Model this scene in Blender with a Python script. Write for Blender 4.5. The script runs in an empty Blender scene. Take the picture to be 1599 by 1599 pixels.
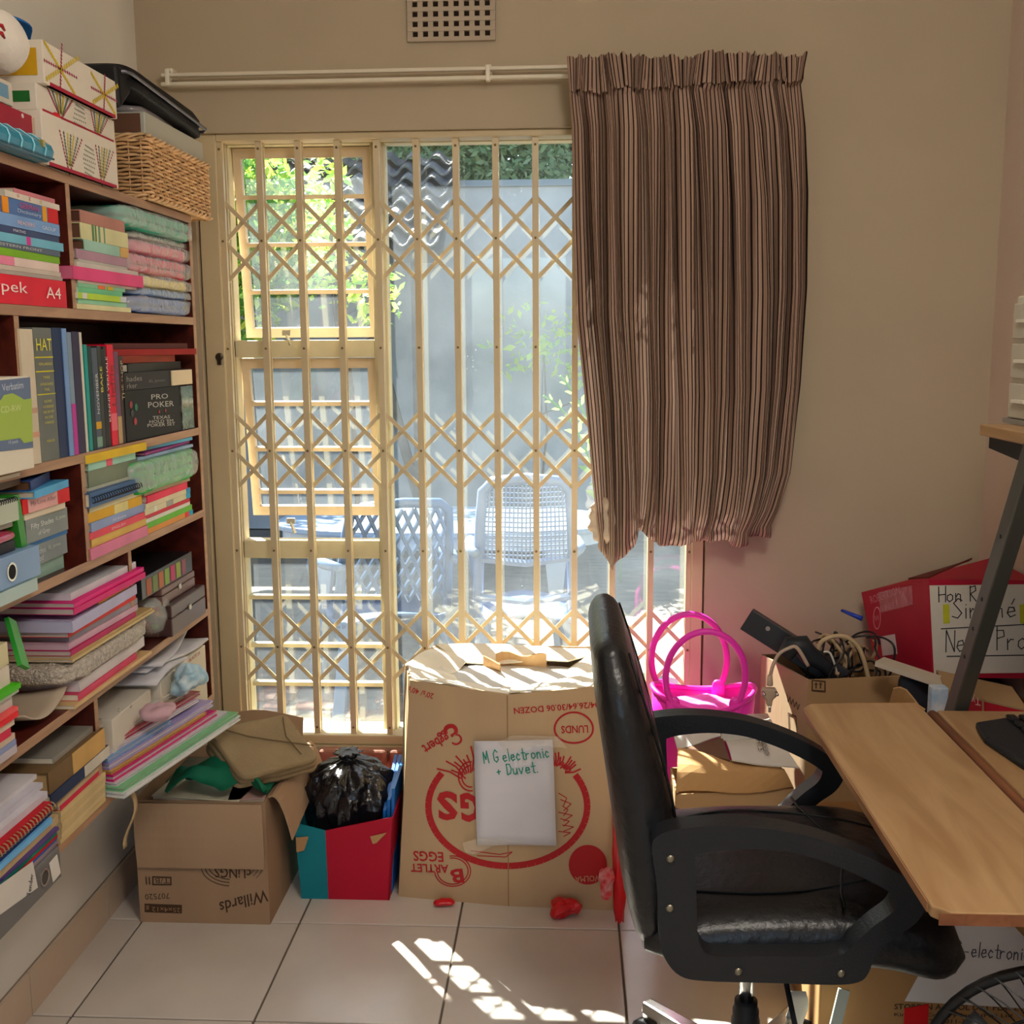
import bpy, bmesh, math, random
from mathutils import Vector, Matrix, noise
random.seed(7)
SC = bpy.context.scene
COL = SC.collection
V = Vector
# ------------------------------------------------------------------ camera
FPX, YAW, PITCH, ROLL, CAMH = 1698.5, 0.0522, 0.1523, -0.0062, 1.4306
_cy, _sy, _cp, _sp = math.cos(YAW), math.sin(YAW), math.cos(PITCH), math.sin(PITCH)
FW = V((-_sy*_cp, _cy*_cp, -_sp)); _r = V((_cy, _sy, 0)); _u = _r.cross(FW)
RT = math.cos(ROLL)*_r + math.sin(ROLL)*_u
UP = -math.sin(ROLL)*_r + math.cos(ROLL)*_u
CP = V((0, 0, CAMH))
cd = bpy.data.cameras.new('camera'); cam = bpy.data.objects.new('camera', cd); COL.objects.link(cam)
cd.sensor_width = 36; cd.lens = FPX/1599*36; cd.clip_start = .02
cam.matrix_world = Matrix(((RT.x, UP.x, -FW.x, CP.x), (RT.y, UP.y, -FW.y, CP.y), (RT.z, UP.z, -FW.z, CP.z), (0, 0, 0, 1)))
SC.camera = cam
# ------------------------------------------------------------------ world, sun, exposure
SUN_AZ, SUN_EL = math.radians(35.5), math.radians(47)
SUN_DIR = V((math.sin(SUN_AZ)*math.cos(SUN_EL), -math.cos(SUN_AZ)*math.cos(SUN_EL), -math.sin(SUN_EL)))   # way the light travels
wd = bpy.data.worlds.new('sky'); SC.world = wd; wd.use_nodes = True
nt = wd.node_tree; nt.nodes.clear()
_o = nt.nodes.new('ShaderNodeOutputWorld'); _b = nt.nodes.new('ShaderNodeBackground'); _s = nt.nodes.new('ShaderNodeTexSky')
_s.sky_type = 'NISHITA'; _s.sun_disc = False; _s.sun_elevation = SUN_EL; _s.sun_rotation = math.atan2(-SUN_DIR.x, -SUN_DIR.y)
_s.air_density = 1.0; _s.dust_density = 1.5
_b.inputs['Strength'].default_value = 0.42
nt.links.new(_s.outputs[0], _b.inputs[0]); nt.links.new(_b.outputs[0], _o.inputs[0])
sd = bpy.data.lights.new('sun', 'SUN'); sun = bpy.data.objects.new('sun', sd); COL.objects.link(sun)
sd.energy = 40.0; sd.angle = math.radians(.6); sd.color = (1, .95, .86)
sun.rotation_euler = SUN_DIR.to_track_quat('-Z', 'Y').to_euler(); sun.location = (-4, 8, 8)
SC.view_settings.view_transform = 'Standard'; SC.view_settings.look = 'None'
SC.view_settings.exposure = 0.45; SC.view_settings.gamma = 1.0; SC.view_settings.use_curve_mapping = False
SC.cycles.use_denoising = True
SC.cycles.max_bounces = 10; SC.cycles.transparent_max_bounces = 24; SC.cycles.diffuse_bounces = 5
SC.cycles.sample_clamp_indirect = 40; SC.cycles.caustics_reflective = False; SC.cycles.caustics_refractive = False
# ------------------------------------------------------------------ pixel <-> place
def ray(px, py): return FW + RT*((px-799.5)/FPX) - UP*((py-799.5)/FPX)
def onX(px, py, X): d = ray(px, py); return CP + d*(X/d.x)
def onY(px, py, Y): d = ray(px, py); return CP + d*(Y/d.y)
def onZ(px, py, Z): d = ray(px, py); return CP + d*((Z-CAMH)/d.z)
def onP(px, py, p0, n): d = ray(px, py); return CP + d*((V(p0)-CP).dot(n)/d.dot(n))
def proj(p):
    d = V(p)-CP; k = d.dot(FW); return (799.5+FPX*d.dot(RT)/k, 799.5-FPX*d.dot(UP)/k)
def Yat(u, X, z):                       # depth of a point on plane x=X, height z that shows at column u
    k = (u-799.5)/FPX; a = RT - FW*k
    return -(a.x*X + a.z*(z-CAMH))/a.y
def Xat(u, Y, z):
    k = (u-799.5)/FPX; a = RT - FW*k
    return -(a.y*Y + a.z*(z-CAMH))/a.x
# ------------------------------------------------------------------ materials
def lin(c):
    if isinstance(c, str):
        c = c.lstrip('#'); c = [int(c[i:i+2], 16)/255 for i in (0, 2, 4)]
        c = [x/12.92 if x <= .04045 else ((x+.055)/1.055)**2.4 for x in c]
    return (c[0], c[1], c[2], 1)
_MC = {}
def mat(col, rough=.6, spec=.3, metal=0, var=0, vscale=8, bump=0, bscale=60, alpha=1, trans=0, coat=0, emit=0, stretch=None, col2=None, sheen=0, sub=0, key=None):
    k = (str(col), rough, spec, metal, var, vscale, bump, bscale, alpha, trans, coat, emit, str(stretch), str(col2), sheen, sub)
    if k in _MC: return _MC[k]
    m = bpy.data.materials.new('material'); m.use_nodes = True; _MC[k] = m
    t = m.node_tree; p = t.nodes['Principled BSDF']
    p.inputs['Base Color'].default_value = lin(col); p.inputs['Roughness'].default_value = rough
    p.inputs['Specular IOR Level'].default_value = spec; p.inputs['Metallic'].default_value = metal
    p.inputs['Alpha'].default_value = alpha; p.inputs['Transmission Weight'].default_value = trans
    p.inputs['Coat Weight'].default_value = coat
    if sheen: p.inputs['Sheen Weight'].default_value = sheen
    if sub: p.inputs['Subsurface Weight'].default_value = sub; p.inputs['Subsurface Radius'].default_value = (.02, .02, .02)
    if emit: p.inputs['Emission Color'].default_value = lin(col); p.inputs['Emission Strength'].default_value = emit
    if var or bump or col2:
        tc = t.nodes.new('ShaderNodeTexCoord'); mp = t.nodes.new('ShaderNodeMapping')
        if stretch: mp.inputs['Scale'].default_value = stretch
        t.links.new(tc.outputs['Object'], mp.inputs[0])
    if var or col2:
        n = t.nodes.new('ShaderNodeTexNoise'); n.inputs['Scale'].default_value = vscale; n.inputs['Detail'].default_value = 5
        t.links.new(mp.outputs[0], n.inputs['Vector'])
        r = t.nodes.new('ShaderNodeValToRGB'); c = lin(col); r.color_ramp.elements[0].position = .32; r.color_ramp.elements[1].position = .68
        if col2: r.color_ramp.elements[0].color = c; r.color_ramp.elements[1].color = lin(col2)
        else:
            r.color_ramp.elements[0].color = tuple(x*(1-var) for x in c[:3])+(1,); r.color_ramp.elements[1].color = tuple(min(1, x*(1+var)) for x in c[:3])+(1,)
        t.links.new(n.outputs['Fac'], r.inputs[0]); t.links.new(r.outputs[0], p.inputs['Base Color'])
    if bump:
        n2 = t.nodes.new('ShaderNodeTexNoise'); n2.inputs['Scale'].default_value = bscale; n2.inputs['Detail'].default_value = 4
        t.links.new(mp.outputs[0], n2.inputs['Vector'])
        b = t.nodes.new('ShaderNodeBump'); b.inputs['Strength'].default_value = bump; b.inputs['Distance'].default_value = .01
        t.links.new(n2.outputs['Fac'], b.inputs['Height']); t.links.new(b.outputs[0], p.inputs['Normal'])
    return m
def paper(col): return mat(col, .75, .2, var=.06, vscale=6)
def satur(col, k):
    c = lin(col); g = .3*c[0]+.59*c[1]+.11*c[2]; return tuple(max(.004, min(1, g+(x-g)*k)) for x in c[:3])
def cover(col): return mat(satur(col, 1.3), .5, .22, var=.12, vscale=9)
def card(col='#ab8b69'): return mat(col, .85, .12, var=.07, vscale=5, bump=.06, bscale=90, stretch=(1, 1, .15))
def film_mat(tint='#eef4f4', cov=.34, key=''):
    k = ('film', tint, cov)
    if k in _MC: return _MC[k]
    m = bpy.data.materials.new('clear_film'); m.use_nodes = True; _MC[k] = m; t = m.node_tree
    p = t.nodes['Principled BSDF']; p.inputs['Base Color'].default_value = lin(tint); p.inputs['Roughness'].default_value = .08
    p.inputs['Specular IOR Level'].default_value = .8
    tr = t.nodes.new('ShaderNodeBsdfTransparent'); mx = t.nodes.new('ShaderNodeMixShader')
    n = t.nodes.new('ShaderNodeTexNoise'); n.inputs['Scale'].default_value = 22; n.inputs['Detail'].default_value = 3
    b = t.nodes.new('ShaderNodeBump'); b.inputs['Strength'].default_value = .9; b.inputs['Distance'].default_value = .02
    tc = t.nodes.new('ShaderNodeTexCoord'); t.links.new(tc.outputs['Object'], n.inputs['Vector'])
    t.links.new(n.outputs['Fac'], b.inputs['Height']); t.links.new(b.outputs[0], p.inputs['Normal'])
    mx.inputs[0].default_value = cov
    t.links.new(tr.outputs[0], mx.inputs[1]); t.links.new(p.outputs[0], mx.inputs[2]); t.links.new(mx.outputs[0], t.nodes['Material Output'].inputs[0])
    return m
def wood_mat(c1, c2, axis='Y', rough=.4, scale=9, coat=0):
    k = ('wood', c1, c2, axis, rough, scale, coat)
    if k in _MC: return _MC[k]
    m = bpy.data.materials.new('wood'); m.use_nodes = True; _MC[k] = m; t = m.node_tree; p = t.nodes['Principled BSDF']
    tc = t.nodes.new('ShaderNodeTexCoord'); mp = t.nodes.new('ShaderNodeMapping')
    mp.inputs['Scale'].default_value = {'X': (.12, 1, 1), 'Y': (1, .12, 1), 'Z': (1, 1, .12)}[axis]
    t.links.new(tc.outputs['Object'], mp.inputs[0])
    n = t.nodes.new('ShaderNodeTexNoise'); n.inputs['Scale'].default_value = scale*3; n.inputs['Detail'].default_value = 7; n.inputs['Distortion'].default_value = 1.2
    t.links.new(mp.outputs[0], n.inputs['Vector'])
    r = t.nodes.new('ShaderNodeValToRGB'); r.color_ramp.elements[0].position = .35; r.color_ramp.elements[1].position = .65
    r.color_ramp.elements[0].color = lin(c1); r.color_ramp.elements[1].color = lin(c2)
    t.links.new(n.outputs['Fac'], r.inputs[0]); t.links.new(r.outputs[0], p.inputs['Base Color'])
    p.inputs['Roughness'].default_value = rough; p.inputs['Coat Weight'].default_value = coat; p.inputs['Specular IOR Level'].default_value = .35
    return m
# ------------------------------------------------------------------ objects
ORG = {}
def tag(o, label=None, cat=None, group=None, kind=None):
    if label: o['label'] = label
    if cat: o['category'] = cat
    if group: o['group'] = group
    if kind: o['kind'] = kind
    return o
def thing(name, label, cat, org, group=None, kind=None):
    o = bpy.data.objects.new(name, None); COL.objects.link(o); o.location = org; o.empty_display_size = .05
    ORG[o.name] = V(org); return tag(o, label, cat, group, kind)
class MB:
    def __init__(s): s.v = []; s.f = []; s.uv = []
    def add(s, vs, fs, uvs=None, T=None):
        o = len(s.v)
        for p in vs: s.v.append(T @ V(p) if T is not None else V(p))
        for k, f in enumerate(fs):
            s.f.append(tuple(i+o for i in f)); s.uv.append(uvs[k] if uvs else None)
        return s
    def hexa(s, P, T=None):           # bottom 0-3 counter-clockwise seen from above, top 4-7
        return s.add(P, [(3, 2, 1, 0), (4, 5, 6, 7), (0, 1, 5, 4), (1, 2, 6, 5), (2, 3, 7, 6), (3, 0, 4, 7)], None, T)
    def box(s, lo, hi, T=None):
        a, b = [min(x, y) for x, y in zip(lo, hi)], [max(x, y) for x, y in zip(lo, hi)]
        return s.hexa([(a[0], a[1], a[2]), (b[0], a[1], a[2]), (b[0], b[1], a[2]), (a[0], b[1], a[2]), (a[0], a[1], b[2]), (b[0], a[1], b[2]), (b[0], b[1], b[2]), (a[0], b[1], b[2])], T)
    def bar(s, a, b, w, d, up=(0, 0, 1)):   # square bar between two points
        a, b = V(a), V(b); t = (b-a).normalized(); x = t.cross(V(up))
        if x.length < 1e-4: x = t.cross(V((1, 0, 0)))
        x.normalize(); y = x.cross(t); x = x*(w/2); y = y*(d/2)
        return s.hexa([a-x-y, a+x-y, a+x+y, a-x+y, b-x-y, b+x-y, b+x+y, b-x+y])
    def prism(s, poly, n, off=0):     # extrude a 3D polygon along vector n
        n = V(n); k = len(poly); P = [V(p)+n*off for p in poly]
        vs = P+[p+n for p in P]
        fs = [tuple(range(k))[::-1], tuple(range(k, 2*k))]+[(i, (i+1) % k, k+(i+1) % k, k+i) for i in range(k)]
        return s.add(vs, fs)
    def ring(s, outer, inner, n):     # frame between two polygons of equal length, extruded
        n = V(n); k = len(outer); O = [V(p) for p in outer]; I = [V(p) for p in inner]
        vs = O+I+[p+n for p in O]+[p+n for p in I]; fs = []
        for i in range(k):
            j = (i+1) % k
            fs += [(i, j, k+j, k+i)[::-1], (2*k+i, 2*k+j, 3*k+j, 3*k+i), (i, j, 2*k+j, 2*k+i), (k+j, k+i, 3*k+i, 3*k+j)]
        return s.add(vs, fs)
    def tube(s, pts, r, seg=8, closed=False, caps=True):
        P = [V(p) for p in pts]; n = len(P); vs = []; fs = []
        rr = r if isinstance(r, (list, tuple)) else [r]*n
        nrm = None
        for i in range(n):
            a = P[(i-1) % n] if (closed or i > 0) else P[i]; b = P[(i+1) % n] if (closed or i < n-1) else P[i]
            t = (b-a).normalized() if (b-a).length > 1e-9 else V((0, 0, 1))
            if nrm is None:
                nrm = t.orthogonal().normalized()
            nrm = (nrm - t*nrm.dot(t)); nrm = nrm.normalized() if nrm.length > 1e-6 else t.orthogonal().normalized()
            bn = t.cross(nrm)
            for k in range(seg):
                an = 2*math.pi*k/seg; vs.append(P[i]+(nrm*math.cos(an)+bn*math.sin(an))*rr[i])
        for i in range(n if closed else n-1):
            j = (i+1) % n
            for k in range(seg):
                l = (k+1) % seg; fs.append((i*seg+k, i*seg+l, j*seg+l, j*seg+k))
        if not closed and caps: fs += [tuple(range(seg))[::-1], tuple((n-1)*seg+k for k in range(seg))]
        return s.add(vs, fs)
    def lathe(s, prof, c, seg=20, ax=(0, 0, 1), caps=True):
        ax = V(ax).normalized(); x = ax.orthogonal().normalized(); y = ax.cross(x); c = V(c); vs = []; fs = []
        for r, h in prof:
            for k in range(seg):
                an = 2*math.pi*k/seg; vs.append(c+ax*h+(x*math.cos(an)+y*math.sin(an))*r)
        n = len(prof)
        for i in range(n-1):
            for k in range(seg):
                l = (k+1) % seg; fs.append((i*seg+k, i*seg+l, (i+1)*seg+l, (i+1)*seg+k))
        if caps: fs += [tuple(range(seg))[::-1], tuple((n-1)*seg+k for k in range(seg))]
        return s.add(vs, fs)
    def grid(s, fn, nu, nv, uv=True, closeu=False):   # fn(u,v) -> point
        vs = [fn(i/nu, j/nv) for j in range(nv+1) for i in range(nu+1)]; fs = []; us = []
        for j in range(nv):
            for i in range(nu):
                a = j*(nu+1)+i; fs.append((a, a+1, a+nu+2, a+nu+1))
                us.append([(i/nu, j/nv), ((i+1)/nu, j/nv), ((i+1)/nu, (j+1)/nv), (i/nu, (j+1)/nv)])
        return s.add(vs, fs, us if uv else None)
    def sheet(s, fn, nu, nv, th):                    # a thin bent sheet with real thickness
        P = [[V(fn(i/nu, j/nv)) for i in range(nu+1)] for j in range(nv+1)]; vs = []; N = (nu+1)*(nv+1)
        top = []
        for j in range(nv+1):
            for i in range(nu+1):
                a = P[j][min(i+1, nu)]-P[j][max(i-1, 0)]; b = P[min(j+1, nv)][i]-P[max(j-1, 0)][i]
                n = a.cross(b); n = n.normalized() if n.length > 1e-12 else V((0, 0, 1))
                vs.append(P[j][i]+n*th/2); top.append(P[j][i]-n*th/2)
        vs += top; fs = []; q = nu+1
        for j in range(nv):
            for i in range(nu):
                a = j*q+i; fs += [(a, a+1, a+q+1, a+q), (N+a+q, N+a+q+1, N+a+1, N+a)]
        for i in range(nu):
            fs += [(i+1, i, N+i, N+i+1), (nv*q+i, nv*q+i+1, N+nv*q+i+1, N+nv*q+i)]
        for j in range(nv):
            fs += [(j*q, (j+1)*q, N+(j+1)*q, N+j*q), ((j+1)*q+nu, j*q+nu, N+j*q+nu, N+(j+1)*q+nu)]
        return s.add(vs, fs)
    def soft(s, lo, hi, amp=.004, freq=14, seed=0, e=.35, nu=28, nv=14, T=None):   # soft rounded wrinkled slab
        c = [(a+b)/2 for a, b in zip(lo, hi)]; h = [abs(b-a)/2 for a, b in zip(lo, hi)]
        sg = lambda x, k: math.copysign(abs(x)**k, x); vs = []; fs = []
        for j in range(nv+1):
            ph = -math.pi/2+math.pi*j/nv
            for i in range(nu):
                th = 2*math.pi*i/nu
                d = V((sg(math.cos(ph), e)*sg(math.cos(th), e), sg(math.cos(ph), e)*sg(math.sin(th), e), sg(math.sin(ph), e*1.3)))
                p = V((c[0]+h[0]*d.x, c[1]+h[1]*d.y, c[2]+h[2]*d.z))
                nz = noise.noise(p*freq+V((seed*3.1, seed*1.7, seed)))+.5*noise.noise(p*freq*2.3+V((seed, 9, 4)))
                vs.append(p+d.normalized()*nz*amp)
        for j in range(nv):
            for i in range(nu):
                k = (i+1) % nu; fs.append((j*nu+i, j*nu+k, (j+1)*nu+k, (j+1)*nu+i))
        return s.add(vs, fs, None, T)
    def build(s, name, m, parent=None, org=None, smooth=False, label=None, cat=None, group=None, kind=None, bevel=0, bseg=2, fix=True):
        if parent is not None: o0 = ORG[parent.name]
        elif org is not None: o0 = V(org)
        else:
            xs = [p.x for p in s.v]; ys = [p.y for p in s.v]; zs = [p.z for p in s.v]
            o0 = V(((min(xs)+max(xs))/2, (min(ys)+max(ys))/2, min(zs)))
        me = bpy.data.meshes.new(name); me.from_pydata([p-o0 for p in s.v], [], s.f)
        if any(u is not None for u in s.uv):
            l = me.uv_layers.new(name='UVMap'); k = 0
            for u, f in zip(s.uv, s.f):
                for q in range(len(f)):
                    l.data[k].uv = u[q] if u else (0, 0); k += 1
        if fix:
            bm = bmesh.new(); bm.from_mesh(me); bmesh.ops.recalc_face_normals(bm, faces=bm.faces); bm.to_mesh(me); bm.free()
        if smooth: me.polygons.foreach_set('use_smooth', [True]*len(me.polygons))
        me.materials.append(m); me.update()
        o = bpy.data.objects.new(name, me); COL.objects.link(o)
        if parent is not None: o.parent = parent
        else: o.location = o0
        ORG[o.name] = o0
        if bevel:
            b = o.modifiers.new('bevel', 'BEVEL'); b.width = bevel; b.segments = bseg; b.limit_method = 'ANGLE'; b.angle_limit = math.radians(40)
        return tag(o, label, cat, group, kind)
def crv(P, k=5):          # smooth curve through the points
    P = [V(p) for p in P]; out = []; n = len(P)
    for i in range(n-1):
        a, b, c, d = P[max(i-1, 0)], P[i], P[i+1], P[min(i+2, n-1)]
        for q in range(k):
            t = q/k; out.append(.5*((2*b)+(c-a)*t+(2*a-5*b+4*c-d)*t*t+(3*b-a-3*c+d)*t**3))
    return out+[P[-1]]
def Tz(c, deg, tilt=(0, 0)):           # turn about a point
    c = V(c); return Matrix.Translation(c) @ Matrix.Rotation(math.radians(deg), 4, 'Z') @ Matrix.Rotation(math.radians(tilt[0]), 4, 'X') @ Matrix.Rotation(math.radians(tilt[1]), 4, 'Y') @ Matrix.Translation(-c)
def struct(mb, name, m, **k): return mb.build(name, m, kind='structure', **k)
def text(s, parent, a, b, h, p0, n, m, name='lettering', lift=.0008, bold=0, shear=0):
    """flat printed lettering on the plane (p0,n): baseline from pixel a to pixel b, height h pixels"""
    n = V(n).normalized(); A = onP(a[0], a[1], p0, n); B = onP(b[0], b[1], p0, n); R = (B-A); L = R.length; R.normalize(); U = n.cross(R)
    q0 = proj(A); q1 = proj(A+U*.02); ppm = math.hypot(q1[0]-q0[0], q1[1]-q0[1])/.02
    return text3(s, parent, A, R, U, L, h/ppm, m, name, lift, bold, shear)
def text3(s, parent, A, R, U, L, H, m, name='lettering', lift=.0008, bold=0, shear=0):
    A, R, U = V(A), V(R).normalized(), V(U).normalized(); n = R.cross(U)
    cu = bpy.data.curves.new('t', 'FONT'); cu.body = s; cu.size = 1; cu.resolution_u = 2; cu.offset = bold; cu.shear = shear
    to = bpy.data.objects.new('t', cu); COL.objects.link(to)
    dg = bpy.context.evaluated_depsgraph_get(); me = bpy.data.meshes.new_from_object(to.evaluated_get(dg))
    bpy.data.objects.remove(to); bpy.data.curves.remove(cu)
    if not me.vertices: return None
    x0 = min(v.co.x for v in me.vertices); x1 = max(v.co.x for v in me.vertices); y0 = min(v.co.y for v in me.vertices); y1 = max(v.co.y for v in me.vertices)
    o0 = ORG[parent.name]
    for v in me.vertices:
        v.co = A-o0+R*((v.co.x-x0)/(x1-x0)*L)+U*((v.co.y-y0)/(y1-y0)*H)+n*lift
    me.name = name; me.materials.append(m); o = bpy.data.objects.new(name, me); COL.objects.link(o); o.parent = parent; ORG[o.name] = o0
    return o
HW = {'H': [[(0, 1), (.05, 0)], [(.5, 1), (.52, 0)], [(0, .45), (.52, .5)]], 'o': [[(.25, .5), (.05, .4), (.03, .15), (.2, 0), (.42, .15), (.42, .4), (.25, .5)]],
 'n': [[(.03, .5), (.05, 0)], [(.05, .3), (.2, .5), (.36, .42), (.4, 0)]], 'R': [[(.05, 1), (.08, 0)], [(.02, .95), (.4, .95), (.45, .7), (.08, .5), (.5, 0)]],
 'e': [[(.05, .25), (.42, .3), (.36, .5), (.12, .48), (.04, .2), (.2, 0), (.45, .1)]], 'S': [[(.5, .9), (.3, 1), (.08, .8), (.3, .55), (.5, .3), (.3, .02), (.02, .12)]],
 'i': [[(.1, .5), (.12, 0)], [(.1, .68), (.11, .72)]], 'm': [[(.03, .5), (.05, 0)], [(.05, .3), (.16, .5), (.26, .4), (.28, 0)], [(.28, .3), (.4, .5), (.5, .4), (.52, 0)]],
 'N': [[(.03, 0), (.05, 1), (.5, 0), (.52, 1)]], 'd': [[(.4, .42), (.2, .5), (.04, .25), (.2, 0), (.4, .15)], [(.4, 1), (.43, 0)]], 'P': [[(.05, 1), (.06, 0)], [(.02, .95), (.4, .95), (.45, .65), (.06, .5)]],
 'r': [[(.03, .5), (.05, 0)], [(.05, .3), (.2, .48), (.36, .45)]], 'f': [[(.4, .9), (.25, 1), (.18, .8), (.2, 0)], [(.02, .5), (.38, .52)]], 'M': [[(.02, 0), (.08, .9), (.28, .3), (.48, .95), (.55, 0)]],
 'G': [[(.5, .85), (.3, 1), (.06, .7), (.08, .2), (.3, 0), (.52, .2), (.5, .42), (.3, .42)]], 'l': [[(.1, 1), (.12, 0)]], 'c': [[(.4, .4), (.2, .5), (.04, .25), (.2, 0), (.42, .1)]],
 't': [[(.2, .9), (.22, .05), (.36, 0)], [(.02, .55), (.4, .58)]], 'D': [[(.06, 0), (.05, .95), (.35, .85), (.48, .5), (.35, .1), (.06, 0)]], 'u': [[(.04, .5), (.08, .05), (.25, 0), (.4, .2), (.4, .5)], [(.4, .3), (.43, 0)]],
 'v': [[(.02, .5), (.2, 0), (.4, .5)]], '+': [[(.05, .3), (.4, .32)], [(.22, .5), (.22, .1)]], '.': [[(.08, .02), (.12, .05)]], '-': [[(.05, .28), (.35, .3)]], 'T': [[(.02, .95), (.5, 1)], [(.26, .97), (.27, 0)]], 'é': [[(.05, .25), (.42, .3), (.36, .5), (.12, .48), (.04, .2), (.2, 0), (.45, .1)], [(.25, .65), (.38, .9)]], 'a': [[(.4, .42), (.2, .5), (.04, .25), (.2, 0), (.4, .15)], [(.4, .5), (.44, 0)]], 'C': [[(.5, .85), (.3, 1), (.06, .7), (.08, .2), (.3, 0), (.52, .15)]]}
def hand(s, parent, a, b, h, p0, n, m, w=.0022, name='handwriting'):
    """felt-pen writing: flat ribbons on the plane, baseline from pixel a to b, capital height h pixels"""
    n = V(n).normalized(); A = onP(a[0], a[1], p0, n); B = onP(b[0], b[1], p0, n); R = B-A; L = R.length; R.normalize(); U = n.cross(R)
    q0 = proj(A); q1 = proj(A+U*.02); H = h/(math.hypot(q1[0]-q0[0], q1[1]-q0[1])/.02)
    adv = {'i': .28, 'l': .28, '.': .25, ' ': .4, 'm': .66, 'M': .7, 't': .46}
    tot = sum(adv.get(c, .6) for c in s); x = 0; mb = MB(); rnd = random.Random(len(s))
    for c in s:
        for st in HW.get(c, []):
            pts = [A+R*((x+px)/tot*L)+U*(py*H*(.94+.12*rnd.random()))+n*.0007 for px, py in st]
            for k in range(len(pts)-1):
                t = (pts[k+1]-pts[k]); 
                if t.length < 1e-6: t = R*.001
                e = t.normalized()*w*.4; sd_ = n.cross(t).normalized()*w/2
                mb.add([pts[k]-e-sd_, pts[k+1]+e-sd_, pts[k+1]+e+sd_, pts[k]-e+sd_], [(0, 1, 2, 3)])
        x += adv.get(c, .6)
    return mb.build(name, m, parent)
# ------------------------------------------------------------------ the room
XL, XR, YW, YR, ZC = -1.1696, 1.1455, 3.042, -1.6, 2.62
plaster = mat('#b3a58e', .9, .15, var=.035, vscale=2.2, bump=.10, bscale=28)  # back wall colour darkened for its backlit shade; left wall kept lighter
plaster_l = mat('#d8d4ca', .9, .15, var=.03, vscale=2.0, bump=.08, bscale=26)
o_l = onY(318, 600, YW).x; o_r = onY(1099, 1000, YW).x; o_t = onY(600, 203, YW).z; o_b = onY(540, 1166, YW).z
WO = 3.26                                   # outer face of the window wall
b = MB(); b.box((XL-.2, YW, -.1), (o_l, WO, ZC)); b.box((o_r, YW, -.1), (XR+.2, WO, ZC)); b.box((o_l, YW, o_t), (o_r, WO, ZC)); b.box((o_l, YW, -.1), (o_r, WO, o_b))
struct(b, 'wall_back', plaster, org=(0, YW, 0))
b = MB(); b.box((XL-.2, YR-.2, -.1), (XL, YW, ZC)); struct(b, 'wall_left', plaster_l, org=(XL, 0, 0))
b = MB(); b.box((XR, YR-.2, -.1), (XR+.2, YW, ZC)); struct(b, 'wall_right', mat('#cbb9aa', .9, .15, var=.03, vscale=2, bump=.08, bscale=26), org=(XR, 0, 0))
# unseen wall behind the camera; window opening added to let sky light in
b = MB(); b.box((XL, YR-.2, -.1), (-.75, YR, ZC)); b.box((.75, YR-.2, -.1), (XR, YR, ZC)); b.box((-.75, YR-.2, 2.1), (.75, YR, ZC)); b.box((-.75, YR-.2, -.1), (.75, YR, .5))
struct(b, 'wall_rear', plaster, org=(0, YR, 0))
b = MB(); b.box((XL-.2, YR-.2, ZC), (XR+.2, WO, ZC+.1)); struct(b, 'ceiling', mat('#e6e1d6', .9, .1), org=(0, 0, ZC))
# floor: grout bed with single tiles
b = MB(); b.box((XL-.2, YR-.2, -.1), (XR+.2, WO, -.004)); floor = struct(b, 'floor', mat('#6b6259', .95, .1), org=(0, 0, 0))
tile_m = mat('#d0c8be', .24, .55, var=.09, vscale=3.2, bump=.05, bscale=9)
TX, TY, T = -1.0722, 2.5108, .4
tile_cache = {}
for i in range(-1, 7):
    for j in range(-11, 3):
        x0, x1, y0, y1 = max(TX+i*T, XL)+.0025, min(TX+(i+1)*T, XR)-.0025, max(TY+(j-1)*T, YR)+.0025, min(TY+j*T, YW)-.0025
        if x1-x0 < .01 or y1-y0 < .01: continue
        k = (round(x1-x0, 3), round(y1-y0, 3)); 
        if k in tile_cache:
            o = tile_cache[k].copy(); COL.objects.link(o); o.location = ((x0+x1)/2, (y0+y1)/2, 0); continue
        w, d = (x1-x0)/2, (y1-y0)/2; bb = MB(); bb.box((-w, -d, -.008), (w, d, 0)); o = bb.build('tile', tile_m, floor, bevel=.0015, bseg=1)
        o.location = ((x0+x1)/2, (y0+y1)/2, 0); tile_cache[k] = o
b = MB(); b.box((XL, YR, 0), (XL+.004, YW, .100)); bl = struct(b, 'baseboard_left', mat('#8d8374', .9), org=(XL, 0, 0))
sk_m = mat('#c6b19a', .35, .4, var=.08, vscale=4)
for j in range(-10, 3):
    y0, y1 = max(TY+(j-1)*T, YR)+.0015, min(TY+j*T, YW)-.0015
    if y1-y0 < .02: continue
    MB().box((XL+.002, y0, 0), (XL+.011, y1, .099)).build('skirting_tile', sk_m, bl)
b = MB(); b.box((o_r+.02, YW-.012, 0), (XR, YW, .09)); struct(b, 'baseboard_back', sk_m)
b = MB(); b.box((XR-.012, YR, 0), (XR, YW-.012, .09)); struct(b, 'baseboard_right', sk_m)
# frame of the added rear window
b = MB(); b.ring([(-.75, YR-.1, .5), (.75, YR-.1, .5), (.75, YR-.1, 2.1), (-.75, YR-.1, 2.1)], [(-.7, YR-.1, .55), (.7, YR-.1, .55), (.7, YR-.1, 2.05), (-.7, YR-.1, 2.05)], (0, .05, 0)); b.box((-.02, YR-.1, .55), (.02, YR-.05, 2.05))
struct(b, 'added_window_2', mat('#e8e2d0', .5))
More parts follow.
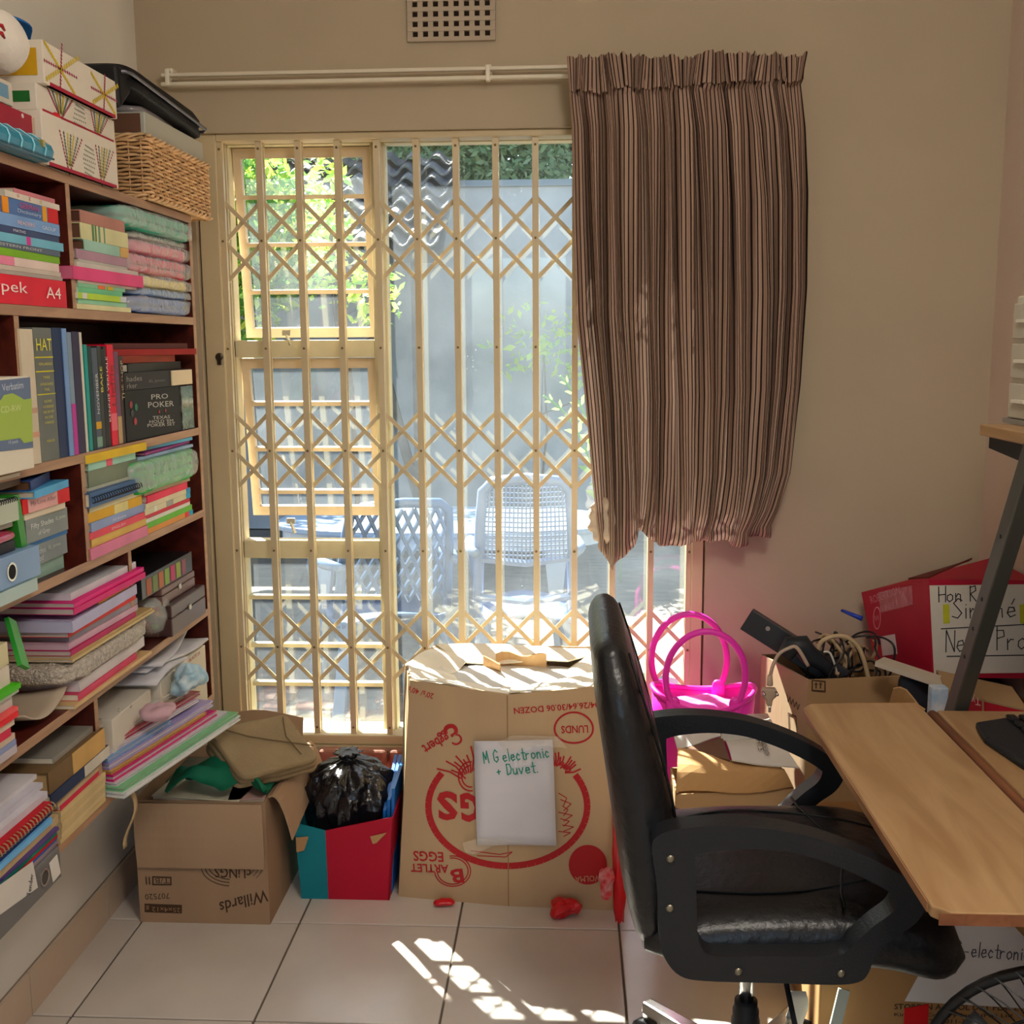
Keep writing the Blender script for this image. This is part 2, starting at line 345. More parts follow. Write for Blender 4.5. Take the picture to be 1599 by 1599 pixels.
# unseen ceiling lamp, added to fill the room with light
lamp = thing('fill_lamp', 'unseen white globe lamp added to fill the room with light', 'lamp', (0.35, .7, ZC-.16))
MB().lathe([(.06, .16), (.06, .13), (.02, .12), (.02, .08)], (0.35, .7, ZC-.16), 16).build('ceiling_rose', mat('#e8e4da', .5), lamp, smooth=True)
MB().lathe([(.01, 0), (.07, .01), (.1, .045), (.1, .065), (.06, .1), (.01, .105)], (0.35, .7, ZC-.19), 20).build('glass_globe', mat('#fff0dc', .5, emit=6.0), lamp, smooth=True)
ld = bpy.data.lights.new('fill_light', 'POINT'); lo = bpy.data.objects.new('fill_light', ld); COL.objects.link(lo); ld.energy = 34; ld.color = (1, .93, .84); ld.shadow_soft_size = .18; lo.location = (.35, .7, ZC-.34)  # fill light of the added lamp
# ------------------------------------------------------------------ window frame and glass behind the gate
GY = 3.088; KG = GY/3.0223
gx = lambda i: (-.9429+.1067*i)*KG
gz = lambda z: CAMH+(z-CAMH)*KG
FY = 3.15
cream = mat('#d8cba0', .45, .4, var=.08, vscale=7, bump=.05, bscale=40)
cream2 = mat('#cabf9f', .5, .35, var=.10, vscale=9, bump=.08, bscale=30)
win = thing('window_1', 'cream steel window frame with glazed panes behind the security gate', 'window', (0, FY, o_b)); win['kind'] = 'structure'; del win['category']
def fz(v): return onY(480, v, FY).z
def fx(u, v=600): return onY(u, v, FY).x
xl, xm0, xm1, xr = fx(352, 225), fx(588, 600), fx(606, 600), o_r-.01
zt, zb = fz(222), fz(1136)
def fbar(lo, hi, n='frame_bar', m=cream2): return MB().box(lo, hi).build(n, m, win, bevel=.003)
fbar((o_l, FY-.02, o_b), (xl+.012, FY+.03, o_t), 'frame_jamb'); fbar((xr-.02, FY-.02, o_b), (o_r, FY+.03, o_t), 'frame_jamb')
fbar((xl, FY-.02, zt-.01), (xr, FY+.03, o_t), 'frame_head'); fbar((xl, FY-.02, o_b), (xr, FY+.03, zb), 'frame_sill')
fbar((xm0, FY-.02, zb), (xm1+.008, FY+.03, zt), 'mullion')
t1a, t1b, t2a, t2b = fz(558), fz(531), fz(870), fz(842)
fbar((xl, FY-.02, t1a), (xm0, FY+.03, t1b), 'transom'); fbar((xl, FY-.02, t2a), (xm0, FY+.03, t2b), 'transom')
def glass_mat():
    m = bpy.data.materials.new('dusty_glass'); m.use_nodes = True; t = m.node_tree; t.nodes.remove(t.nodes['Principled BSDF'])
    out = t.nodes['Material Output']; tr = t.nodes.new('ShaderNodeBsdfTransparent'); tr.inputs[0].default_value = (.93, .97, .97, 1)
    gl = t.nodes.new('ShaderNodeBsdfGlossy'); gl.inputs['Roughness'].default_value = .02
    df = t.nodes.new('ShaderNodeBsdfTranslucent'); df.inputs[0].default_value = (.72, .80, .86, 1)
    lw0 = t.nodes.new('ShaderNodeLayerWeight'); lw0.inputs[0].default_value = .5; lw = t.nodes.new('ShaderNodeMapRange'); lw.inputs[1].default_value = 0; lw.inputs[2].default_value = 1; lw.inputs[3].default_value = .055; lw.inputs[4].default_value = .45; t.links.new(lw0.outputs['Facing'], lw.inputs[0])
    m1 = t.nodes.new('ShaderNodeMixShader'); m2 = t.nodes.new('ShaderNodeMixShader')
    tc = t.nodes.new('ShaderNodeTexCoord')
    n1 = t.nodes.new('ShaderNodeTexNoise'); n1.inputs['Scale'].default_value = 5; n1.inputs['Detail'].default_value = 6
    n2 = t.nodes.new('ShaderNodeTexVoronoi'); n2.inputs['Scale'].default_value = 60
    r1 = t.nodes.new('ShaderNodeMapRange'); r1.inputs[1].default_value = .3; r1.inputs[2].default_value = .8; r1.inputs[3].default_value = .010; r1.inputs[4].default_value = .036
    r2 = t.nodes.new('ShaderNodeMapRange'); r2.inputs[1].default_value = .05; r2.inputs[2].default_value = .12; r2.inputs[3].default_value = .12; r2.inputs[4].default_value = 0
    n3 = t.nodes.new('ShaderNodeTexNoise'); n3.inputs['Scale'].default_value = 9; r3 = t.nodes.new('ShaderNodeMapRange'); r3.inputs[1].default_value = .55; r3.inputs[2].default_value = .65
    mu = t.nodes.new('ShaderNodeMath'); mu.operation = 'MULTIPLY'; ad = t.nodes.new('ShaderNodeMath'); ad.operation = 'ADD'
    for n in (n1, n2, n3): t.links.new(tc.outputs['Object'], n.inputs['Vector'])
    L = t.links.new
    L(n1.outputs['Fac'], r1.inputs[0]); L(n2.outputs['Distance'], r2.inputs[0]); L(n3.outputs['Fac'], r3.inputs[0])
    L(r2.outputs[0], mu.inputs[0]); L(r3.outputs[0], mu.inputs[1]); L(r1.outputs[0], ad.inputs[0]); L(mu.outputs[0], ad.inputs[1])
    L(ad.outputs[0], m1.inputs[0]); L(tr.outputs[0], m1.inputs[1]); L(df.outputs[0], m1.inputs[2])
    L(lw.outputs[0], m2.inputs[0]); L(m1.outputs[0], m2.inputs[1]); L(gl.outputs[0], m2.inputs[2]); L(m2.outputs[0], out.inputs[0])
    return m
glass = glass_mat()
def pane(lo, hi, T=None): return MB().box(lo, hi, T).build('pane', glass, win)
pane((xm1+.004, FY+.004, zb), (xr-.016, FY+.009, zt-.006))
# lower fixed light with glazing bars
def light(z0, z1, bars, T=None, casement=False, m=cream2):
    x0, x1 = xl+.008, xm0; y0 = FY+.0 if not casement else FY+.012
    if casement:
        w = .028
        fr = MB().ring([T @ V(p) for p in ((x0+.006, y0, z0), (x1-.004, y0, z0), (x1-.004, y0, z1), (x0+.006, y0, z1))], [T @ V(p) for p in ((x0+w, y0, z0+w), (x1-w, y0, z0+w), (x1-w, y0, z1-w), (x0+w, y0, z1-w))], T.to_3x3() @ V((0, .022, 0))).build('casement_frame', m, win)
        x0, x1, z0, z1 = x0+w, x1-w, z0+w, z1-w
    zs = [z0]+sorted(bars)+[z1]
    for a, c in zip(zs[:-1], zs[1:]): pane((x0, y0+.008, a+.001), (x1, y0+.011, c-.001), T)
    for z in bars: MB().box((x0, y0-.002, z-.006), (x1, y0+.02, z+.006), T).build('glazing_bar', m, win)
light(zb, t2a, [fz(933), fz(1008), fz(1068)])
Tt = Tz((0, FY+.012, zt-.012), 0, (7, 0)); light(t1b+.004, zt-.012, [fz(306), fz(381), fz(456)], Tt, True, mat('#d3bea2', .5, .3, var=.1))
Tt = Tz((0, FY+.012, t1a-.004), 0, (7, 0)); light(fz(812), t1a-.004, [fz(632), fz(705), fz(774)], Tt, True, mat('#d3bea2', .5, .3, var=.1))
# casement stays (little latch handles)
for u, v in ((448, 522), (455, 815)):
    p = onY(u, v, FY-.004); b = MB(); b.box((p.x-.012, FY-.012, p.z-.004), (p.x+.012, FY-.004, p.z+.012)); b.bar((p.x, FY-.01, p.z), (p.x+.014, FY-.02, p.z-.03), .008, .005)
    b.build('casement_latch', mat('#c9c2ae', .35, .5, metal=.5), win)
# brick sill under the window
sillb = thing('trim_1', 'row of reddish rounded bricks under the window', 'sill', (0, YW, o_b-.05)); sillb['kind'] = 'structure'; del sillb['category']
xx = o_l-.02; brick_m = mat('#95695a', .8, .2, var=.2, vscale=14, bump=.3, bscale=50)
while xx < o_r:
    MB().box((xx, YW-.028, o_b-.052), (min(xx+.105, o_r+.02)-.006, YW+.08, o_b-.001)).build('brick', brick_m, sillb, bevel=.012, bseg=3); xx += .105
# ------------------------------------------------------------------ security gate
gate = thing('security_gate', 'cream folding trellis security gate across the window', 'gate', (gx(6), GY, o_b))
g1 = mat('#cdbc99', .42, .45, var=.05, vscale=6); g2 = mat('#c8b793', .45, .4, var=.05, vscale=6)
gt, gb = onY(600, 219, GY).z, onY(500, 1142, GY).z
MB().box((o_l+.004, GY-.028, o_b), (gx(0)-.006, GY+.028, o_t), ).build('jamb', g2, gate, bevel=.003)
MB().box((gx(12)+.006, GY-.028, o_b), (o_r-.004, GY+.028, o_t)).build('jamb', g2, gate, bevel=.003)
MB().box((gx(0)-.006, GY-.03, gt), (gx(12)+.006, GY+.03, o_t)).build('top_track', g2, gate, bevel=.004)
MB().box((gx(0)-.006, GY-.03, o_b), (gx(12)+.006, GY+.03, gb)).build('bottom_track', g2, gate, bevel=.004)
riv_m = mat('#7d6a45', .4, .5, metal=.6)
rz = [gz(z) for z in (1.7157, 1.4252, 1.1409, .8565, .5738)]
src = None
for i in range(13):
    x = gx(i)
    if src is None:
        b = MB(); b.box((x-.0085, GY-.017, gb-.002), (x+.0085, GY-.011, gt+.002)); b.box((x-.0085, GY+.011, gb-.002), (x+.0085, GY+.017, gt+.002)); b.box((x-.0085, GY-.011, gb), (x-.0065, GY+.017, gt)) if False else None
        b.box((x-.0085, GY-.011, gb+.0), (x-.006, GY-.003, gt)); b.box((x+.006, GY-.011, gb), (x+.0085, GY-.003, gt))
        src = b.build('upright', g1, gate)
        o = src
    else:
        o = src.copy(); COL.objects.link(o); o.location.x = x-gx(0)
    for z in rz+[gt-.02, gb+.02]:
        if i == 0 and z == rz[0]:
            rs = MB().lathe([(.0035, 0), (.0035, .002), (.001, .003)], (x, GY-.017, z), 8, (0, -1, 0)).build('rivet', riv_m, gate); continue
        r_ = rs.copy(); COL.objects.link(r_); r_.location = (x-gx(0), 0, z-rz[0])
hb = .1067*KG
for z, dz in ((rz[0], .112), (rz[2], .112), (rz[4], .112)):
    for i in range(0, 13):
        for sgn in (1, -1):
            ia, ib = max(i-1, 0), min(i+1, 12)
            y = GY-.005 if sgn > 0 else GY+.004
            a = V((gx(ia), y, z+sgn*dz*(i-ia))); c = V((gx(ib), y, z-sgn*dz*(ib-i)))
            MB().bar(a, c, .0115, .004, (0, 1, 0)).build('lattice_strip', g1, gate)
p = onY(351, 557, GY); b = MB(); b.lathe([(.011, 0), (.011, .004), (.006, .006)], (p.x-.006, GY-.028, p.z), 14, (0, -1, 0)); b.box((p.x-.011, GY-.036, p.z-.022), (p.x-.001, GY-.028, p.z))
b.build('lock', mat('#4b4136', .35, .5, metal=.7), gate)
# ------------------------------------------------------------------ air vent, rail, curtain
va, vb = onY(640, -14, YW), onY(770, 61, YW)
vent = thing('air_vent', 'white square-holed air vent brick high above the window', 'vent', (va.x, YW, vb.z))
vm = mat('#b5a794', .8, .15); nx_, nz_ = 8, 5; w = (vb.x-va.x)/nx_; h = (va.z-vb.z)/nz_
MB().box((va.x, YW-.004, vb.z), (vb.x, YW-.001, va.z)).build('dark_back', mat('#2a1d14', .9), vent)
for k in range(nx_+1): MB().box((va.x+k*w-w*.25, YW-.012, vb.z), (va.x+k*w+w*.25, YW-.003, va.z)).build('vertical_bar', vm, vent)
for k in range(nz_+1): MB().box((va.x-w*.25, YW-.014, vb.z+k*h-h*.22), (vb.x+w*.25, YW-.003, vb.z+k*h+h*.22)).build('horizontal_bar', vm, vent)
rl = thing('curtain_rail', 'double white plastic curtain track above the window', 'curtain rail', (0, YW-.04, onY(600, 115, YW-.05).z))
rm = mat('#d8d0bd', .4, .45)
for dv in (0, 14):
    a = onY(252, 118+dv, YW-.05); c = onY(1250, 97+dv, YW-.05); MB().bar(a, c, .016, .010, (0, 0, 1)).build('track', rm, rl, bevel=.003)
for u in (262, 762, 1235):
    p = onY(u, 112 if u < 700 else 106, YW-.05); b = MB(); b.box((p.x-.006, YW-.060, p.z-.034), (p.x+.006, YW-.04, p.z+.006)); b.box((p.x-.009, YW-.04, p.z-.012), (p.x+.009, YW, p.z+.012)); b.build('bracket', mat('#e2dccb', .35, .4, alpha=1), rl, bevel=.003)
CY = YW-.115
Lp = [(885, 92), (889, 150), (893, 200), (895, 350), (900, 500), (915, 640), (924, 740), (930, 800), (935, 838)]
Rp = [(1254, 88), (1250, 130), (1258, 200), (1263, 300), (1262, 450), (1252, 600), (1236, 740), (1218, 800), (1205, 835)]
def lerp_path(P, t):
    k = t*(len(P)-1); i = min(int(k), len(P)-2); f = k-i
    return P[i][0]+(P[i+1][0]-P[i][0])*f, P[i][1]+(P[i+1][1]-P[i][1])*f
def cur_pt(s, t, NF=13):
    # t: 0 top .. 1 lowest point of the front; s across
    tt = min(max((t-.115)/.885, 0), 1)
    lu, lv = lerp_path(Lp, t); ru, rv = lerp_path(Rp, t)
    sw = s+.02*noise.noise(V((s*6, tt*1.2, 4)))+.013*math.sin(s*23+2.5*tt)*(.4+tt)+.010*math.sin(s*51-4*tt+1)+.03*tt*math.sin(s*7.5+1+1.8*tt)
    edge = min(1, s*9, (1-s)*9)
    s2 = s+(sw-s)*edge
    u = lu+(ru-lu)*s2; v = lv+(rv-lv)*s2
    v += 10*noise.noise(V((s*9, 3, 0)))*(1-min(t*9, 1))
    lobes = -14+40*math.exp(-((s-.10)/.10)**2)+6*math.exp(-((s-.55)/.16)**2)+8*math.exp(-((s-.82)/.09)**2)-14*math.exp(-((s-.28)/.035)**2)-8*math.exp(-((s-.70)/.03)**2)
    v += lobes*max(0, (t-.6)/.4)**2
    ph = s*NF*2*math.pi
    amp = (.010+.022*min(1, tt*3))*(1-.72*tt**2)
    d = amp*(.6+1.0*abs(noise.noise(V((s*5, tt*.8, 7)))))*1.25*(math.sin(ph+2.2*noise.noise(V((s*4.5, tt*.7, 1)))+.9*math.sin(s*9+2*tt)+1.6*tt*math.sin(s*5))+.45*math.sin(ph*2.1+3*tt+s*4))
    d += .05*math.exp(-((tt-.86)/.2)**2)*math.sin(math.pi*s)**.5
    if t < .125: d = .012*math.sin(ph*1.7+.5)+.006*math.sin(ph*4.1)+.016+.012*math.exp(-((s-.68)/.05)**2)
    p = onY(u, v, CY); return V((p.x, CY-d, p.z))
def cur(s, q):
    # q .. .84 hangs down, then the hem is tucked back up behind
    if q <= .84: return cur_pt(s, q/.84)
    k = (q-.84)/.16; base = cur_pt(s, 1); a = k*math.pi
    return V((base.x+.006*math.sin(s*40)*math.sin(a), base.y+.045*(1-math.cos(a)), base.z-.040*math.sin(a)*(1+.25*math.sin(s*19))+.07*max(0, k-.5)))
def stripe_mat():
    m = bpy.data.materials.new('striped_cloth'); m.use_nodes = True; t = m.node_tree; p = t.nodes['Principled BSDF']; L = t.links.new
    uv = t.nodes.new('ShaderNodeUVMap'); uv.uv_map = 'UVMap'; sx = t.nodes.new('ShaderNodeSeparateXYZ'); L(uv.outputs[0], sx.inputs[0])
    mu = t.nodes.new('ShaderNodeMath'); mu.operation = 'MULTIPLY'; mu.inputs[1].default_value = 84; L(sx.outputs[0], mu.inputs[0])
    fr = t.nodes.new('ShaderNodeMath'); fr.operation = 'FRACT'; L(mu.outputs[0], fr.inputs[0])
    r = t.nodes.new('ShaderNodeValToRGB'); r.color_ramp.interpolation = 'CONSTANT'; e = r.color_ramp.elements
    e[0].position = 0; e[0].color = lin('#ab8f7d'); e[1].position = .70; e[1].color = lin('#2a1c19')
    for ps, c in ((.34, '#97796a'), (.42, '#ab8f7d')): x = e.new(ps); x.color = lin(c)
    L(fr.outputs[0], r.inputs[0]); 
    di = t.nodes.new('ShaderNodeBsdfPrincipled'); di.inputs['Roughness'].default_value = .75; di.inputs['Sheen Weight'].default_value = .2
    tl = t.nodes.new('ShaderNodeBsdfTranslucent'); mx = t.nodes.new('ShaderNodeMixShader'); mx.inputs[0].default_value = .06
    L(r.outputs[0], p.inputs['Base Color']); p.inputs['Roughness'].default_value = .7; p.inputs['Specular IOR Level'].default_value = .25; L(r.outputs[0], tl.inputs[0])
    t.nodes.remove(di)
    L(p.outputs[0], mx.inputs[1]); L(tl.outputs[0], mx.inputs[2]); L(mx.outputs[0], t.nodes['Material Output'].inputs[0])
    return m
cur_m = stripe_mat()
curt = thing('curtain', 'brown striped curtain bunched up beside the window', 'curtain', (cur_pt(.5, 1).x, CY, cur_pt(.5, 1).z))
MB().grid(lambda s, q: cur(s, q), 300, 120).build('curtain_drop', cur_m, curt, smooth=True, fix=False)
def ruff(s, q):
    p = cur_pt(s, .002+.118*q); ph = s*13*2*math.pi
    p.y -= .006+.010*abs(math.sin(s*37+noise.noise(V((s*7, 1, 1)))*2))+(.02 if .62 < s < .76 else 0)*math.sin((s-.62)/.14*math.pi)
    p.z += .010*noise.noise(V((s*90, 5, 2)))*(1-q)+.012*noise.noise(V((s*11, 7, 2)))
    p.x += .010*math.sin(s*26+3)*(q-.3)
    return p
MB().grid(lambda s, q: ruff(s, q), 260, 14).build('gathered_heading', cur_m, curt, smooth=True, fix=False)
# pale lining puffed out at the lower left corner
lc = onY(940, 818, CY); MB().soft((lc.x-.036, CY-.012, lc.z-.06), (lc.x+.05, CY+.035, lc.z+.075), .016, 30, 3, .8, 40, 24).build('lining_puff', mat('#cdb9a0', .7), curt, smooth=True)
# ------------------------------------------------------------------ outside: patio, boundary wall, plants, garden furniture
GZ = -.15
b = MB(); b.box((-12, WO, -.4), (10, 24, GZ-.012)); 
def paver_mat():
    m = bpy.data.materials.new('paving'); m.use_nodes = True; t = m.node_tree; p = t.nodes['Principled BSDF']; L = t.links.new
    tc = t.nodes.new('ShaderNodeTexCoord'); br = t.nodes.new('ShaderNodeTexBrick'); br.inputs['Scale'].default_value = 4.6; br.inputs['Mortar Size'].default_value = .018
    br.inputs['Color1'].default_value = lin('#6a5f54'); br.inputs['Color2'].default_value = lin('#554d46'); br.inputs['Mortar'].default_value = lin('#5d6152')
    L(tc.outputs['Object'], br.inputs['Vector']); L(br.outputs['Color'], p.inputs['Base Color']); p.inputs['Roughness'].default_value = .9
    return m
patio = struct(b, 'patio', paver_mat(), org=(0, 5, GZ))
pm = [mat(c, .9, .15, var=.15, vscale=20) for c in ('#7d5f50', '#74594b', '#80695b', '#6a594d')]
psrc = []
for m_ in pm:
    psrc.append(m_)
n_p = 0; row = 0; y = 3.5; pcache = {}
while n_p < 300:
    x = -1.75+(.055 if row % 2 else 0); xe = .7
    while x < xe and n_p < 300:
        k = random.randrange(4)
        if k not in pcache:
            pcache[k] = MB().box((-.052, -.105/2*.98, -.03), (.052, .105/2*.98, 0)).build('paver', pm[k], patio, bevel=.006, bseg=1); o = pcache[k]
        else: o = pcache[k].copy(); COL.objects.link(o)
        o.location = (x, y, GZ-.004+.004*random.random()); o.rotation_euler.z = random.uniform(-.04, .04); n_p += 1; x += .11
    y += .112; row += 1
WY = 9.3; wz = onY(800, 291, WY).z
b = MB(); b.box((-9, WY, GZ), (9, WY+.22, wz)); gw = struct(b, 'wall_garden', mat('#8a9096', .95, .1, var=.12, vscale=1.4, bump=.25, bscale=18))
b = MB(); b.box((-9, WY-.03, wz), (9, WY+.25, wz+.05)); struct(b, 'trim_2', mat('#9aa0a4', .9, .1))
# neighbour's tiled roof sloping up behind the wall on the left
def leaf_mat(c, tr=.5):
    k = ('leaf', c, tr)
    if k in _MC: return _MC[k]
    m = bpy.data.materials.new('leaf'); m.use_nodes = True; _MC[k] = m; t = m.node_tree; p = t.nodes['Principled BSDF']
    p.inputs['Base Color'].default_value = lin(c); p.inputs['Roughness'].default_value = .5
    tl = t.nodes.new('ShaderNodeBsdfTranslucent'); tl.inputs[0].default_value = lin(c); mx = t.nodes.new('ShaderNodeMixShader'); mx.inputs[0].default_value = tr
    t.links.new(p.outputs[0], mx.inputs[1]); t.links.new(tl.outputs[0], mx.inputs[2]); t.links.new(mx.outputs[0], t.nodes['Material Output'].inputs[0])
    return m
def leaves(mb, c, r, n, size, rnd):
    for _ in range(n):
        d = V((rnd.gauss(0, 1), rnd.gauss(0, 1), rnd.gauss(0, 1))).normalized()*(rnd.random()**.4)
        p = V(c)+V((d.x*r[0], d.y*r[1], d.z*r[2])); s = size*(.6+.8*rnd.random())
        a = V((rnd.gauss(0, 1), rnd.gauss(0, 1), rnd.gauss(0, .7))).normalized(); e = a.orthogonal().normalized(); e = (e*math.cos(_)+a.cross(e)*math.sin(_))
        mb.add([p-a*s, p+e*s*.45+a*s*.1, p+a*s, p-e*s*.45+a*s*.1], [(0, 1, 2, 3)])
rnd = random.Random(3)
def tree(name, label, cat, base, clumps, size, cols, group=None, trunk=.05, top=None):
    t_ = thing(name, label, cat, base, group); tp = V(top) if top else V(clumps[0][0])
    MB().tube([base, V(base).lerp(tp, .5)+V((.05, 0, 0)), tp], [trunk, trunk*.8, trunk*.4], 7).build('trunk', mat('#5a4a3a', .9, .1), t_, smooth=True)
    for c in clumps:
        MB().tube([V(base).lerp(tp, .6), V(base).lerp(V(c[0]), .85), V(c[0])], [trunk*.5, trunk*.35, trunk*.15], 5).build('branch', mat('#5a4a3a', .9, .1), t_)
    for k, col_ in enumerate(cols):
        mb = MB()
        for c, r, n in clumps: leaves(mb, c, r, int(2.6*n)//len(cols), size*.58, rnd)
        mb.build('foliage', leaf_mat(col_), t_, fix=False, kind='stuff')
    return t_
# hedge of dull trees behind the wall, brighter tree at the left
for k, (x, cc, nm) in enumerate(((1.5, ('#7f9a68', '#a3b488'), 'dark green tree behind the garden wall, right of the rest'), (-1.15, ('#7c9a6a', '#a6ba88'), 'olive green tree behind the wall between shelter and middle tree'), (.15, ('#8aa676', '#aebf90'), 'grey green tree behind the middle of the garden wall'), (-2.6, ('#84a26c', '#aec486'), 'mid green tree behind the garden wall beside the shelter roof'))):
    tree('garden_tree', nm, 'tree', (x, WY+1.6, 0), [((x+rnd.uniform(-.25, .25)+(-.5, .5, 0, -.4, .4)[q], WY+1.3+rnd.uniform(-.3, .4), 2.9+q*.32), (.62, .6, .5), 1900) for q in range(5)], .07, cc, trunk=.12)
tree('garden_tree', 'bright yellow green tree seen through the top left panes', 'tree', (-3.0, 7.6, 0), [((-2.75, 7.5, 2.55), (.75, .6, .55), 1500), ((-2.1, 7.7, 2.2), (.5, .5, .55), 900), ((-3.2, 7.6, 1.9), (.7, .6, .6), 1200), ((-2.4, 7.3, 1.6), (.45, .4, .4), 500), ((-3.3, 7.4, 3.1), (.8, .6, .5), 1000)], .075, ('#86b34a', '#c0cf55', '#5f9440'), trunk=.08)
tree('garden_shrub', 'light leafy sapling growing against the garden wall', 'shrub', (-1.35, 6.9, 0), [((-1.5, 6.9, 2.3), (.16, .3, .4), 80), ((-1.22, 6.9, 1.75), (.2, .3, .25), 60), ((-1.5, 6.9, 1.95), (.2, .25, .3), 60)], .07, ('#a6d068', '#c9d855'), trunk=.02)
tree('garden_shrub', 'thin creeper with few leaves on the grey wall', 'shrub', (-.25, 8.9, 0), [((-.2, 8.95, 1.45), (.55, .1, .35), 70), ((.25, 8.95, 1.2), (.3, .1, .2), 24)], .075, ('#a9d36a', '#c3dc50'), trunk=.012)
fern = thing('fern', 'bright green fern frond in front of the garden wall', 'plant', (.35, 7.2, GZ)); mb = MB()
for q in range(7):
    a0 = V((.35, 7.2, .0)); an = -1.2+q*.38; tip = V((.35+math.sin(an)*.55, 7.2-.1, .95+.4*math.cos(an)))
    pts = [a0.lerp(tip, t)+V((0, 0, .25*math.sin(t*3.1))) for t in [i/9 for i in range(10)]]
    MB().tube([V((.35, 7.2, GZ))]+pts, .008, 5).build('stem', leaf_mat('#6f9a45'), fern)
    for i in range(2, 9):
        for sg in (1, -1):
            d = (pts[i+1]-pts[i]); s_ = V((0, 1, 0)).cross(d).normalized()*sg*.12*(1-i/11); mb.add([pts[i], pts[i]+s_*.5+d*.1, pts[i]+s_+d*.6, pts[i]+s_*.5+d*.5], [(0, 1, 2, 3)])
mb.build('frond', leaf_mat('#8fc455'), fern, fix=False)
# tiled shelter roof in front of the garden wall
SY = 8.0
rf = thing('garden_shelter', 'garden shelter with pale wavy roof tiles before the grey wall', 'shelter', (-2.2, SY+.6, GZ))
rm2 = [mat('#6b6763', .8, .2), mat('#57534f', .8, .2)]; ts = [None, None]
for r in range(8):
    for c in range(13):
        x = -3.45+c*.2+(.03 if r % 2 else 0); y = SY+r*.155; z = 2.12+r*.105; k = (r+c) % 2
        if ts[k] is None:
            ts[k] = MB().sheet(lambda u, v: V(((u-.5)*.21, v*.19-.02, .036*math.sin(u*2*math.pi)+v*.07)), 8, 1, .012).build('roof_tile', rm2[k], rf); o = ts[k]
        else: o = ts[k].copy(); COL.objects.link(o)
        o.location = V((x, y, z+.05))
MB().hexa([(-3.65, SY, 2.02), (-.92, SY, 2.02), (-.92, SY+1.25, 2.86), (-3.65, SY+1.25, 2.86), (-3.65, SY, 2.10), (-.92, SY, 2.10), (-.92, SY+1.25, 2.95), (-3.65, SY+1.25, 2.95)]).build('roof_deck', mat('#4a4744', .9), rf)
for x in (-3.5, -1.15): MB().box((x, SY+.05, GZ), (x+.08, SY+.13, 2.06)).build('post', mat('#5a5550', .8), rf)
MB().bar((-1.11, SY+.09, .2), (-1.55, SY+.09, 2.0), .07, .05, (0, 1, 0)).build('brace', mat('#5a5550', .8), rf)
# leaning dark plank against the wall
# --- plastic table and two chairs
plast = mat('#71879c', .35, .45, var=.03); plast_d = mat('#8f9fae', .4, .4)
tz = .72; ta = onZ(455, 815, tz); tb = onZ(900, 795, tz)
tcx, tcy = -.62, 5.38
tz += GZ
tbl = thing('garden_table', 'pale blue oval plastic garden table outside', 'table', (tcx, tcy, GZ))
def oval(a, c, z, n=36, e=.75): 
    return [V((tcx+a*math.copysign(abs(math.cos(2*math.pi*k/n))**e, math.cos(2*math.pi*k/n)), tcy+c*math.copysign(abs(math.sin(2*math.pi*k/n))**e, math.sin(2*math.pi*k/n)), z)) for k in range(n)]
MB().prism(oval(.84, .42, tz-.03), (0, 0, .03)).build('table_top', plast, tbl, bevel=.008)
MB().ring(oval(.81, .39, tz-.09), oval(.79, .37, tz-.09), (0, 0, .06)).build('apron', plast_d, tbl)
MB().lathe([(.03, 0), (.03, .002), (.025, .002)], (tcx+.42, tcy-.05, tz), 14).build('parasol_hole', mat('#39434d', .8), tbl)
for sx in (-1, 1):
    for sy in (-1, 1): MB().hexa([(tcx+sx*.60-.03, tcy+sy*.29-.03, GZ), (tcx+sx*.60+.03, tcy+sy*.29-.03, GZ), (tcx+sx*.60+.03, tcy+sy*.29+.03, GZ), (tcx+sx*.60-.03, tcy+sy*.29+.03, GZ), (tcx+sx*.55-.05, tcy+sy*.26-.04, tz-.04), (tcx+sx*.55+.05, tcy+sy*.26-.04, tz-.04), (tcx+sx*.55+.05, tcy+sy*.26+.04, tz-.04), (tcx+sx*.55-.05, tcy+sy*.26+.04, tz-.04)]).build('leg', plast_d, tbl)
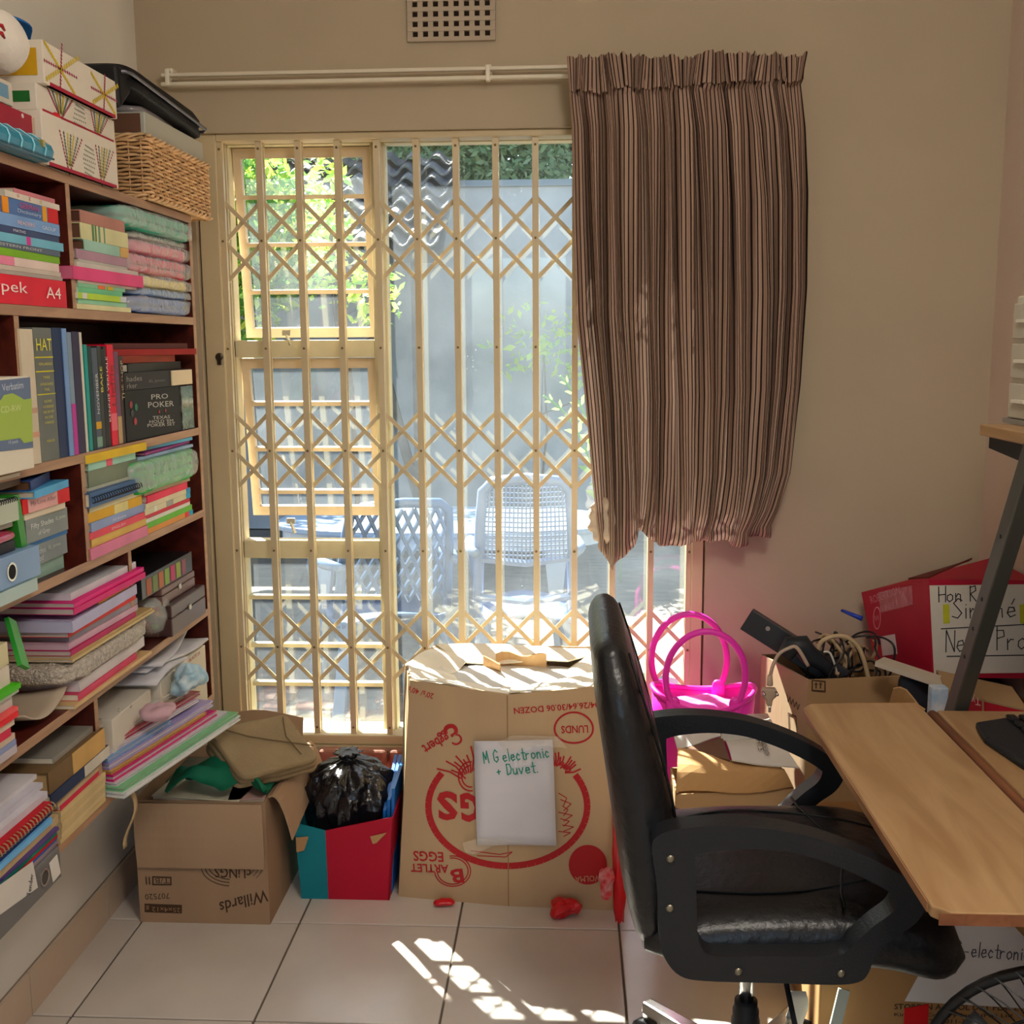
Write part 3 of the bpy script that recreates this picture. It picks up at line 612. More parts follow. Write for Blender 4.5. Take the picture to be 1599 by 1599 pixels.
def pchair(label, loc, rz, mesh, m, lat, arm_m):
    ch = thing('plastic_chair', label, 'chair', loc); R = Matrix.Translation(loc) @ Matrix.Rotation(math.radians(rz), 4, 'Z') @ (Matrix.Diagonal((.80, 1, 1.14, 1)) if lat == 'mesh' else Matrix.Identity(4))
    # local: faces +y, back at -y
    def W(p): return R @ V(p)
    sw, sh = .25, .40
    def back(s, t): x = (s-.5)*2; return W((x*(.25+.0*t)*(1-.12*t), -.22-.16*t+.05*x*x, sh+.02+.50*t))
    bo = [back(0, 0), back(0, .3), back(0, .7), back(.02, .93), back(.12, 1), back(.5, 1.03), back(.88, 1), back(.98, .93), back(1, .7), back(1, .3), back(1, 0)]
    MB().tube(bo, .022, 8).build('back_frame', m, ch, smooth=True)
    if lat == 'mesh':
        MB().tube([back(.03, .42), back(.5, .40), back(.97, .42)], .016, 6).build('back_rail', m, ch); MB().tube([back(.02, .12), back(.5, .1), back(.98, .12)], .016, 6).build('back_rail', m, ch)
        for k in range(1, 22): MB().tube([back(k/22, .42), back(k/22, .72), back(.5+(k/22-.5)*.98, .985)], .0045, 4).build('vertical_strand', m, ch)
        for k in range(1, 16): t = .42+k*.57/16; MB().tube([back(.03, t), back(.5, t), back(.97, t)], .0045, 4).build('horizontal_strand', m, ch)
    else:
        for k in range(-4, 9):
            for sg in (1, -1):
                pts = []
                for q in range(9):
                    t = q/8; s = (k+ (t*4 if sg > 0 else 4-t*4))/8
                    if -.001 <= s <= 1.001: pts.append(back(.05+.9*s, .12+.85*t))
                if len(pts) > 1: MB().tube(pts, .010, 5).build('lattice_strand', m, ch)
    MB().sheet(lambda u, v: W(((u-.5)*.48, -.22+v*.46, sh+.015*math.cos((u-.5)*5)-.03*math.sin(v*3.1))), 8, 6, .014).build('seat', m, ch, smooth=True)
    for sx in (-1, 1):
        for p0, p1 in (((sx*.21, -.2, sh), (sx*.29, -.33, 0)), ((sx*.22, .22, sh), (sx*.28, .27, 0))):
            b = MB(); b.bar(W(p0), W(p1), .055, .035); b.build('leg', arm_m, ch, bevel=.008)
        b = MB(); b.tube([W((sx*.25, -.3, sh+.26)), W((sx*.29, -.12, sh+.25)), W((sx*.29, .12, sh+.24)), W((sx*.28, .22, sh+.18)), W((sx*.255, .24, sh))], [.02, .026, .026, .024, .02], 7); b.build('armrest', arm_m, ch, smooth=True)
    return ch
pc = onZ(832, 925, 0)
pchair('light blue plastic garden chair with woven mesh back', (-.19, 4.60, GZ), 4, 1, mat('#62769a', .35, .45), 'mesh', mat('#62748c', .4, .4))
pchair('slate blue plastic garden chair with diamond lattice back', (-.84, 4.80, GZ), 24, 1, mat('#435a78', .35, .45), 'lat', mat('#566c86', .4, .4))
tree('garden_shrub', 'dark green bush left of the garden table', 'shrub', (-2.6, 6.8, 0), [((-2.6, 6.8, .5), (.5, .4, .4), 900)], .07, ('#3f6a3c', '#5b8a4a'), trunk=.03)
# ------------------------------------------------------------------ bookcase
BX, BB, BR, BL = -.95, XL+.004, 2.775, 1.15
ZS = dict(top=1.757, s2=1.505, s3=1.226, s4=1.012, s5=.748, s6=.512); TH = .019
bc = thing('bookcase', 'dark reddish wooden bookcase crammed along the left wall', 'bookcase', (BX-.1, 2.0, ZS['s6']-TH))
wd_in = wood_mat('#3c120e', '#5a2217', 'Y', .35, 7); wd_edge = wood_mat('#9a7458', '#b08a6a', 'Y', .5, 12)  # inner wood darkened to deepen the shade in the recesses
def board(lo, hi, edge, name):
    o = MB().box(lo, hi).build(name, wd_in, bc)
    MB().box(*edge).build('edge_strip', wd_edge, o, bevel=.0015, bseg=1)
for k, z in ZS.items():
    board((BB, BL, z-TH), (BX-.002, BR-TH if k != 'top' else BR, z), ((BX-.002, BL, z-TH), (BX, BR-TH if k != 'top' else BR, z)), 'shelf')
board((BB, BR-TH, ZS['s6']-TH), (BX-.002, BR, ZS['top']-TH), ((BX-.002, BR-TH, ZS['s6']-TH), (BX, BR, ZS['top']-TH)), 'side_panel')
board((BB, BL-TH, ZS['s6']-TH), (BX-.002, BL, ZS['top']), ((BX-.002, BL-TH, ZS['s6']-TH), (BX, BL, ZS['top'])), 'side_panel')
MB().box((BB, BL, ZS['s6']), (BB+.004, BR-TH, ZS['top']-TH)).build('back_panel', wood_mat('#2c0e0b', '#40160f', 'Y', .6, 7), bc)
DV = {}
for k, (lo_, hi_, u) in dict(d1=('s2', 'top', 108), d2=('s3', 's2', 30), d3=('s4', 's3', 131), d4=('s5', 's4', 205), d5=('s6', 's5', 152)).items():
    y = Yat(u, BX, (ZS[lo_]+ZS[hi_])/2); DV[k] = y
    board((BB+.004, y, ZS[lo_]), (BX-.002, y+TH*.85, ZS[hi_]-TH), ((BX-.002, y, ZS[lo_]), (BX, y+TH*.85, ZS[hi_]-TH)), 'divider')
# ------------------------------------------------------------------ books
def block(parts, name, label, cat, group, T=None):
    """parts: list of (part name, lo, hi, material)"""
    lo = [min(p[1][i] for p in parts) for i in range(3)]; hi = [max(p[2][i] for p in parts) for i in range(3)]
    org = V(((lo[0]+hi[0])/2, (lo[1]+hi[1])/2, lo[2])); t_ = thing(name, label, cat, org, group)
    for nm, a, c, m in parts: MB().box(a, c, T).build(nm, m, t_)
    return t_
PG = paper('#d9cfb8')
def book(lo, hi, col, name, label, cat='book', group=None, up=False, fore=False, pages=None, rot=0, hard=True, tilt=(0, 0)):
    """spine towards +x; up: standing, else lying"""
    m = cover(col); pg = pages or PG; (x0, y0, z0), (x1, y1, z1) = lo, hi; c = .002 if hard else .0008
    cx = V(((x0+x1)/2, (y0+y1)/2, z0)); T = Tz(cx, rot, tilt) if (rot or any(tilt)) else None
    t_ = thing(name, label, cat, (cx.x, cx.y, z0), group); i = .003 if hard else .001
    b = MB()
    if up:
        c = min(c, (y1-y0)*.2); b.box((x0, y0, z0), (x1, y0+c, z1), T); b.box((x0, y1-c, z0), (x1, y1, z1), T)
        b.box((x1-c, y0+c, z0), (x1, y1-c, z1), T) if not fore else b.box((x0, y0+c, z0), (x0+c, y1-c, z1), T)
        MB().box((x0+i, y0+c, z0+i), (x1-(i if fore else c), y1-c, z1-i), T).build('pages', pg, t_)
    else:
        c = min(c, (z1-z0)*.25); b.box((x0, y0, z0), (x1, y1, z0+c), T); b.box((x0, y0, z1-c), (x1, y1, z1), T)
        b.box((x1-c, y0, z0+c), (x1, y1, z1-c), T) if not fore else b.box((x0, y0, z0+c), (x0+c, y1, z1-c), T)
        MB().box((x0+i, y0+i, z0+c), (x1-(i if fore else c), y1-i, z1-c), T).build('pages', pg, t_)
    b.build('cover', m, t_)
    return t_
ORD = ['lowest', 'second up', 'third up', 'fourth up', 'fifth up', 'sixth up', 'seventh up', 'eighth up', 'ninth up', 'tenth up', 'eleventh up', 'twelfth up', 'thirteenth up']
def pile(where, z0, uref, items, group, depth=.175, seed=1):
    """items bottom to top: (height px, left px, right px, forward m, colour, words, options)"""
    rn = random.Random(seed); z = z0+.0004; out = []
    for k, it in enumerate(items):
        h, u1, u2, dx, col, words, *op = it; op = op[0] if op else {}
        X = BX+dx; Y = Yat(uref, X, z); ppm = FPX/((V((X, Y, z))-CP).dot(FW)); t = h/ppm
        y1, y2 = Yat(u1, X, z), Yat(u2, X, z); d = op.get('depth', depth)
        lab = f"{words}, {ORD[k]} in {where}"
        bk = book((X-d, y1, z), (X, y2, z+t-.0004), col, op.get('name', 'book'), lab, op.get('cat', 'book'), group, fore=op.get('fore', False), pages=op.get('pages'), rot=op.get('rot', rn.uniform(-.8, .8)), hard=t > .012 and not op.get('soft'))
        n_ = (1, 0, 0)
        for tx in op.get('text', []):
            s_, f0, f1, hh, cc = tx[:5]; v0 = tx[5] if len(tx) > 5 else .3
            A = V((X+.0012, y1+(y2-y1)*f0, z+t*v0)); text3(s_, bk, A, (0, 1, 0), (0, 0, 1), (y2-y1)*(f1-f0), t*hh, mat(cc, .5))
        for f0, f1, cc in op.get('band', []):
            MB().box((X-.02, y1+(y2-y1)*f0, z+.0002), (X+.0008, y1+(y2-y1)*f1, z+t-.0006)).build('spine_band', cover(cc), bk)
        if op.get('coil'):
            b = MB(); n = 26
            for q in range(n): y = y1+(y2-y1)*(q+.5)/n; b.tube([V((X+.004+.006*math.cos(a), y+.001*a, z+t*.5+.006*math.sin(a))) for a in [i*math.pi/4 for i in range(8)]], .0011, 4, closed=True)
            b.build('wire_coil', mat('#2b2b30', .4, .5, metal=.6), bk)
        z += t; out.append(bk)
    return z
G1 = 'books and papers in the bookcase'
# top row, left
z = pile('top left book stack', ZS['s2'], 80, [
 (42, -70, 105, .0, '#c9414b', 'red wrapped paper ream', {'name': 'paper_ream', 'cat': 'paper ream', 'depth': .2, 'pages': paper('#c9414b'), 'rot': 0, 'text': [('Typek', .19, .60, .5, '#f1dcd8', .28), ('A4', .78, .93, .42, '#f1dcd8', .3)]}),
 (6, -70, 98, 0, '#a79e98', 'thin grey paper bundle', {'soft': 1}), (7, -70, 95, 0, '#c2b8ae', 'pale paper bundle', {'soft': 1}),
 (13, -70, 93, 0, '#d9c9c2', 'white softcover book with pink corner', {'band': [(.2, .52, '#d58aa0')]}), (11, -70, 94, 0, '#7fa93f', 'lime green softcover book'),
 (9, -70, 93, 0, '#5b6472', 'grey softcover book', {'text': [('WESTERN FRONT', .3, .8, .4, '#c9c9c9')], 'band': [(.9, 1, '#9a4a52')]}), (13, -70, 98, 0, '#7fb2c6', 'light blue softcover book with pink square', {'band': [(.62, .72, '#c2508e'), (.95, 1, '#cfd0c0')]}),
 (10, -70, 94, 0, '#3c4768', 'navy softcover book', {'text': [('MATHS', .5, .62, .4, '#d8d8e0')]}), (18, -70, 93, 0, '#7f9cc4', 'sky blue thick book', {'text': [('READERS', .55, .72, .3, '#e7c4c4'), ('GROUP', .8, .95, .3, '#d3e0ee')]}),
 (23, 4, 91, 0, '#566f9c', 'blue dictionary with orange and red ends', {'band': [(0, .10, '#d8953f'), (.70, .78, '#d8a33c'), (.80, 1, '#b81c26')], 'text': [('GERMAN', .28, .62, .35, '#c0467e', .5), ('Dictionary', .24, .66, .3, '#b9c8d8', .12)]}),
 (9, 6, 94, 0, '#d3cdc2', 'white slim book with small red marks', {'text': [('o', .2, .24, .5, '#b23a4a'), ('z', .4, .44, .5, '#b23a4a'), ('o', .6, .64, .5, '#b99a3a')]}), (9, 22, 86, -.01, '#c2838a', 'dusty pink slim book')], G1, seed=3)
pile('stack beside wrapped packs', ZS['s2'], 170, [
 (8, 120, 205, 0, '#d8d2ae', 'cream exercise book', {'soft': 1}), (7, 121, 198, 0, '#9ac7ac', 'mint exercise book', {'soft': 1}), (9, 121, 197, .004, '#b4cf6a', 'lime and white book', {'band': [(0, .18, '#d8d8d0'), (.88, 1, '#c8ccd8')]}),
 (8, 121, 192, 0, '#7fbf98', 'pale green booklet', {'band': [(0, .2, '#d7e0d0')]}), (6, 121, 196, 0, '#8fc0a0', 'sea green booklet', {'band': [(.4, .55, '#cf7a5a'), (.6, .72, '#d0b860')]}), (4, 120, 215, 0, '#cfcac4', 'thin white booklet', {'soft': 1}),
 (19, 117, 223, .008, '#cf5a82', 'rose pink folded cloth', {'name': 'folded_cloth', 'cat': 'cloth', 'soft': 1, 'pages': paper('#d06a8c')}), (7, 120, 216, .004, '#c9c6c0', 'pale grey folder', {'soft': 1}), (5, 121, 200, 0, '#b9b6b0', 'grey thin folder', {'soft': 1}),
 (14, 119, 203, 0, '#a58896', 'mauve softcover book'), (16, 131, 201, 0, '#9fc0b4', 'pale teal thick book', {'band': [(.8, 1, '#c7a878')], 'pages': paper('#6b4a38')}), (24, 128, 200, 0, '#cfcda8', 'cream book with green stripes', {'band': [(.22, .25, '#5d7a5c'), (.28, .30, '#5d7a5c'), (.35, .38, '#6f8d7c'), (.46, .48, '#6f8d7c')], 'pages': paper('#6b4a38')}), (18, 126, 195, 0, '#a97e74', 'pinkish brown book', {'pages': paper('#5b3a30')})], G1, seed=5)
# clear wrapped packs of cloth
def wrapped(label, u1, u2, v1, v2, uref, dx, col, seed, depth=.19, z0=None, film=True, name='wrapped_pack', cat='pack', e=.28, amp=.005):
    X = BX+dx; a = onX(uref, v1, X); c = onX(uref, v2, X); y1, y2 = Yat(u1, X, c.z), Yat(u2, X, c.z); zb_ = c.z if z0 is None else z0
    t_ = thing(name, label, cat, (X-depth/2, (y1+y2)/2, zb_), 'wrapped packs in the bookcase'); mb = MB(); n = max(1, int((a.z-zb_)/.017)); hh = (a.z-zb_)/n
    for q in range(n): mb.soft((X-depth, y1+.004*(q % 2), zb_+q*hh), (X-.006, y2-.006*((q+1) % 2), zb_+(q+1)*hh), .004, 22, seed+q, .28, 40, 12)
    mb.build('folded_content', mat(col, .8, .15, var=.12, vscale=25), t_, smooth=True)
    if film: MB().soft((X-depth, y1-.003, zb_), (X+.004, y2+.008, a.z+.003), amp, 40, seed, e, 40, 16).build('clear_wrapper', film_mat(), t_, smooth=True)
    return a.z
zz = wrapped('blue cloth in a clear plastic bag on the shelf, lowest of the packs', 212, 303, 466, 493, 255, .01, '#3f6ab4', 1, z0=ZS['s2']+.001)
zz = wrapped('bright blue folded pack above the bagged blue cloth', 214, 303, 453, 465, 255, .006, '#3f7cc0', 2, z0=zz+.002)
zz = wrapped('pale yellow folded pack in clear plastic', 213, 304, 434, 452, 255, .006, '#dcc666', 3, z0=zz+.002)
zz = wrapped('pink folded pack in shiny clear plastic', 203, 304, 404, 433, 255, .008, '#d4486a', 4, z0=zz+.002)
zz = wrapped('rose folded pack below the teal bag', 212, 303, 381, 403, 255, .004, '#dc5f80', 5, z0=zz+.002)
zz = wrapped('pale green and white flat packet under the teal bag', 205, 300, 372, 380, 255, -.01, '#c4c4b8', 6, z0=zz+.002)
wrapped('teal cloth in a clear plastic bag on top of the packs', 196, 307, 335, 371, 250, .012, '#35a98e', 7, z0=zz+.002)
# second row: upright books
def upright(where_label, u1, u2, vt, col, dx=0, depth=.17, text_=None, bands=(), group=G1, zsh='s3', name='book', cat='book', fore=False, pages=None):
    X = BX+dx; z0 = ZS[zsh]+.0004; y1 = Yat(u1, X, (ZS[zsh]+.1)); y2 = Yat(u2, X, ZS[zsh]+.1)-.0006
    um = (u1+u2)/2; zt_ = onX(um, vt, X).z
    bk = book((X-depth, y1, z0), (X, y2, zt_), col, name, where_label, cat, group, up=True, fore=fore, pages=pages)
    for f0, f1, cc in bands: MB().box((X-.001, y1+.0006, z0+(zt_-z0)*f0), (X+.0008, y2-.0006, z0+(zt_-z0)*f1)).build('spine_band', cover(cc), bk)
    for s_, f0, f1, g0, g1, cc, vert in (text_ or []):
        H = zt_-z0
        if vert: text3(s_, bk, V((X+.0012, y1+(y2-y1)*g1, z0+H*f0)), (0, 0, 1), (0, -1, 0), H*(f1-f0), (y2-y1)*(g1-g0), mat(cc, .5))
        else: text3(s_, bk, V((X+.0012, y1+(y2-y1)*g0, z0+H*f0)), (0, 1, 0), (0, 0, 1), (y2-y1)*(g1-g0), H*(f1-f0), mat(cc, .5))
    return bk
upright('tall cream mottled book left of the grey dictionary', 39, 59, 514, '#c9c0ae', .004, bands=[(.38, .42, '#b59a88'), (.2, .24, '#c7a08c')])
upright('tall grey dictionary with yellow lettering', 59.5, 88, 512, '#686c68', 0, .19, bands=[(.775, .785, '#c9c24a'), (.67, .68, '#c9c24a'), (.50, .507, '#c9c24a')], text_=[('HAT', .83, .92, .08, .92, '#ddd83a', 0), ('VERKLARENDE', .72, .74, .12, .88, '#c9c24a', 0), ('TWEE', .62, .64, .3, .7, '#c9c24a', 0), ('AFRIKAANS', .57, .59, .15, .85, '#c9c24a', 0), ('TAAL', .53, .55, .35, .65, '#c9c24a', 0), ('NUWE', .44, .46, .3, .7, '#c9c24a', 0), ('WOORDEBOEK', .40, .42, .2, .8, '#c9c24a', 0), ('SKRYF', .36, .38, .2, .8, '#c9c24a', 0), ('IN DIE', .32, .34, .28, .72, '#c9c24a', 0), ('HARDE', .28, .30, .25, .75, '#c9c24a', 0), ('PERSKOR', .14, .16, .28, .72, '#c9c24a', 0)])
upright('tall navy hardback right of the grey dictionary', 88.5, 104, 512, '#1d2b4c')
upright('tall light blue slim book', 104.5, 111, 513, '#7c96bd', .002)
upright('slate book with magenta lower half', 111.3, 118, 519, '#7f8f9d', .002, bands=[(0, .42, '#b04a90')])
upright('tall dark purple black hardback', 118.5, 130, 518, '#2b2540', 0)
upright('thin white booklet standing among dark books', 130.5, 134, 519, '#cfcabf', 0)
upright('thin teal book standing', 136, 141, 538, '#3f8f8a', -.004)
upright('slim black green book standing', 141.5, 147, 541, '#16302f', -.004)
upright('dark grey book with yellow ring on its spine', 147.5, 156, 543, '#4b5462', -.004, bands=[(.2, .27, '#c9a23a'), (.02, .12, '#7f9a8c')], text_=[('NOVEMBER', .35, .75, .25, .7, '#c9c9c9', 1)])
upright('black book with small yellow print', 156.3, 162, 540, '#2e3230', -.004, text_=[('BAKE', .55, .8, .2, .8, '#d7c838', 1)])
upright('thin black book before the white lettered one', 162.3, 166, 545, '#1d1c20', -.006)
upright('black book with white vertical lettering', 166.3, 171, 541, '#3a3a3a', -.006, text_=[('KENNIS VERHALE', .25, .9, .2, .8, '#d9d9d9', 1)])
upright('bright pink red book standing', 171.5, 181, 538, '#c9304c', -.004, bands=[(.15, .32, '#d6737f')], text_=[('Liefde', .4, .8, .2, .8, '#7a1026', 1)])
upright('purple brown book standing', 181.5, 188, 549, '#6a4a5e', -.008, bands=[(0, .3, '#b09a7a')])
upright('dark book with pale vertical title beside the poker box', 188.3, 195, 556, '#3a2e2a', -.008, text_=[('THE SHOP', .5, .95, .2, .8, '#b9a98c', 1)])
# poker set and the books on it
X = BX-.006; y1, y2 = Yat(196, X, 1.29), Yat(282, X, 1.29); z0 = ZS['s3']; zt_ = onX(240, 606, X).z
pk = thing('poker_set', 'black poker set box under the black paperback', 'game box', (X-.09, (y1+y2)/2, z0))
MB().box((X-.18, y1, z0+.0005), (X, y2, zt_)).build('carton', mat('#0e0b0c', .55, .2), pk, bevel=.001)
PX0 = V((X, 0, 0)); PN = V((1, 0, 0)); wt = mat('#b9b4ae', .5); rd = mat('#a02638', .5)
for s_, a, c, hh in (('PRO', (236, 624), (262, 622), 8), ('POKER', (231, 637), (271, 634), 9), ('TEXAS', (238, 655), (265, 653), 5), ("HOLD 'EM", (233, 661), (270, 659), 5), ('POKER SET', (230, 667), (273, 664), 5)): text(s_, pk, a, c, hh, PX0, PN, wt)
for u, v in ((248, 643), (258, 641)):
    p = onP(u, v, PX0, PN); MB().prism([p+V((.0006, 0, .005)), p+V((.0006, -.005, 0)), p+V((.0006, 0, -.005)), p+V((.0006, .005, 0))], (.0006, 0, 0)).build('suit_mark', rd, pk)
for u, v, cc in ((204, 632, '#8d2433'), (212, 636, '#1f6b52'), (206, 645, '#2c2c34'), (211, 658, '#a02638')):
    p = onP(u, v, PX0, PN); MB().lathe([(.008, 0), (.008, .0012)], p, 16, (1, 0, 0)).build('chip_print', mat(cc, .5), pk)
y3 = Yat(301, X, 1.29); cb = thing('card_box', 'clear case of black and white cards at the end of the shelf', 'box', (X-.05, (y2+y3)/2, z0))
MB().box((X-.1, y2+.003, z0+.0005), (X+.002, y3, zt_-.002)).build('case', mat('#66686a', .15, .6, col2='#1c1c1e', vscale=70), cb, bevel=.002)
zt_ += .0006
def lay(label, u1, u2, va, vb, col, dx=0, rot=0, pages=None, text_=None, depth=.15, fore=False, cat='book', name='book', tilt=(0, 0), uref=None, z0=None):
    X = BX+dx; ur = uref or (u1+u2)/2; a = onX(ur, va, X).z; c = onX(ur, vb, X).z if z0 is None else z0; y1, y2 = Yat(u1, X, c), Yat(u2, X, c)
    bk = book((X-depth, y1, c), (X, y2, a), col, name, label, cat, G1, fore=fore, pages=pages, rot=rot, tilt=tilt)
    for s_, f0, f1, g0, g1, cc in (text_ or []): text3(s_, bk, V((X+.0012, y1+(y2-y1)*f0, c+(a-c)*g0)), (0, 1, 0), (0, 0, 1), (y2-y1)*(f1-f0), (a-c)*(g1-g0), mat(cc, .5))
    return a+.0005
zz = lay('black paperback lying on the poker box', 195, 300, 579, 604, '#211c20', -.004, 0, paper('#dccbac'), [('hades', .02, .22, .5, .8, '#8f8a84'), ('rker', .02, .15, .12, .4, '#8f8a84'), ('EL James', .32, .55, .3, .5, '#77726e')], z0=zt_)
X = BX-.002; MB().box((X-.1, Yat(268, X, zz-.01), zt_+.001), (X+.0012, Yat(299, X, zz-.01), zz-.002)).build('page_block', paper('#dccbac'), bpy.data.objects[[o.name for o in COL.objects if o.get('label') == 'black paperback lying on the poker box'][0]])
zz = lay('black slim book under the orange edged one', 192, 288, 566, 578, '#1e1a1c', -.012, 3, None, z0=zz)
zz = lay('dark brown book with orange edge', 188, 268, 555, 565, '#8a3d1d', -.02, -4, paper('#d9c59a'), [('SECRETS', .6, .85, .3, .7, '#c98a3a')], z0=zz)
zz = lay('crimson hardback with cream pages sticking out', 180, 290, 545, 554, '#8d1720', -.012, -9, paper('#ddcdb2'), z0=zz)
zz = lay('dark red hardback on top of the poker box pile', 185, 280, 536, 544, '#4c1013', -.02, -8, paper('#ddcdb2'), z0=zz)
# disc box on the second row, far left
X = BX+.03; z0 = ZS['s3']; y1, y2 = Yat(-60, X, 1.3), Yat(49, X, 1.3); ztb = onX(30, 588, X).z
vb_ = thing('disc_box', 'white carton of recordable discs with blue and green front', 'box', (X-.07, (y1+y2)/2, z0)); PX0 = V((X, 0, 0))
MB().box((X-.15, y1, z0+.0005), (X, y2, ztb)).build('carton', mat('#dcd5c2', .6), vb_, bevel=.001)
bl_ = mat('#5d6f8e', .5); gr_ = mat('#9db94a', .5)
f = lambda u, v: onP(u, v, PX0, PN)+V((.0006, 0, 0))
MB().prism([f(-60, 600), f(46, 589), f(51, 699), f(-60, 712)], (.0006, 0, 0)).build('blue_panel', bl_, vb_)
MB().prism([f(-60, 628), f(0, 625), f(5, 617), f(18, 614), f(30, 620), f(36, 624), f(48, 622), f(50, 689), f(36, 692), f(30, 684), f(10, 687), f(-60, 695)], (.0011, 0, 0)).build('green_panel', gr_, vb_)
text('Verbatim', vb_, (3, 611), (36, 606), 11, V((X+.0006, 0, 0)), PN, mat('#c3cbd6', .5)); text('CD-RW', vb_, (1, 645), (33, 641), 10, V((X+.0012, 0, 0)), PN, mat('#c9d79a', .5)); text('10 pack', vb_, (13, 695), (28, 693), 7, V((X+.0006, 0, 0)), PN, mat('#c3cbd6', .5))
# third row left
z = pile('stack behind blue binder', ZS['s4'], 80, [
 (24, 44, 100, -.02, '#8fa79c', 'pale green patterned book'), (31, 44, 106, -.012, '#7d8587', 'thick grey novel', {'text': [('Freed', .1, .35, .3, '#c3c8c8', .15), ('Shades', .1, .42, .3, '#c3c8c8', .5), ('EL James', .5, .8, .25, '#b3b8b8', .5)]}), (7, 46, 105, -.012, '#3d6a9c', 'thin dark blue booklet', {'soft': 1}),
 (36, 42, 107, -.008, '#838a88', 'thick grey green novel', {'text': [('Fifty Shades', .1, .62, .3, '#dfe3df', .48), ('of Grey', .25, .52, .26, '#cfd3cf', .15), ('EL James', .68, .92, .2, '#c3c8c4', .55)]}), (10, 40, 103, -.006, '#cdbfa4', 'cream softcover book', {'fore': True}),
 (22, 37, 109, -.004, '#c23040', 'red book with pink lettered label', {'band': [(.1, .72, '#d3a9a6')], 'text': [('My Love Affair', .14, .68, .4, '#8d6a70', .35)]})], G1, depth=.16, seed=8)
zz = lay('brown edged book lying fanned above the red one', 42, 96, 0, 0, '#8a7f72', -.004, 0, z0=z) if False else z
def fan(label, u1, u2, t, col, dx, rot, z0, depth=.16, pages=None, name='book', cat='book', tilt=(0, 0)):
    X = BX+dx; y1, y2 = Yat(u1, X, z0), Yat(u2, X, z0); book((X-depth, y1, z0), (X, y2, z0+t), col, name, label, cat, G1, pages=pages, rot=rot, tilt=tilt); return z0+t+.0006
zz = fan('light blue edged softcover fanned above the red book', 44, 112, .014, '#6aa7cf', .002, 6, z, pages=paper('#c7bca8'))
zz = fan('navy hardback lying askew near the top of the third row', 26, 88, .018, '#2f3f6d', -.01, 14, zz, pages=paper('#5b3d26'))
zz = fan('dark blue softcover topmost in the third row', 40, 80, .012, '#36406a', -.05, 20, zz)
bk = fan('brown leather edged album at the left of the third row', -60, 36, .016, '#4a3423', .0, 4, zz-.018)
fan('white stapled papers on top of the brown album', -60, 33, .006, '#cfc6b4', .004, 2, bk, name='papers', cat='papers')
zz0 = ZS['s4']
b = MB(); X = BX+.02; ya, yb = Yat(-60, X, 1.06), Yat(63, X, 1.06)
binder = thing('lever_arch_binder', 'pale blue lever arch binder lying on the third row', 'binder', (X-.1, (ya+yb)/2, zz0)); zt2 = onX(30, 862, X).z; zb2 = zz0+.022
zb2 = onX(30, 912, X).z
MB().box((X-.2, ya, zb2), (X, yb, zt2)).build('spine_and_covers', mat('#7f9fc4', .45, .35, var=.05), binder, bevel=.002)
c = onX(17.5, 893, X); b = MB(); n = 28; b.ring([c+V((0, .016*math.cos(a), .016*math.sin(a))) for a in [2*math.pi*i/n for i in range(n)]], [c+V((0, .0125*math.cos(a), .0125*math.sin(a))) for a in [2*math.pi*i/n for i in range(n)]], (.002, 0, 0)); b.build('finger_ring', mat('#cfcfca', .25, .6, metal=.9), binder)
MB().lathe([(.0125, 0), (.0125, .0006)], c, 24, (1, 0, 0)).build('finger_hole', mat('#15181c', .8), binder)
sl = MB(); sl.box((X-.2, ya, zz0+.0005), (X+.004, Yat(56, X, zz0), zb2-.0005)); sl.build('plastic_sleeve', mat('#9db7b4', .3, .5), None, label='pale green plastic sleeve under the blue binder', cat='sleeve')
X = BX+.006; ga, gb_ = Yat(33, X, 1.08), Yat(42, X, 1.08)
MB().hexa([(X-.18, ga, zt2+.001), (X, ga+.004, zt2+.001), (X, gb_+.004, zt2+.001), (X-.18, gb_, zt2+.001), (X-.18, ga-.012, onX(36, 770, X).z), (X, ga-.012, onX(36, 770, X).z), (X, gb_-.012, onX(36, 770, X).z), (X-.18, gb_-.012, onX(36, 770, X).z)]).build('folder', mat('#2f8a2a', .4, .4), None, label='bright green folder standing beside the grey novels', cat='folder', group=G1)
X = BX+.03; za = zt2+.001
zz = fan('dark document wallet on the blue binder', -60, 24, .018, '#23242c', .006, 0, za, name='wallet', cat='wallet')
X = BX+.02; ya2, yb2 = Yat(-60, X, zz), Yat(42, X, zz); MB().soft((X-.17, ya2, zz), (X, yb2, zz+.02), .004, 30, 3, .5).build('shiny_pouch', mat('#a81c48', .22, .6), None, smooth=True, label='shiny crimson foil pouch left of the green folder', cat='pouch')
zz += .021
zz = fan('grey notebook beneath the spiral pad', -60, 20, .012, '#b9bdb6', .0, 0, zz)
X = BX+.016; y1, y2 = Yat(-60, X, zz), Yat(30, X, zz); zq = onX(15, 782, X).z
pad = thing('spiral_pad', 'pale green spiral calendar pad on the third row', 'notepad', (X-.07, (y1+y2)/2, zz)); MB().box((X-.14, y1, zz), (X, y2, zq)).build('pad', paper('#b9c2b0'), pad)
b = MB()
for q in range(24): b.tube([V((X-.002+.004*math.cos(a), y1+(y2-y1)*(q+.5)/24, zq+.004*math.sin(a))) for a in [i*math.pi/3 for i in range(6)]], .001, 4, closed=True)
b.build('wire_coil', mat('#2a2a2a', .4, metal=.5), pad)
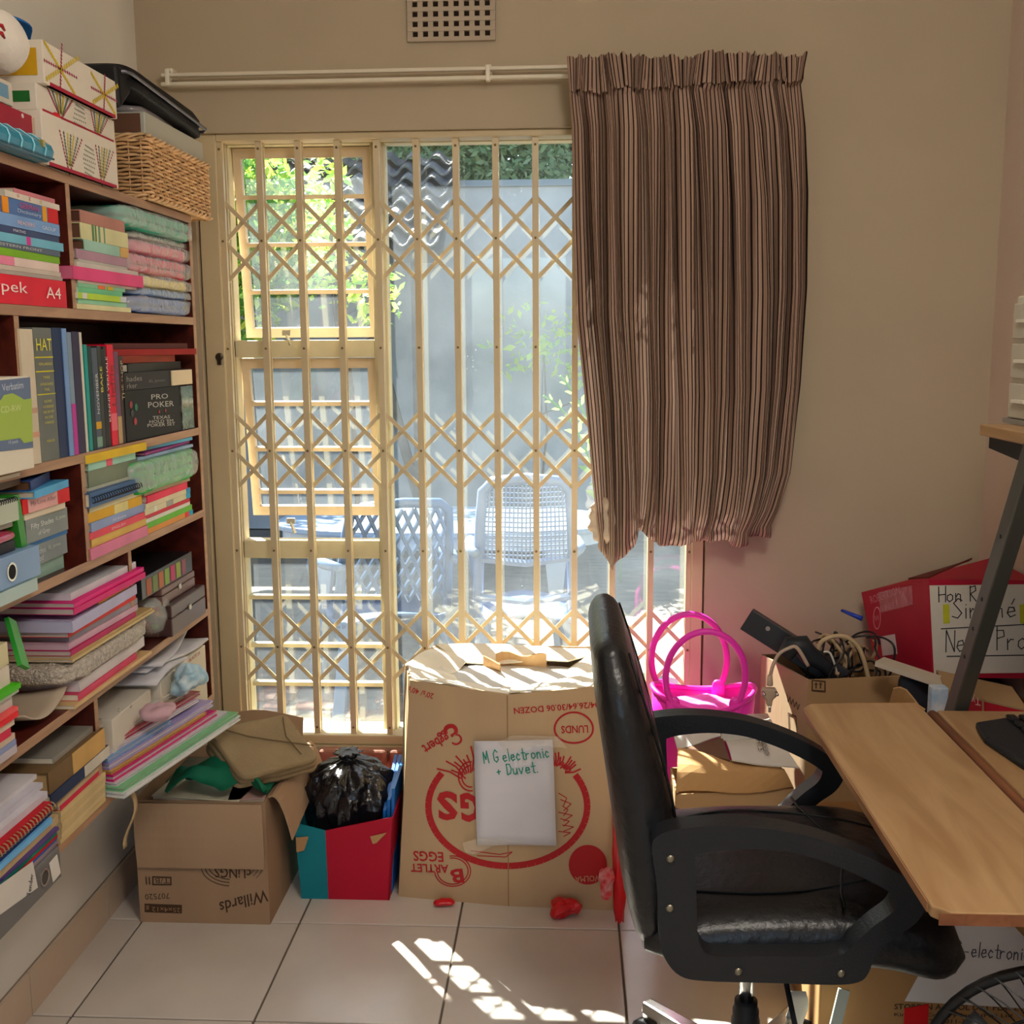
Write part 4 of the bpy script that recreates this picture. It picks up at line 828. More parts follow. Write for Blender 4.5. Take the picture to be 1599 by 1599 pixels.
# third row right
pile('stack under yellow folder', ZS['s4'], 181, [
 (17, 143, 231, .004, '#c97f97', 'pink lettered book'), (12, 144, 229, 0, '#cfb374', 'tan yellow book', {'rot': 0}), (11, 142, 226, .002, '#cf5a66', 'red slim book', {'text': [('ENGLISH', .35, .6, .4, '#e8c4c4')]}), (14, 142, 228, 0, '#8e9cbe', 'lavender blue book', {'text': [('Afrikaans', .35, .6, .35, '#d3d9e6')]}), (15, 140, 221, 0, '#d0a84e', 'mustard yellow book', {'band': [(.45, .75, '#d8cf9c')]}),
 (9, 140, 222, 0, '#cfc8a8', 'cream softcover book'), (22, 140, 233, .008, '#4a6488', 'blue spiral notebook', {'coil': 1, 'depth': .15}), (5, 140, 228, -.004, '#b8bcae', 'thin pale book', {'soft': 1}), (25, 139, 221, -.006, '#77806f', 'thick grey green box file'),
 (12, 138, 212, -.004, '#a8cfc0', 'mint book with red sticker', {'band': [(.36, .48, '#d4697a')]}), (13, 136, 228, .004, '#d3b62a', 'bright yellow folder', {'soft': 1, 'name': 'folder', 'cat': 'folder'})], G1, seed=9)
zp = pile('stack under green pack', ZS['s4'], 262, [
 (8, 231, 301, .0, '#c98f5a', 'orange spotted workbook', {'band': [(.82, .9, '#c93a4a'), (.92, 1, '#2f9cc0')]}), (9, 230, 300, 0, '#6fae52', 'green workbook'), (6, 228, 297, 0, '#d0d2c8', 'white workbook', {'soft': 1}), (6, 228, 296, 0, '#b8404e', 'red printed workbook'), (9, 226, 297, 0, '#cfc8ac', 'cream workbook with blue end', {'band': [(.06, .24, '#e0e0d8'), (.45, .6, '#9a9a94'), (.92, 1, '#2f9cc0')]}), (8, 227, 297, 0, '#d3cbb0', 'beige workbook with blue end', {'band': [(.92, 1, '#2f8cb8')]}),
 (11, 230, 293, .002, '#d2455c', 'coral red workbook'), (5, 226, 296, 0, '#b79a84', 'thin tan workbook', {'soft': 1})], G1, seed=10)
zz = wrapped('green folder pack in clear plastic jutting from the third row', 219, 314, 712, 742, 262, .02, '#2fae4c', 12, z0=zp+.001)
for k, (u1, u2, t_, cc, lb) in enumerate(((218, 300, .007, '#9ab0c8', 'pale blue envelope on the green pack'), (222, 299, .006, '#8a3a74', 'plum coloured slim book above the pale envelope'), (226, 298, .008, '#6fa9c6', 'sky blue slim book above the plum one'), (236, 292, .005, '#2f4660', 'navy slim booklet topmost above the green pack'))):
    zz = fan(lb, u1, u2, t_, cc, -.004*k, (-1, 2, -2, 3)[k], zz+.001)
# ------------------------------------------------------------------ fourth row: the paper pile
zz = pile('fourth row paper pile', ZS['s5'], 165, [
 (6, 118, 236, .012, '#cbb08c', 'open kraft envelope flap', {'soft': 1, 'name': 'envelope', 'cat': 'envelope', 'depth': .2}), (10, 122, 214, .006, '#c2546c', 'rose pink document folder', {'soft': 1, 'name': 'folder', 'cat': 'folder', 'depth': .2}), (17, 124, 226, .002, '#ccc8c8', 'thick white wad of printed pages', {'soft': 1, 'name': 'papers', 'cat': 'papers', 'depth': .2, 'pages': paper('#d0cccc')})], G1, depth=.2, seed=21)
X = BX+.016; ya, yb = Yat(112, X, zz), Yat(242, X, zz); wrap = thing('bubble_wrap_bag', 'bubble wrap bag of papers in the paper pile', 'bag', (X-.1, (ya+yb)/2, zz))
MB().soft((X-.2, ya+.01, zz+.004), (X-.01, yb-.01, zz+.040), .002, 20, 4, .25).build('contents', paper('#9a8a7c'), wrap, smooth=True)
MB().soft((X-.205, ya, zz), (X, yb, zz+.045), .006, 60, 5, .35, 70, 26).build('bubble_film', mat('#bdb3a4', .18, .7, var=.25, vscale=120, bump=1.0, bscale=160), wrap, smooth=True)
zz += .046
X = BX
def zpile(z0, items, where, seed=1):
    rn = random.Random(seed); z = z0
    for k, (t, u1, u2, dx, col, words, nm, ct) in enumerate(items):
        X = BX+dx; y1, y2 = Yat(u1, X, z), Yat(u2, X, z)
        book((X-.2, y1, z), (X, y2, z+t), col, nm, words+where, ct, G1, rot=rn.uniform(-1.5, 1.5), hard=False, pages=paper(col) if nm == 'papers' else paper('#b9aba4')); z += t+.0005
    return z
zz = zpile(zz, [(.005, 116, 240, .01, '#c8b58e', 'beige card folder', 'folder', 'folder'), (.005, 114, 236, .006, '#bba57f', 'tan card folder', 'folder', 'folder'), (.010, 112, 212, .004, '#a8305e', 'crimson pink plastic folder', 'folder', 'folder'), (.012, 110, 214, .0, '#c4a7b4', 'pinkish wad of pages', 'papers', 'papers'), (.012, 112, 213, -.004, '#8d8a90', 'grey plastic sleeve of pages', 'papers', 'papers'), (.010, 108, 212, 0, '#c43038', 'scarlet folder', 'folder', 'folder'), (.022, 110, 216, .006, '#b5b3cc', 'thick lavender white wad of pages', 'papers', 'papers')], ' in the middle of the paper pile', 4)
zz = zpile(zz, [(.010, 152, 212, 0, '#cda24a', 'mustard yellow book', 'book', 'book')], ' near the top of the paper pile', 2)
zz = zpile(zz, [(.012, 118, 226, .014, '#c41472', 'shiny magenta folder', 'folder', 'folder'), (.009, 116, 225, .01, '#d0267e', 'hot pink folder', 'folder', 'folder'), (.014, 112, 212, -.004, '#cfcfd4', 'loose white pages', 'papers', 'papers')], ' at the top of the paper pile', 3)
# curled newspaper sticking out at the near end of the fourth row
X = BX; ya, yb = Yat(30, X, .8), Yat(108, X, .78)
MB().sheet(lambda u, v: V((X-.19+.185*u, Yat(44, X, .77)+(Yat(110, X, .77)-Yat(44, X, .77))*v, ZS['s5']+.003+.028*abs(2*v-1)**2*(.4+.6*u)+.012*u)), 8, 12, .002).build('newspaper', paper('#b5a591'), None, smooth=True, label='curled newspaper at the near end of the paper pile', cat='newspaper')
# left edge stack of the fourth row
zz = pile('far left magazine stack', ZS['s5'], 8, [
 (13, -90, 27, .01, '#b9b4b8', 'grey white magazine', {'soft': 1}), (9, -90, 26, .01, '#8d96b4', 'pale blue magazine', {'soft': 1}), (10, -90, 24, .008, '#c9b8a4', 'cream magazine', {'soft': 1}), (14, -90, 17, .008, '#c24a5c', 'rose red magazine', {'soft': 1}), (12, -90, 22, .008, '#cfbfae', 'beige magazine', {'soft': 1}), (8, -90, 29, .014, '#cf4a4e', 'red magazine', {'soft': 1}), (8, -90, 28, .012, '#d86a6a', 'coral magazine', {'soft': 1}), (20, -90, 20, .004, '#c2bdb8', 'thick white catalogue', {}), (6, -90, 30, .012, '#a8b4a0', 'thin silvery booklet', {'soft': 1}), (9, -90, 33, .014, '#5fae4c', 'leaf green booklet', {'soft': 1}), (30, -90, 16, .0, '#d2c8bc', 'white box with dark print', {'name': 'box', 'cat': 'box'}), (36, -90, 14, -.004, '#cdc6a8', 'cream box with yellow patch', {'name': 'box', 'cat': 'box'})], G1, depth=.17, seed=12)
X = BX+.01; MB().bar(onX(16, 968, X-.04), onX(37, 1042, X), .03, .008, (1, 0, 0)).build('green_ruler_case', mat('#2f9a35', .25, .5), None, label='glossy green plastic strip leaning beside the paper pile', cat='strip')
# glass bowl and the little cases
c = onX(231, 946, BX-.05); c.z = ZS['s5']+.055; bowl = thing('glass_bowl', 'round glass bowl of potpourri behind the paper pile', 'bowl', (c.x, c.y, ZS['s5']))
prof = [(.024, -.052), (.044, -.036), (.055, 0), (.046, .034), (.036, .044)]
MB().lathe(prof+[(r-.002, h) for r, h in prof[::-1]], c, 24, caps=False).build('glass', film_mat('#e8efe8', .22), bowl, smooth=True)
mb = MB(); rn = random.Random(5); cc = ['#7a3b22', '#5b6b2c', '#9a6a3a', '#8d1f24']
for q, col in enumerate(cc):
    mb = MB()
    for _ in range(9):
        p = c+V((rn.uniform(-.03, .03), rn.uniform(-.03, .03), rn.uniform(-.04, .018))); mb.soft(p-V((.012, .012, .007)), p+V((.012, .012, .007)), .003, 60, _, .7, 8, 5)
    mb.build('dried_petals', mat(col, .8), bowl, kind='stuff')
def casebox(name, label, u1, u2, vt, z0, col, dx, depth, rot=0, clasp=True, uref=None):
    X = BX+dx; y1, y2 = Yat(u1, X, z0), Yat(u2, X, z0); zt_ = onX((u1+u2)/2, vt, X).z; T_ = Tz((X, y1, z0), rot)
    t_ = thing(name, label, 'case', (X-depth/2, (y1+y2)/2, z0)); zm = z0+(zt_-z0)*.6
    MB().box((X-depth, y1, z0), (X, y2, zm-.0006), T_).build('base', mat(col, .35, .45, var=.1), t_, bevel=.003); MB().box((X-depth, y1, zm+.0006), (X, y2, zt_), T_).build('lid', mat(col, .35, .45, var=.1), t_, bevel=.003)
    if clasp: MB().box((X, (y1+y2)/2-.008, zm-.006), (X+.003, (y1+y2)/2+.008, zm+.006), T_).build('clasp', mat('#b8b0a0', .3, metal=.8), t_)
    return zt_
zc = casebox('watch_case', 'brown leather case standing behind the glass bowl', 248, 267, 912, ZS['s5']+.0005, '#5a3a32', -.02, .09)
zc2 = casebox('watch_case', 'dark brown case jutting at the shelf end', 270, 322, 928, ZS['s5']+.0005, '#4a3230', .012, .16)
zc3 = casebox('watch_case', 'mid brown case under the colour chart box', 254, 305, 905, zc2+.0006, '#6a4a44', -.006, .13)
X = BX-.01; y1, y2 = Yat(219, X, .95), Yat(298, X, .95); zt_ = onX(258, 886, X).z
pal = thing('palette_box', 'black box with a row of coloured squares in the fourth row', 'box', (X-.06, (y1+y2)/2, zc3)); MB().box((X-.13, y1, zc3+.0005), (X, y2, zt_+.004)).build('box_body', mat('#1f2024', .3, .5), pal, bevel=.001)
for k, col in enumerate(('#a05028', '#6a7a3c', '#b0602c', '#7c9a34', '#b8285c', '#8c9a3c', '#8a4a58')):
    ya = y1+(y2-y1)*(.08+k*.115); MB().box((X, ya, zc3+.004), (X+.0008, ya+(y2-y1)*.085, zt_-.004)).build('colour_square', mat(col, .5), pal)
# ------------------------------------------------------------------ bottom row
pile('bottom row notebook pile', ZS['s6'], 128, [(8, 96, 165, .004, c_, w_, {'soft': 1, 'name': 'notebook', 'cat': 'notebook', 'pages': paper('#c9b893')}) for c_, w_ in (('#c6b48f', 'beige notebook'), ('#cbb996', 'light beige notebook'), ('#bfae8c', 'sand notebook'), ('#c8b592', 'straw notebook'), ('#c1af8b', 'buff notebook'), ('#cab894', 'pale buff notebook'))]+[
 (8, 94, 160, 0, '#c0485a', 'pinkish red notebook', {'soft': 1, 'name': 'notebook', 'cat': 'notebook'}), (7, 90, 158, 0, '#b9a78c', 'taupe envelope', {'soft': 1, 'name': 'envelope', 'cat': 'envelope'}), (8, 88, 156, 0, '#a59684', 'grey brown envelope', {'soft': 1, 'name': 'envelope', 'cat': 'envelope'}), (18, 80, 171, .008, '#26324c', 'navy magazine with white pages', {'band': [(.55, 1, '#c9c4b8')]}), (34, 78, 164, .006, '#6d5a44', 'thick dictionary with cream page edges', {'band': [(.40, 1, '#c2a274')], 'pages': paper('#c2a274')}), (9, 82, 160, -.006, '#8f8c84', 'loose grey pamphlets', {'soft': 1, 'name': 'papers', 'cat': 'papers'})], G1, depth=.19, seed=14)
# grey binder and folders slid forward at the left
X = -.888; z0 = ZS['s6']+.0005; ya, yb = Yat(-80, X, .55), Yat(94, X, .55); zt_ = onX(60, 1353, X).z
gb2 = thing('lever_arch_binder', 'grey lever arch binder jutting from the bottom shelf', 'binder', (X-.1, (ya+yb)/2, z0)); MB().box((X-.26, ya, z0), (X, yb, zt_)).build('spine_and_covers', mat('#6b6a68', .6, .3, var=.06), gb2, bevel=.002)
P0 = V((X, 0, 0)); f = lambda u, v: onP(u, v, P0, PN)+V((.0006, 0, 0))
MB().prism([f(-70, 1478), f(58, 1386), f(50, 1345), f(-70, 1432)], (.0007, 0, 0)).build('spine_label', paper('#cfcac0'), gb2)
MB().prism([f(76, 1348), f(88, 1334), f(94, 1363), f(82, 1378)], (.0007, 0, 0)).build('sticker', paper('#d3cec4'), gb2)
hand('Tender', gb2, (47, 1398), (52, 1362), 6, V((X+.0012, 0, 0)), PN, mat('#3a3a40', .6), .0012)
c = onX(69, 1370, X); n = 24
MB().ring([c+V((0, .015*math.cos(a), .015*math.sin(a))) for a in [2*math.pi*i/n for i in range(n)]], [c+V((0, .012*math.cos(a), .012*math.sin(a))) for a in [2*math.pi*i/n for i in range(n)]], (.002, 0, 0)).build('finger_ring', mat('#cfcfca', .25, .6, metal=.9), gb2)
MB().lathe([(.012, 0), (.012, .0005)], c, 20, (1, 0, 0)).build('finger_hole', mat('#4b4640', .8), gb2)
zq = zt_+.0006
def zpile2(z0, items, X0, where, depth, seed):
    rn = random.Random(seed); z = z0
    for t, u1, u2, dx, col, words, nm, ct, *op in items:
        X = X0+dx; y1, y2 = Yat(u1, X, z), Yat(u2, X, z)
        bk = book((X-depth, y1, z), (X, y2, z+t), col, nm, words+where, ct, G1, rot=rn.uniform(-1.2, 1.2), hard=False, pages=paper(col) if nm == 'papers' else paper('#c0b4a4'))
        if op and op[0] == 'coil':
            b = MB(); n = 30
            for q in range(n): y = y1+(y2-y1)*(q+.5)/n; b.tube([V((X+.002+.007*math.cos(a), y+.001*a, z+t*.5+.007*math.sin(a))) for a in [i*math.pi/4 for i in range(8)]], .0012, 4, closed=True)
            b.build('wire_coil', mat('#c2a878', .35, .5, metal=.5), bk)
        z += t+.0005
    return z
zq = zpile2(zq, [(.006, -80, 92, -.004, '#8d7f86', 'mauve grey folder', 'folder', 'folder'), (.005, -80, 91, -.006, '#3c5fa0', 'royal blue folder', 'folder', 'folder'), (.006, -80, 90, -.006, '#b02c30', 'brick red folder', 'folder', 'folder'), (.005, -80, 88, -.006, '#2f6a5c', 'dark teal folder', 'folder', 'folder'), (.006, -80, 90, -.008, '#5a4a78', 'violet folder', 'folder', 'folder'), (.016, -80, 92, -.01, '#bda98a', 'sand coloured card file', 'folder', 'folder'), (.010, -80, 82, -.004, '#7fb0d8', 'light blue plastic file', 'folder', 'folder'), (.012, -80, 82, -.008, '#1f2d55', 'navy plastic file', 'folder', 'folder'), (.014, -80, 81, -.006, '#a8243a', 'red spiral notebook with pale stars', 'notebook', 'notebook', 'coil')], -.888, ' on the grey binder', .24, 6)
zpile2(zq, [(.012, -80, 74, -.02, '#c9c6cc', 'white printed pages', 'papers', 'papers'), (.010, -80, 66, -.035, '#c2c0c8', 'more white printed pages', 'papers', 'papers'), (.008, -80, 58, -.05, '#cac7ca', 'topmost white printed pages', 'papers', 'papers')], -.888, ' above the red spiral notebook', .22, 7)
# white cartons at the right end of the bottom row
def carton3(name, label, u1, u2, vt, X, depth, col, z0, uref, cat='box'):
    y1, y2 = Yat(u1, X, z0+.1), Yat(u2, X, z0+.1); zt_ = onX(uref, vt, X).z; t_ = thing(name, label, cat, (X-depth/2, (y1+y2)/2, z0))
    MB().box((X-depth, y1, z0), (X, y2, zt_)).build('carton_body', mat(col, .7, .2, var=.04), t_, bevel=.0015); return t_, y1, y2, zt_
ca, y1, y2, zt_ = carton3('carton', 'plain white carton with pen marks on the bottom shelf', 177, 237, 1098, BX-.004, .19, '#d3ccbd', ZS['s6']+.0005, 207)
hand('C - 7 d', ca, (183, 1112), (206, 1104), 5, V((BX-.004, 0, 0)), PN, mat('#8a8278', .6), .0012)
cb2, y1, y2, zt_ = carton3('carton', 'white printed carton with papers heaped on top', 253, 322, 1032, BX+.012, .2, '#d0c8b6', ZS['s6']+.0005, 290)
P0 = V((BX+.012, 0, 0)); f = lambda u, v: onP(u, v, P0, PN)+V((.0006, 0, 0))
text('BLACK 24', cb2, (295, 1034), (312, 1022), 6, P0, PN, mat('#a8555c', .6))
for cu, cv, ru, rv, cc in ((270, 1057, 4, 9, '#a89e8c'), (305, 1048, 7, 8, '#8a7a66')): MB().prism([f(cu+ru*math.cos(a), cv+rv*math.sin(a)) for a in [2*math.pi*i/14 for i in range(14)]], (.0006, 0, 0)).build('printed_mark', mat(cc, .6), cb2)
for k in range(2): MB().prism([f(266, 1075+k*8), f(286-k*4, 1062+k*9), f(286-k*4, 1064+k*9), f(266, 1077+k*8)], (.0006, 0, 0)).build('printed_line', mat('#4a4238' if k == 0 else '#b05a5a', .6), cb2)
zpp = zt_+.001
for k, (du, dv, rz_, w_) in enumerate(((0, 0, 3, 'lowest'), (6, 0, -6, 'middle'), (-4, 0, 9, 'topmost'))):
    X = BX+.01-.01*k; ya, yb = Yat(238+du, X, zpp), Yat(312+du, X, zpp); T_ = Tz((X-.1, (ya+yb)/2, zpp), rz_)
    mb = MB(); mb.sheet(lambda u, v: T_ @ V((X-.19+.19*u, ya+(yb-ya)*v, zpp+.004+.012*k+.008*math.sin(v*5+k)+.006*math.sin(u*4+2*k)*v)), 6, 10, .006); mb.build('papers', paper('#cdcbcf'), None, smooth=True, label=f'curling white papers, {w_} on the white printed carton', cat='papers', group='papers on the printed carton')
# document sleeves sliding out over the box on the floor
slv = [(.012, .040, .49, '#cfd6d2', 'clear sleeve with white pages'), (.008, .036, .485, '#79bd86', 'green striped plastic folder'), (.007, .020, .46, '#d3d0d2', 'milky plastic sleeve'), (.014, .012, .42, '#c81c70', 'magenta report file'), (.006, .006, .38, '#cc9a3c', 'thin orange file'), (.014, .000, .42, '#a79acb', 'lavender report file'), (.009, -.004, .24, '#7fa3cf', 'pale blue sleeve'), (.008, -.012, .37, '#cfc6d0', 'white ribbed file'), (.009, -.02, .39, '#a8203f', 'dark red file'), (.010, -.03, .33, '#b09a86', 'taupe card file'), (.012, -.04, .36, '#c7c4c0', 'bundle of mixed white pages')]
z = ZS['s6']+.001
for k, (t, dx, ln, col, words) in enumerate(slv):
    X = BX+dx; y1 = Yat(167, BX, .52)+.004*k; y2 = y1+ln; d = .175 if k > 2 else .15; Tf = Tz((BX, y1, z), -11.5)
    t_ = thing('document_file', words+' sliding off the bottom shelf', 'file', (X-d/2, (y1+y2)/2, z), 'files sliding off the bottom shelf')
    MB().box((X-d, y1, z), (X, y2, z+t*.3), Tf).build('back_cover', mat(col, .25, .5), t_); MB().box((X-d+.004, y1+.003, z+t*.3), (X-.003, y2-.003, z+t*.75), Tf).build('pages', paper('#cfcaca'), t_); MB().box((X-d, y1, z+t*.75), (X, y2, z+t), Tf).build('front_cover', mat(col, .25, .5), t_)
    if k == 0: MB().box((X-.03, y1+.01, z+t*.3), (X+.0008, y2-.06, z+t*.7), Tf).build('white_page_edge', paper('#dcdcda'), t_)
    z += t+.0005
def crump(label, name, c, r, m, sd, amp): MB().soft(V(c)-V(r), V(c)+V(r), amp, 26, sd, .75, 44, 22).build(name, m, None, smooth=True, label=label, cat='cloth')
p = onX(297, 1112, BX+.055); crump('crumpled pale blue and white cloth bag on the files', 'cloth_bag', (p.x, p.y, max(p.z, z+.03)), (.035, .058, .028), mat('#7fb0c8', .6, .3, col2='#cfe0e6', vscale=30), 8, .018)
p = onX(250, 1140, BX+.05); crump('dusty pink crumpled cloth on the files', 'pink_cloth', (p.x, p.y, z+.012), (.035, .045, .012), mat('#c9a3ac', .7), 9, .01)
pf = [onX(u, v, BX+.06) for u, v in ((278, 1118), (343, 1087), (338, 1110), (300, 1140))]
MB().sheet(lambda u, v: pf[0].lerp(pf[1], u).lerp(pf[3].lerp(pf[2], u), v)+V((-.10*(1-v), 0, .006*math.sin(u*5))), 8, 5, .003).build('patterned_folder', mat('#a9c4c4', .5, .3, col2='#4f7f86', vscale=40), None, smooth=True, label='teal patterned folder sticking out behind the cloth bag', cat='folder')
# ------------------------------------------------------------------ on top of the bookcase
def dots(mb, p, q, n, s, pl):
    for k in range(n):
        t = k/(n-1); s_ = s*1.45; u = p[0]+(q[0]-p[0])*t; v = p[1]+(q[1]-p[1])*t; c = onP(u, v, *pl)+pl[1]*.0007
        a = pl[1].orthogonal().normalized()*s_; e = pl[1].cross(a).normalized()*s_*1.2; mb.add([c-a-e, c+a-e, c+a+e, c-a+e], [(0, 1, 2, 3)])
def pbox(label, ul, ur, vtl, vbl, X, depth, z0, sq, sqcol, stars=(), tris=(), dotr=()):
    y1, y2 = Yat(ul, X, z0+.05), Yat(ur, X, z0+.05); zt_ = onX(ul, vtl, X).z
    t_ = thing('decorated_box', label, 'box', (X-depth/2, (y1+y2)/2, z0), 'decorated white boxes on the bookcase'); wm = mat('#d8d0c2', .6, .25)
    b = MB(); b.box((X-depth, y1, z0), (X, y2, zt_)); b.build('carton_body', wm, t_, bevel=.0015)
    MB().box((X-.01, y1+.02, z0-.0), (X+.001, y2-.01, z0+.006)).build('red_edge', mat('#a8203a', .6), t_)
    MB().box((X-depth+.03, y1-.001, z0+.014), (X-.012, y1, zt_-.014)).build('end_panel', mat(sqcol, .6), t_)
    pl = (V((X, 0, 0)), PN); ye, re, gr = MB(), MB(), MB()
    for cu, cv, sc in stars:
        dots(re, (cu+2*sc, cv-36*sc), (cu, cv+30*sc), 13, .0016, pl); dots(re, (cu-25*sc, cv-12*sc), (cu+25*sc, cv+15*sc), 15, .0016, pl)
        dots(ye, (cu-25*sc, cv-40*sc), (cu+22*sc, cv+40*sc), 17, .0022, pl); dots(ye, (cu-21*sc, cv+17*sc), (cu+27*sc, cv-15*sc), 15, .0024, pl)
    for a, c_, e in tris:
        dots(re, a, e, 13, .0014, pl); dots(re, c_, e, 13, .0014, pl)
        for q in (.18, .36, .5, .64, .82):
            p = (a[0]+(c_[0]-a[0])*q, a[1]+(c_[1]-a[1])*q); dots(ye if q in (.36, .64) else gr, p, (p[0]+(e[0]-p[0])*.75, p[1]+(e[1]-p[1])*.75), 10, .0016, pl)
    for cu, cv in dotr:
        for q in range(7): dots(gr, (cu-9+abs(q-3), cv-22+q*7-3), (cu+9-abs(q-3), cv-22+q*7+5), 7, .0010, pl)
    for mb, nm, c_ in ((ye, 'yellow_print', '#c9b02e'), (re, 'red_print', '#9a1f45'), (gr, 'green_print', '#5d7466')):
        if mb.v: mb.build(nm, mat(c_, .6), t_, fix=False, kind='stuff')
    return zt_+.0006
z1 = pbox('decorated white box lowest of the three beside the basket', 66, 183, 172, 0, BX+.012, .21, ZS['top']+.0005, 0, '#c9b9a0', tris=[((93, 205), (127, 219), (108, 272)), ((149, 228), (176, 238), (159, 290))], dotr=[(139, 252)])
z2 = pbox('decorated white box with green end panel in the middle of the stack', 55, 178, 128, 0, BX+.004, .21, z1, 0, '#1f6a2c', tris=[((74, 138), (113, 156), (95, 186)), ((141, 170), (170, 181), (151, 220))], dotr=[(124, 188)])
z3 = pbox('decorated white box with yellow end panel on top of the stack', 67, 181, 62, 0, BX+.016, .21, z2, 0, '#c79a16', stars=[(94, 106, 1.0), (162, 146, .78)])
# wicker basket
X = BX+.012; z0 = ZS['top']+.0008; y1, y2 = Yat(232, X, z0+.05), Yat(327, X, z0+.05); zt_ = onX(232, 214, X).z; D = .21
bk = thing('wicker_basket', 'rectangular light wicker basket on the bookcase', 'basket', (X-D/2, (y1+y2)/2, z0)); wk = [mat('#d9b284', .6, .3, var=.2, vscale=30), mat('#c79c6c', .6, .3, var=.2, vscale=30)]
def perim(t, fl=0):   # 0..1 around
    P = [(X, y1), (X, y2), (X-D, y2), (X-D, y1)]; L = [y2-y1, D, y2-y1, D]; tot = sum(L); s = t % 1*tot
    for k in range(4):
        if s <= L[k]+1e-9:
            a, b_ = P[k], P[(k+1) % 4]; f_ = s/L[k]; nx_, ny_ = ((1, 0), (0, 1), (-1, 0), (0, -1))[k]; return a[0]+(b_[0]-a[0])*f_, a[1]+(b_[1]-a[1])*f_, nx_, ny_
        s -= L[k]
    return P[0][0], P[0][1], 1, 0
NS = 44; rows = 15; hh = (zt_-z0-.016)/rows
for r in range(rows):
    pts = []
    for k in range(NS*3):
        x_, y_, nx_, ny_ = perim(k/(NS*3)); o_ = .0032*math.sin(k/3*math.pi*1+math.pi*r); fl = 1-.0*r
        pts.append((x_+nx_*o_, y_+ny_*o_, z0+.012+hh*(r+.5)+.0012*math.sin(k*1.3+r)))
    MB().tube(pts, hh*.44, 5, closed=True).build('woven_strand', wk[r % 2], bk, smooth=True)
for k in range(NS):
    x_, y_, _a, _b2 = perim((k+.5)/NS); MB().tube([(x_, y_, z0), (x_, y_, zt_)], .0022, 5).build('stake', wk[1], bk)
for zz_ in (z0+.006, zt_):
    for ph in (0, math.pi*2/3, math.pi*4/3):
        pts = []
        for k in range(160): x_, y_, nx_, ny_ = perim(k/160); a = k*.55+ph; pts.append((x_+nx_*.005*math.cos(a), y_+ny_*.005*math.cos(a), zz_+.005*math.sin(a)))
        MB().tube(pts, .0036, 5, closed=True).build('braided_rim', wk[0], bk, smooth=True)
MB().box((X-D+.004, y1+.004, z0+.002), (X-.004, y2-.004, z0+.006)).build('base', wk[1], bk)
MB().box((X-D+.006, y1+.006, z0+.007), (X-.006, y2-.006, zt_-.004)).build('cloth_lining', mat('#7b6248', .9), bk)
zt_ += .008
X2 = BX+.002; ya, yb = Yat(226, X2, zt_+.03), Yat(317, X2, zt_+.03); zs = onX(226, 174, X2).z
sb = thing('flat_carton', 'silvery grey flat carton on the wicker basket', 'box', (X2-.1, (ya+yb)/2, zt_)); MB().box((X2-.2, ya, zt_), (X2, yb, zs)).build('carton_body', mat('#b5b6ac', .35, .4), sb, bevel=.002); MB().box((X2-.19, ya-.0008, zt_+.004), (X2-.01, ya, zs-.004)).build('brown_end', mat('#6b4a38', .7), sb)
ya, yb = Yat(228, X2, zs+.02), Yat(290, X2, zs+.02)
MB().soft((X2-.18, ya, zs+.0005), (X2-.02, yb, zs+.022), .004, 22, 5, .3).build('clear_sleeve', mat('#9b9596', .2, .6), None, smooth=True, label='clear plastic sleeve between the flat carton and black pouch', cat='sleeve')
T_ = Tz((X2-.1, ya, zs+.03), 0, (-3, 0)); pch = thing('zip_pouch', 'black zipped pouch slumped on the flat carton', 'pouch', (X2-.1, (ya+yb)/2, zs+.02))
ya, yb = Yat(190, X2, zs+.05), Yat(316, X2, zs+.05)
for q, (a, c) in enumerate(((.024, .052), (.05, .075))): MB().soft((X2-.2, ya, zs+a), (X2+.012, yb, zs+c), .005, 14, 20+q, .3, 40, 14, T_).build('padded_panel', mat('#101014', .6, .25, bump=.2, bscale=200), pch, smooth=True)
b = MB(); b.tube([T_ @ V(p) for p in ((X2-.19, ya, zs+.05), (X2+.008, ya, zs+.05), (X2+.014, ya+.02, zs+.051), (X2+.014, yb-.02, zs+.051), (X2, yb+.002, zs+.05), (X2-.19, yb, zs+.05))], .004, 6); b.build('zip', mat('#6a6a74', .35, .5, metal=.5), pch, smooth=True)
MB().hexa([T_ @ V(p) for p in ((X2-.2, ya-.02, zs-.03), (X2-.0, ya-.01, zs-.03), (X2-.0, ya+.05, zs+.02), (X2-.2, ya+.05, zs+.02), (X2-.2, ya-.03, zs+.06), (X2-.0, ya-.025, zs+.06), (X2-.0, ya+.06, zs+.066), (X2-.2, ya+.06, zs+.066))]).build('pouch_side', mat('#121216', .55, .3), pch, bevel=.008)
# cyan ribbed case, crimson box, red paper, plush and blue cloth at the far left
X = BX+.03; z0 = ZS['top']+.0006; y1, y2 = Yat(-70, X, z0+.04), Yat(81, X, z0+.04); r = .036
cy = thing('ribbed_case', 'glossy turquoise ribbed case on the bookcase edge', 'case', (X-.07, (y1+y2)/2, z0)); cm = mat('#157f9e', .25, .5, var=.05)
zct = onX(60, 203, X).z
def casept(u, v): a = u*math.pi*1.0; h = zct-z0; return V((X-.08+.08*math.sin(a*.5+.0)*1.0, y1+(y2-y1)*v, z0+h*math.cos(a*.5)))
prof = [(X, z0+.004), (X+.004, z0+.018), (X, z0+(zct-z0)*.6), (X-.02, z0+(zct-z0)*.9), (X-.06, zct), (X-.15, zct), (X-.16, z0), (X-.01, z0)]
MB().prism([(px_, y1, pz_) for px_, pz_ in prof], (0, y2-y1, 0)).build('shell', cm, cy, bevel=.004)
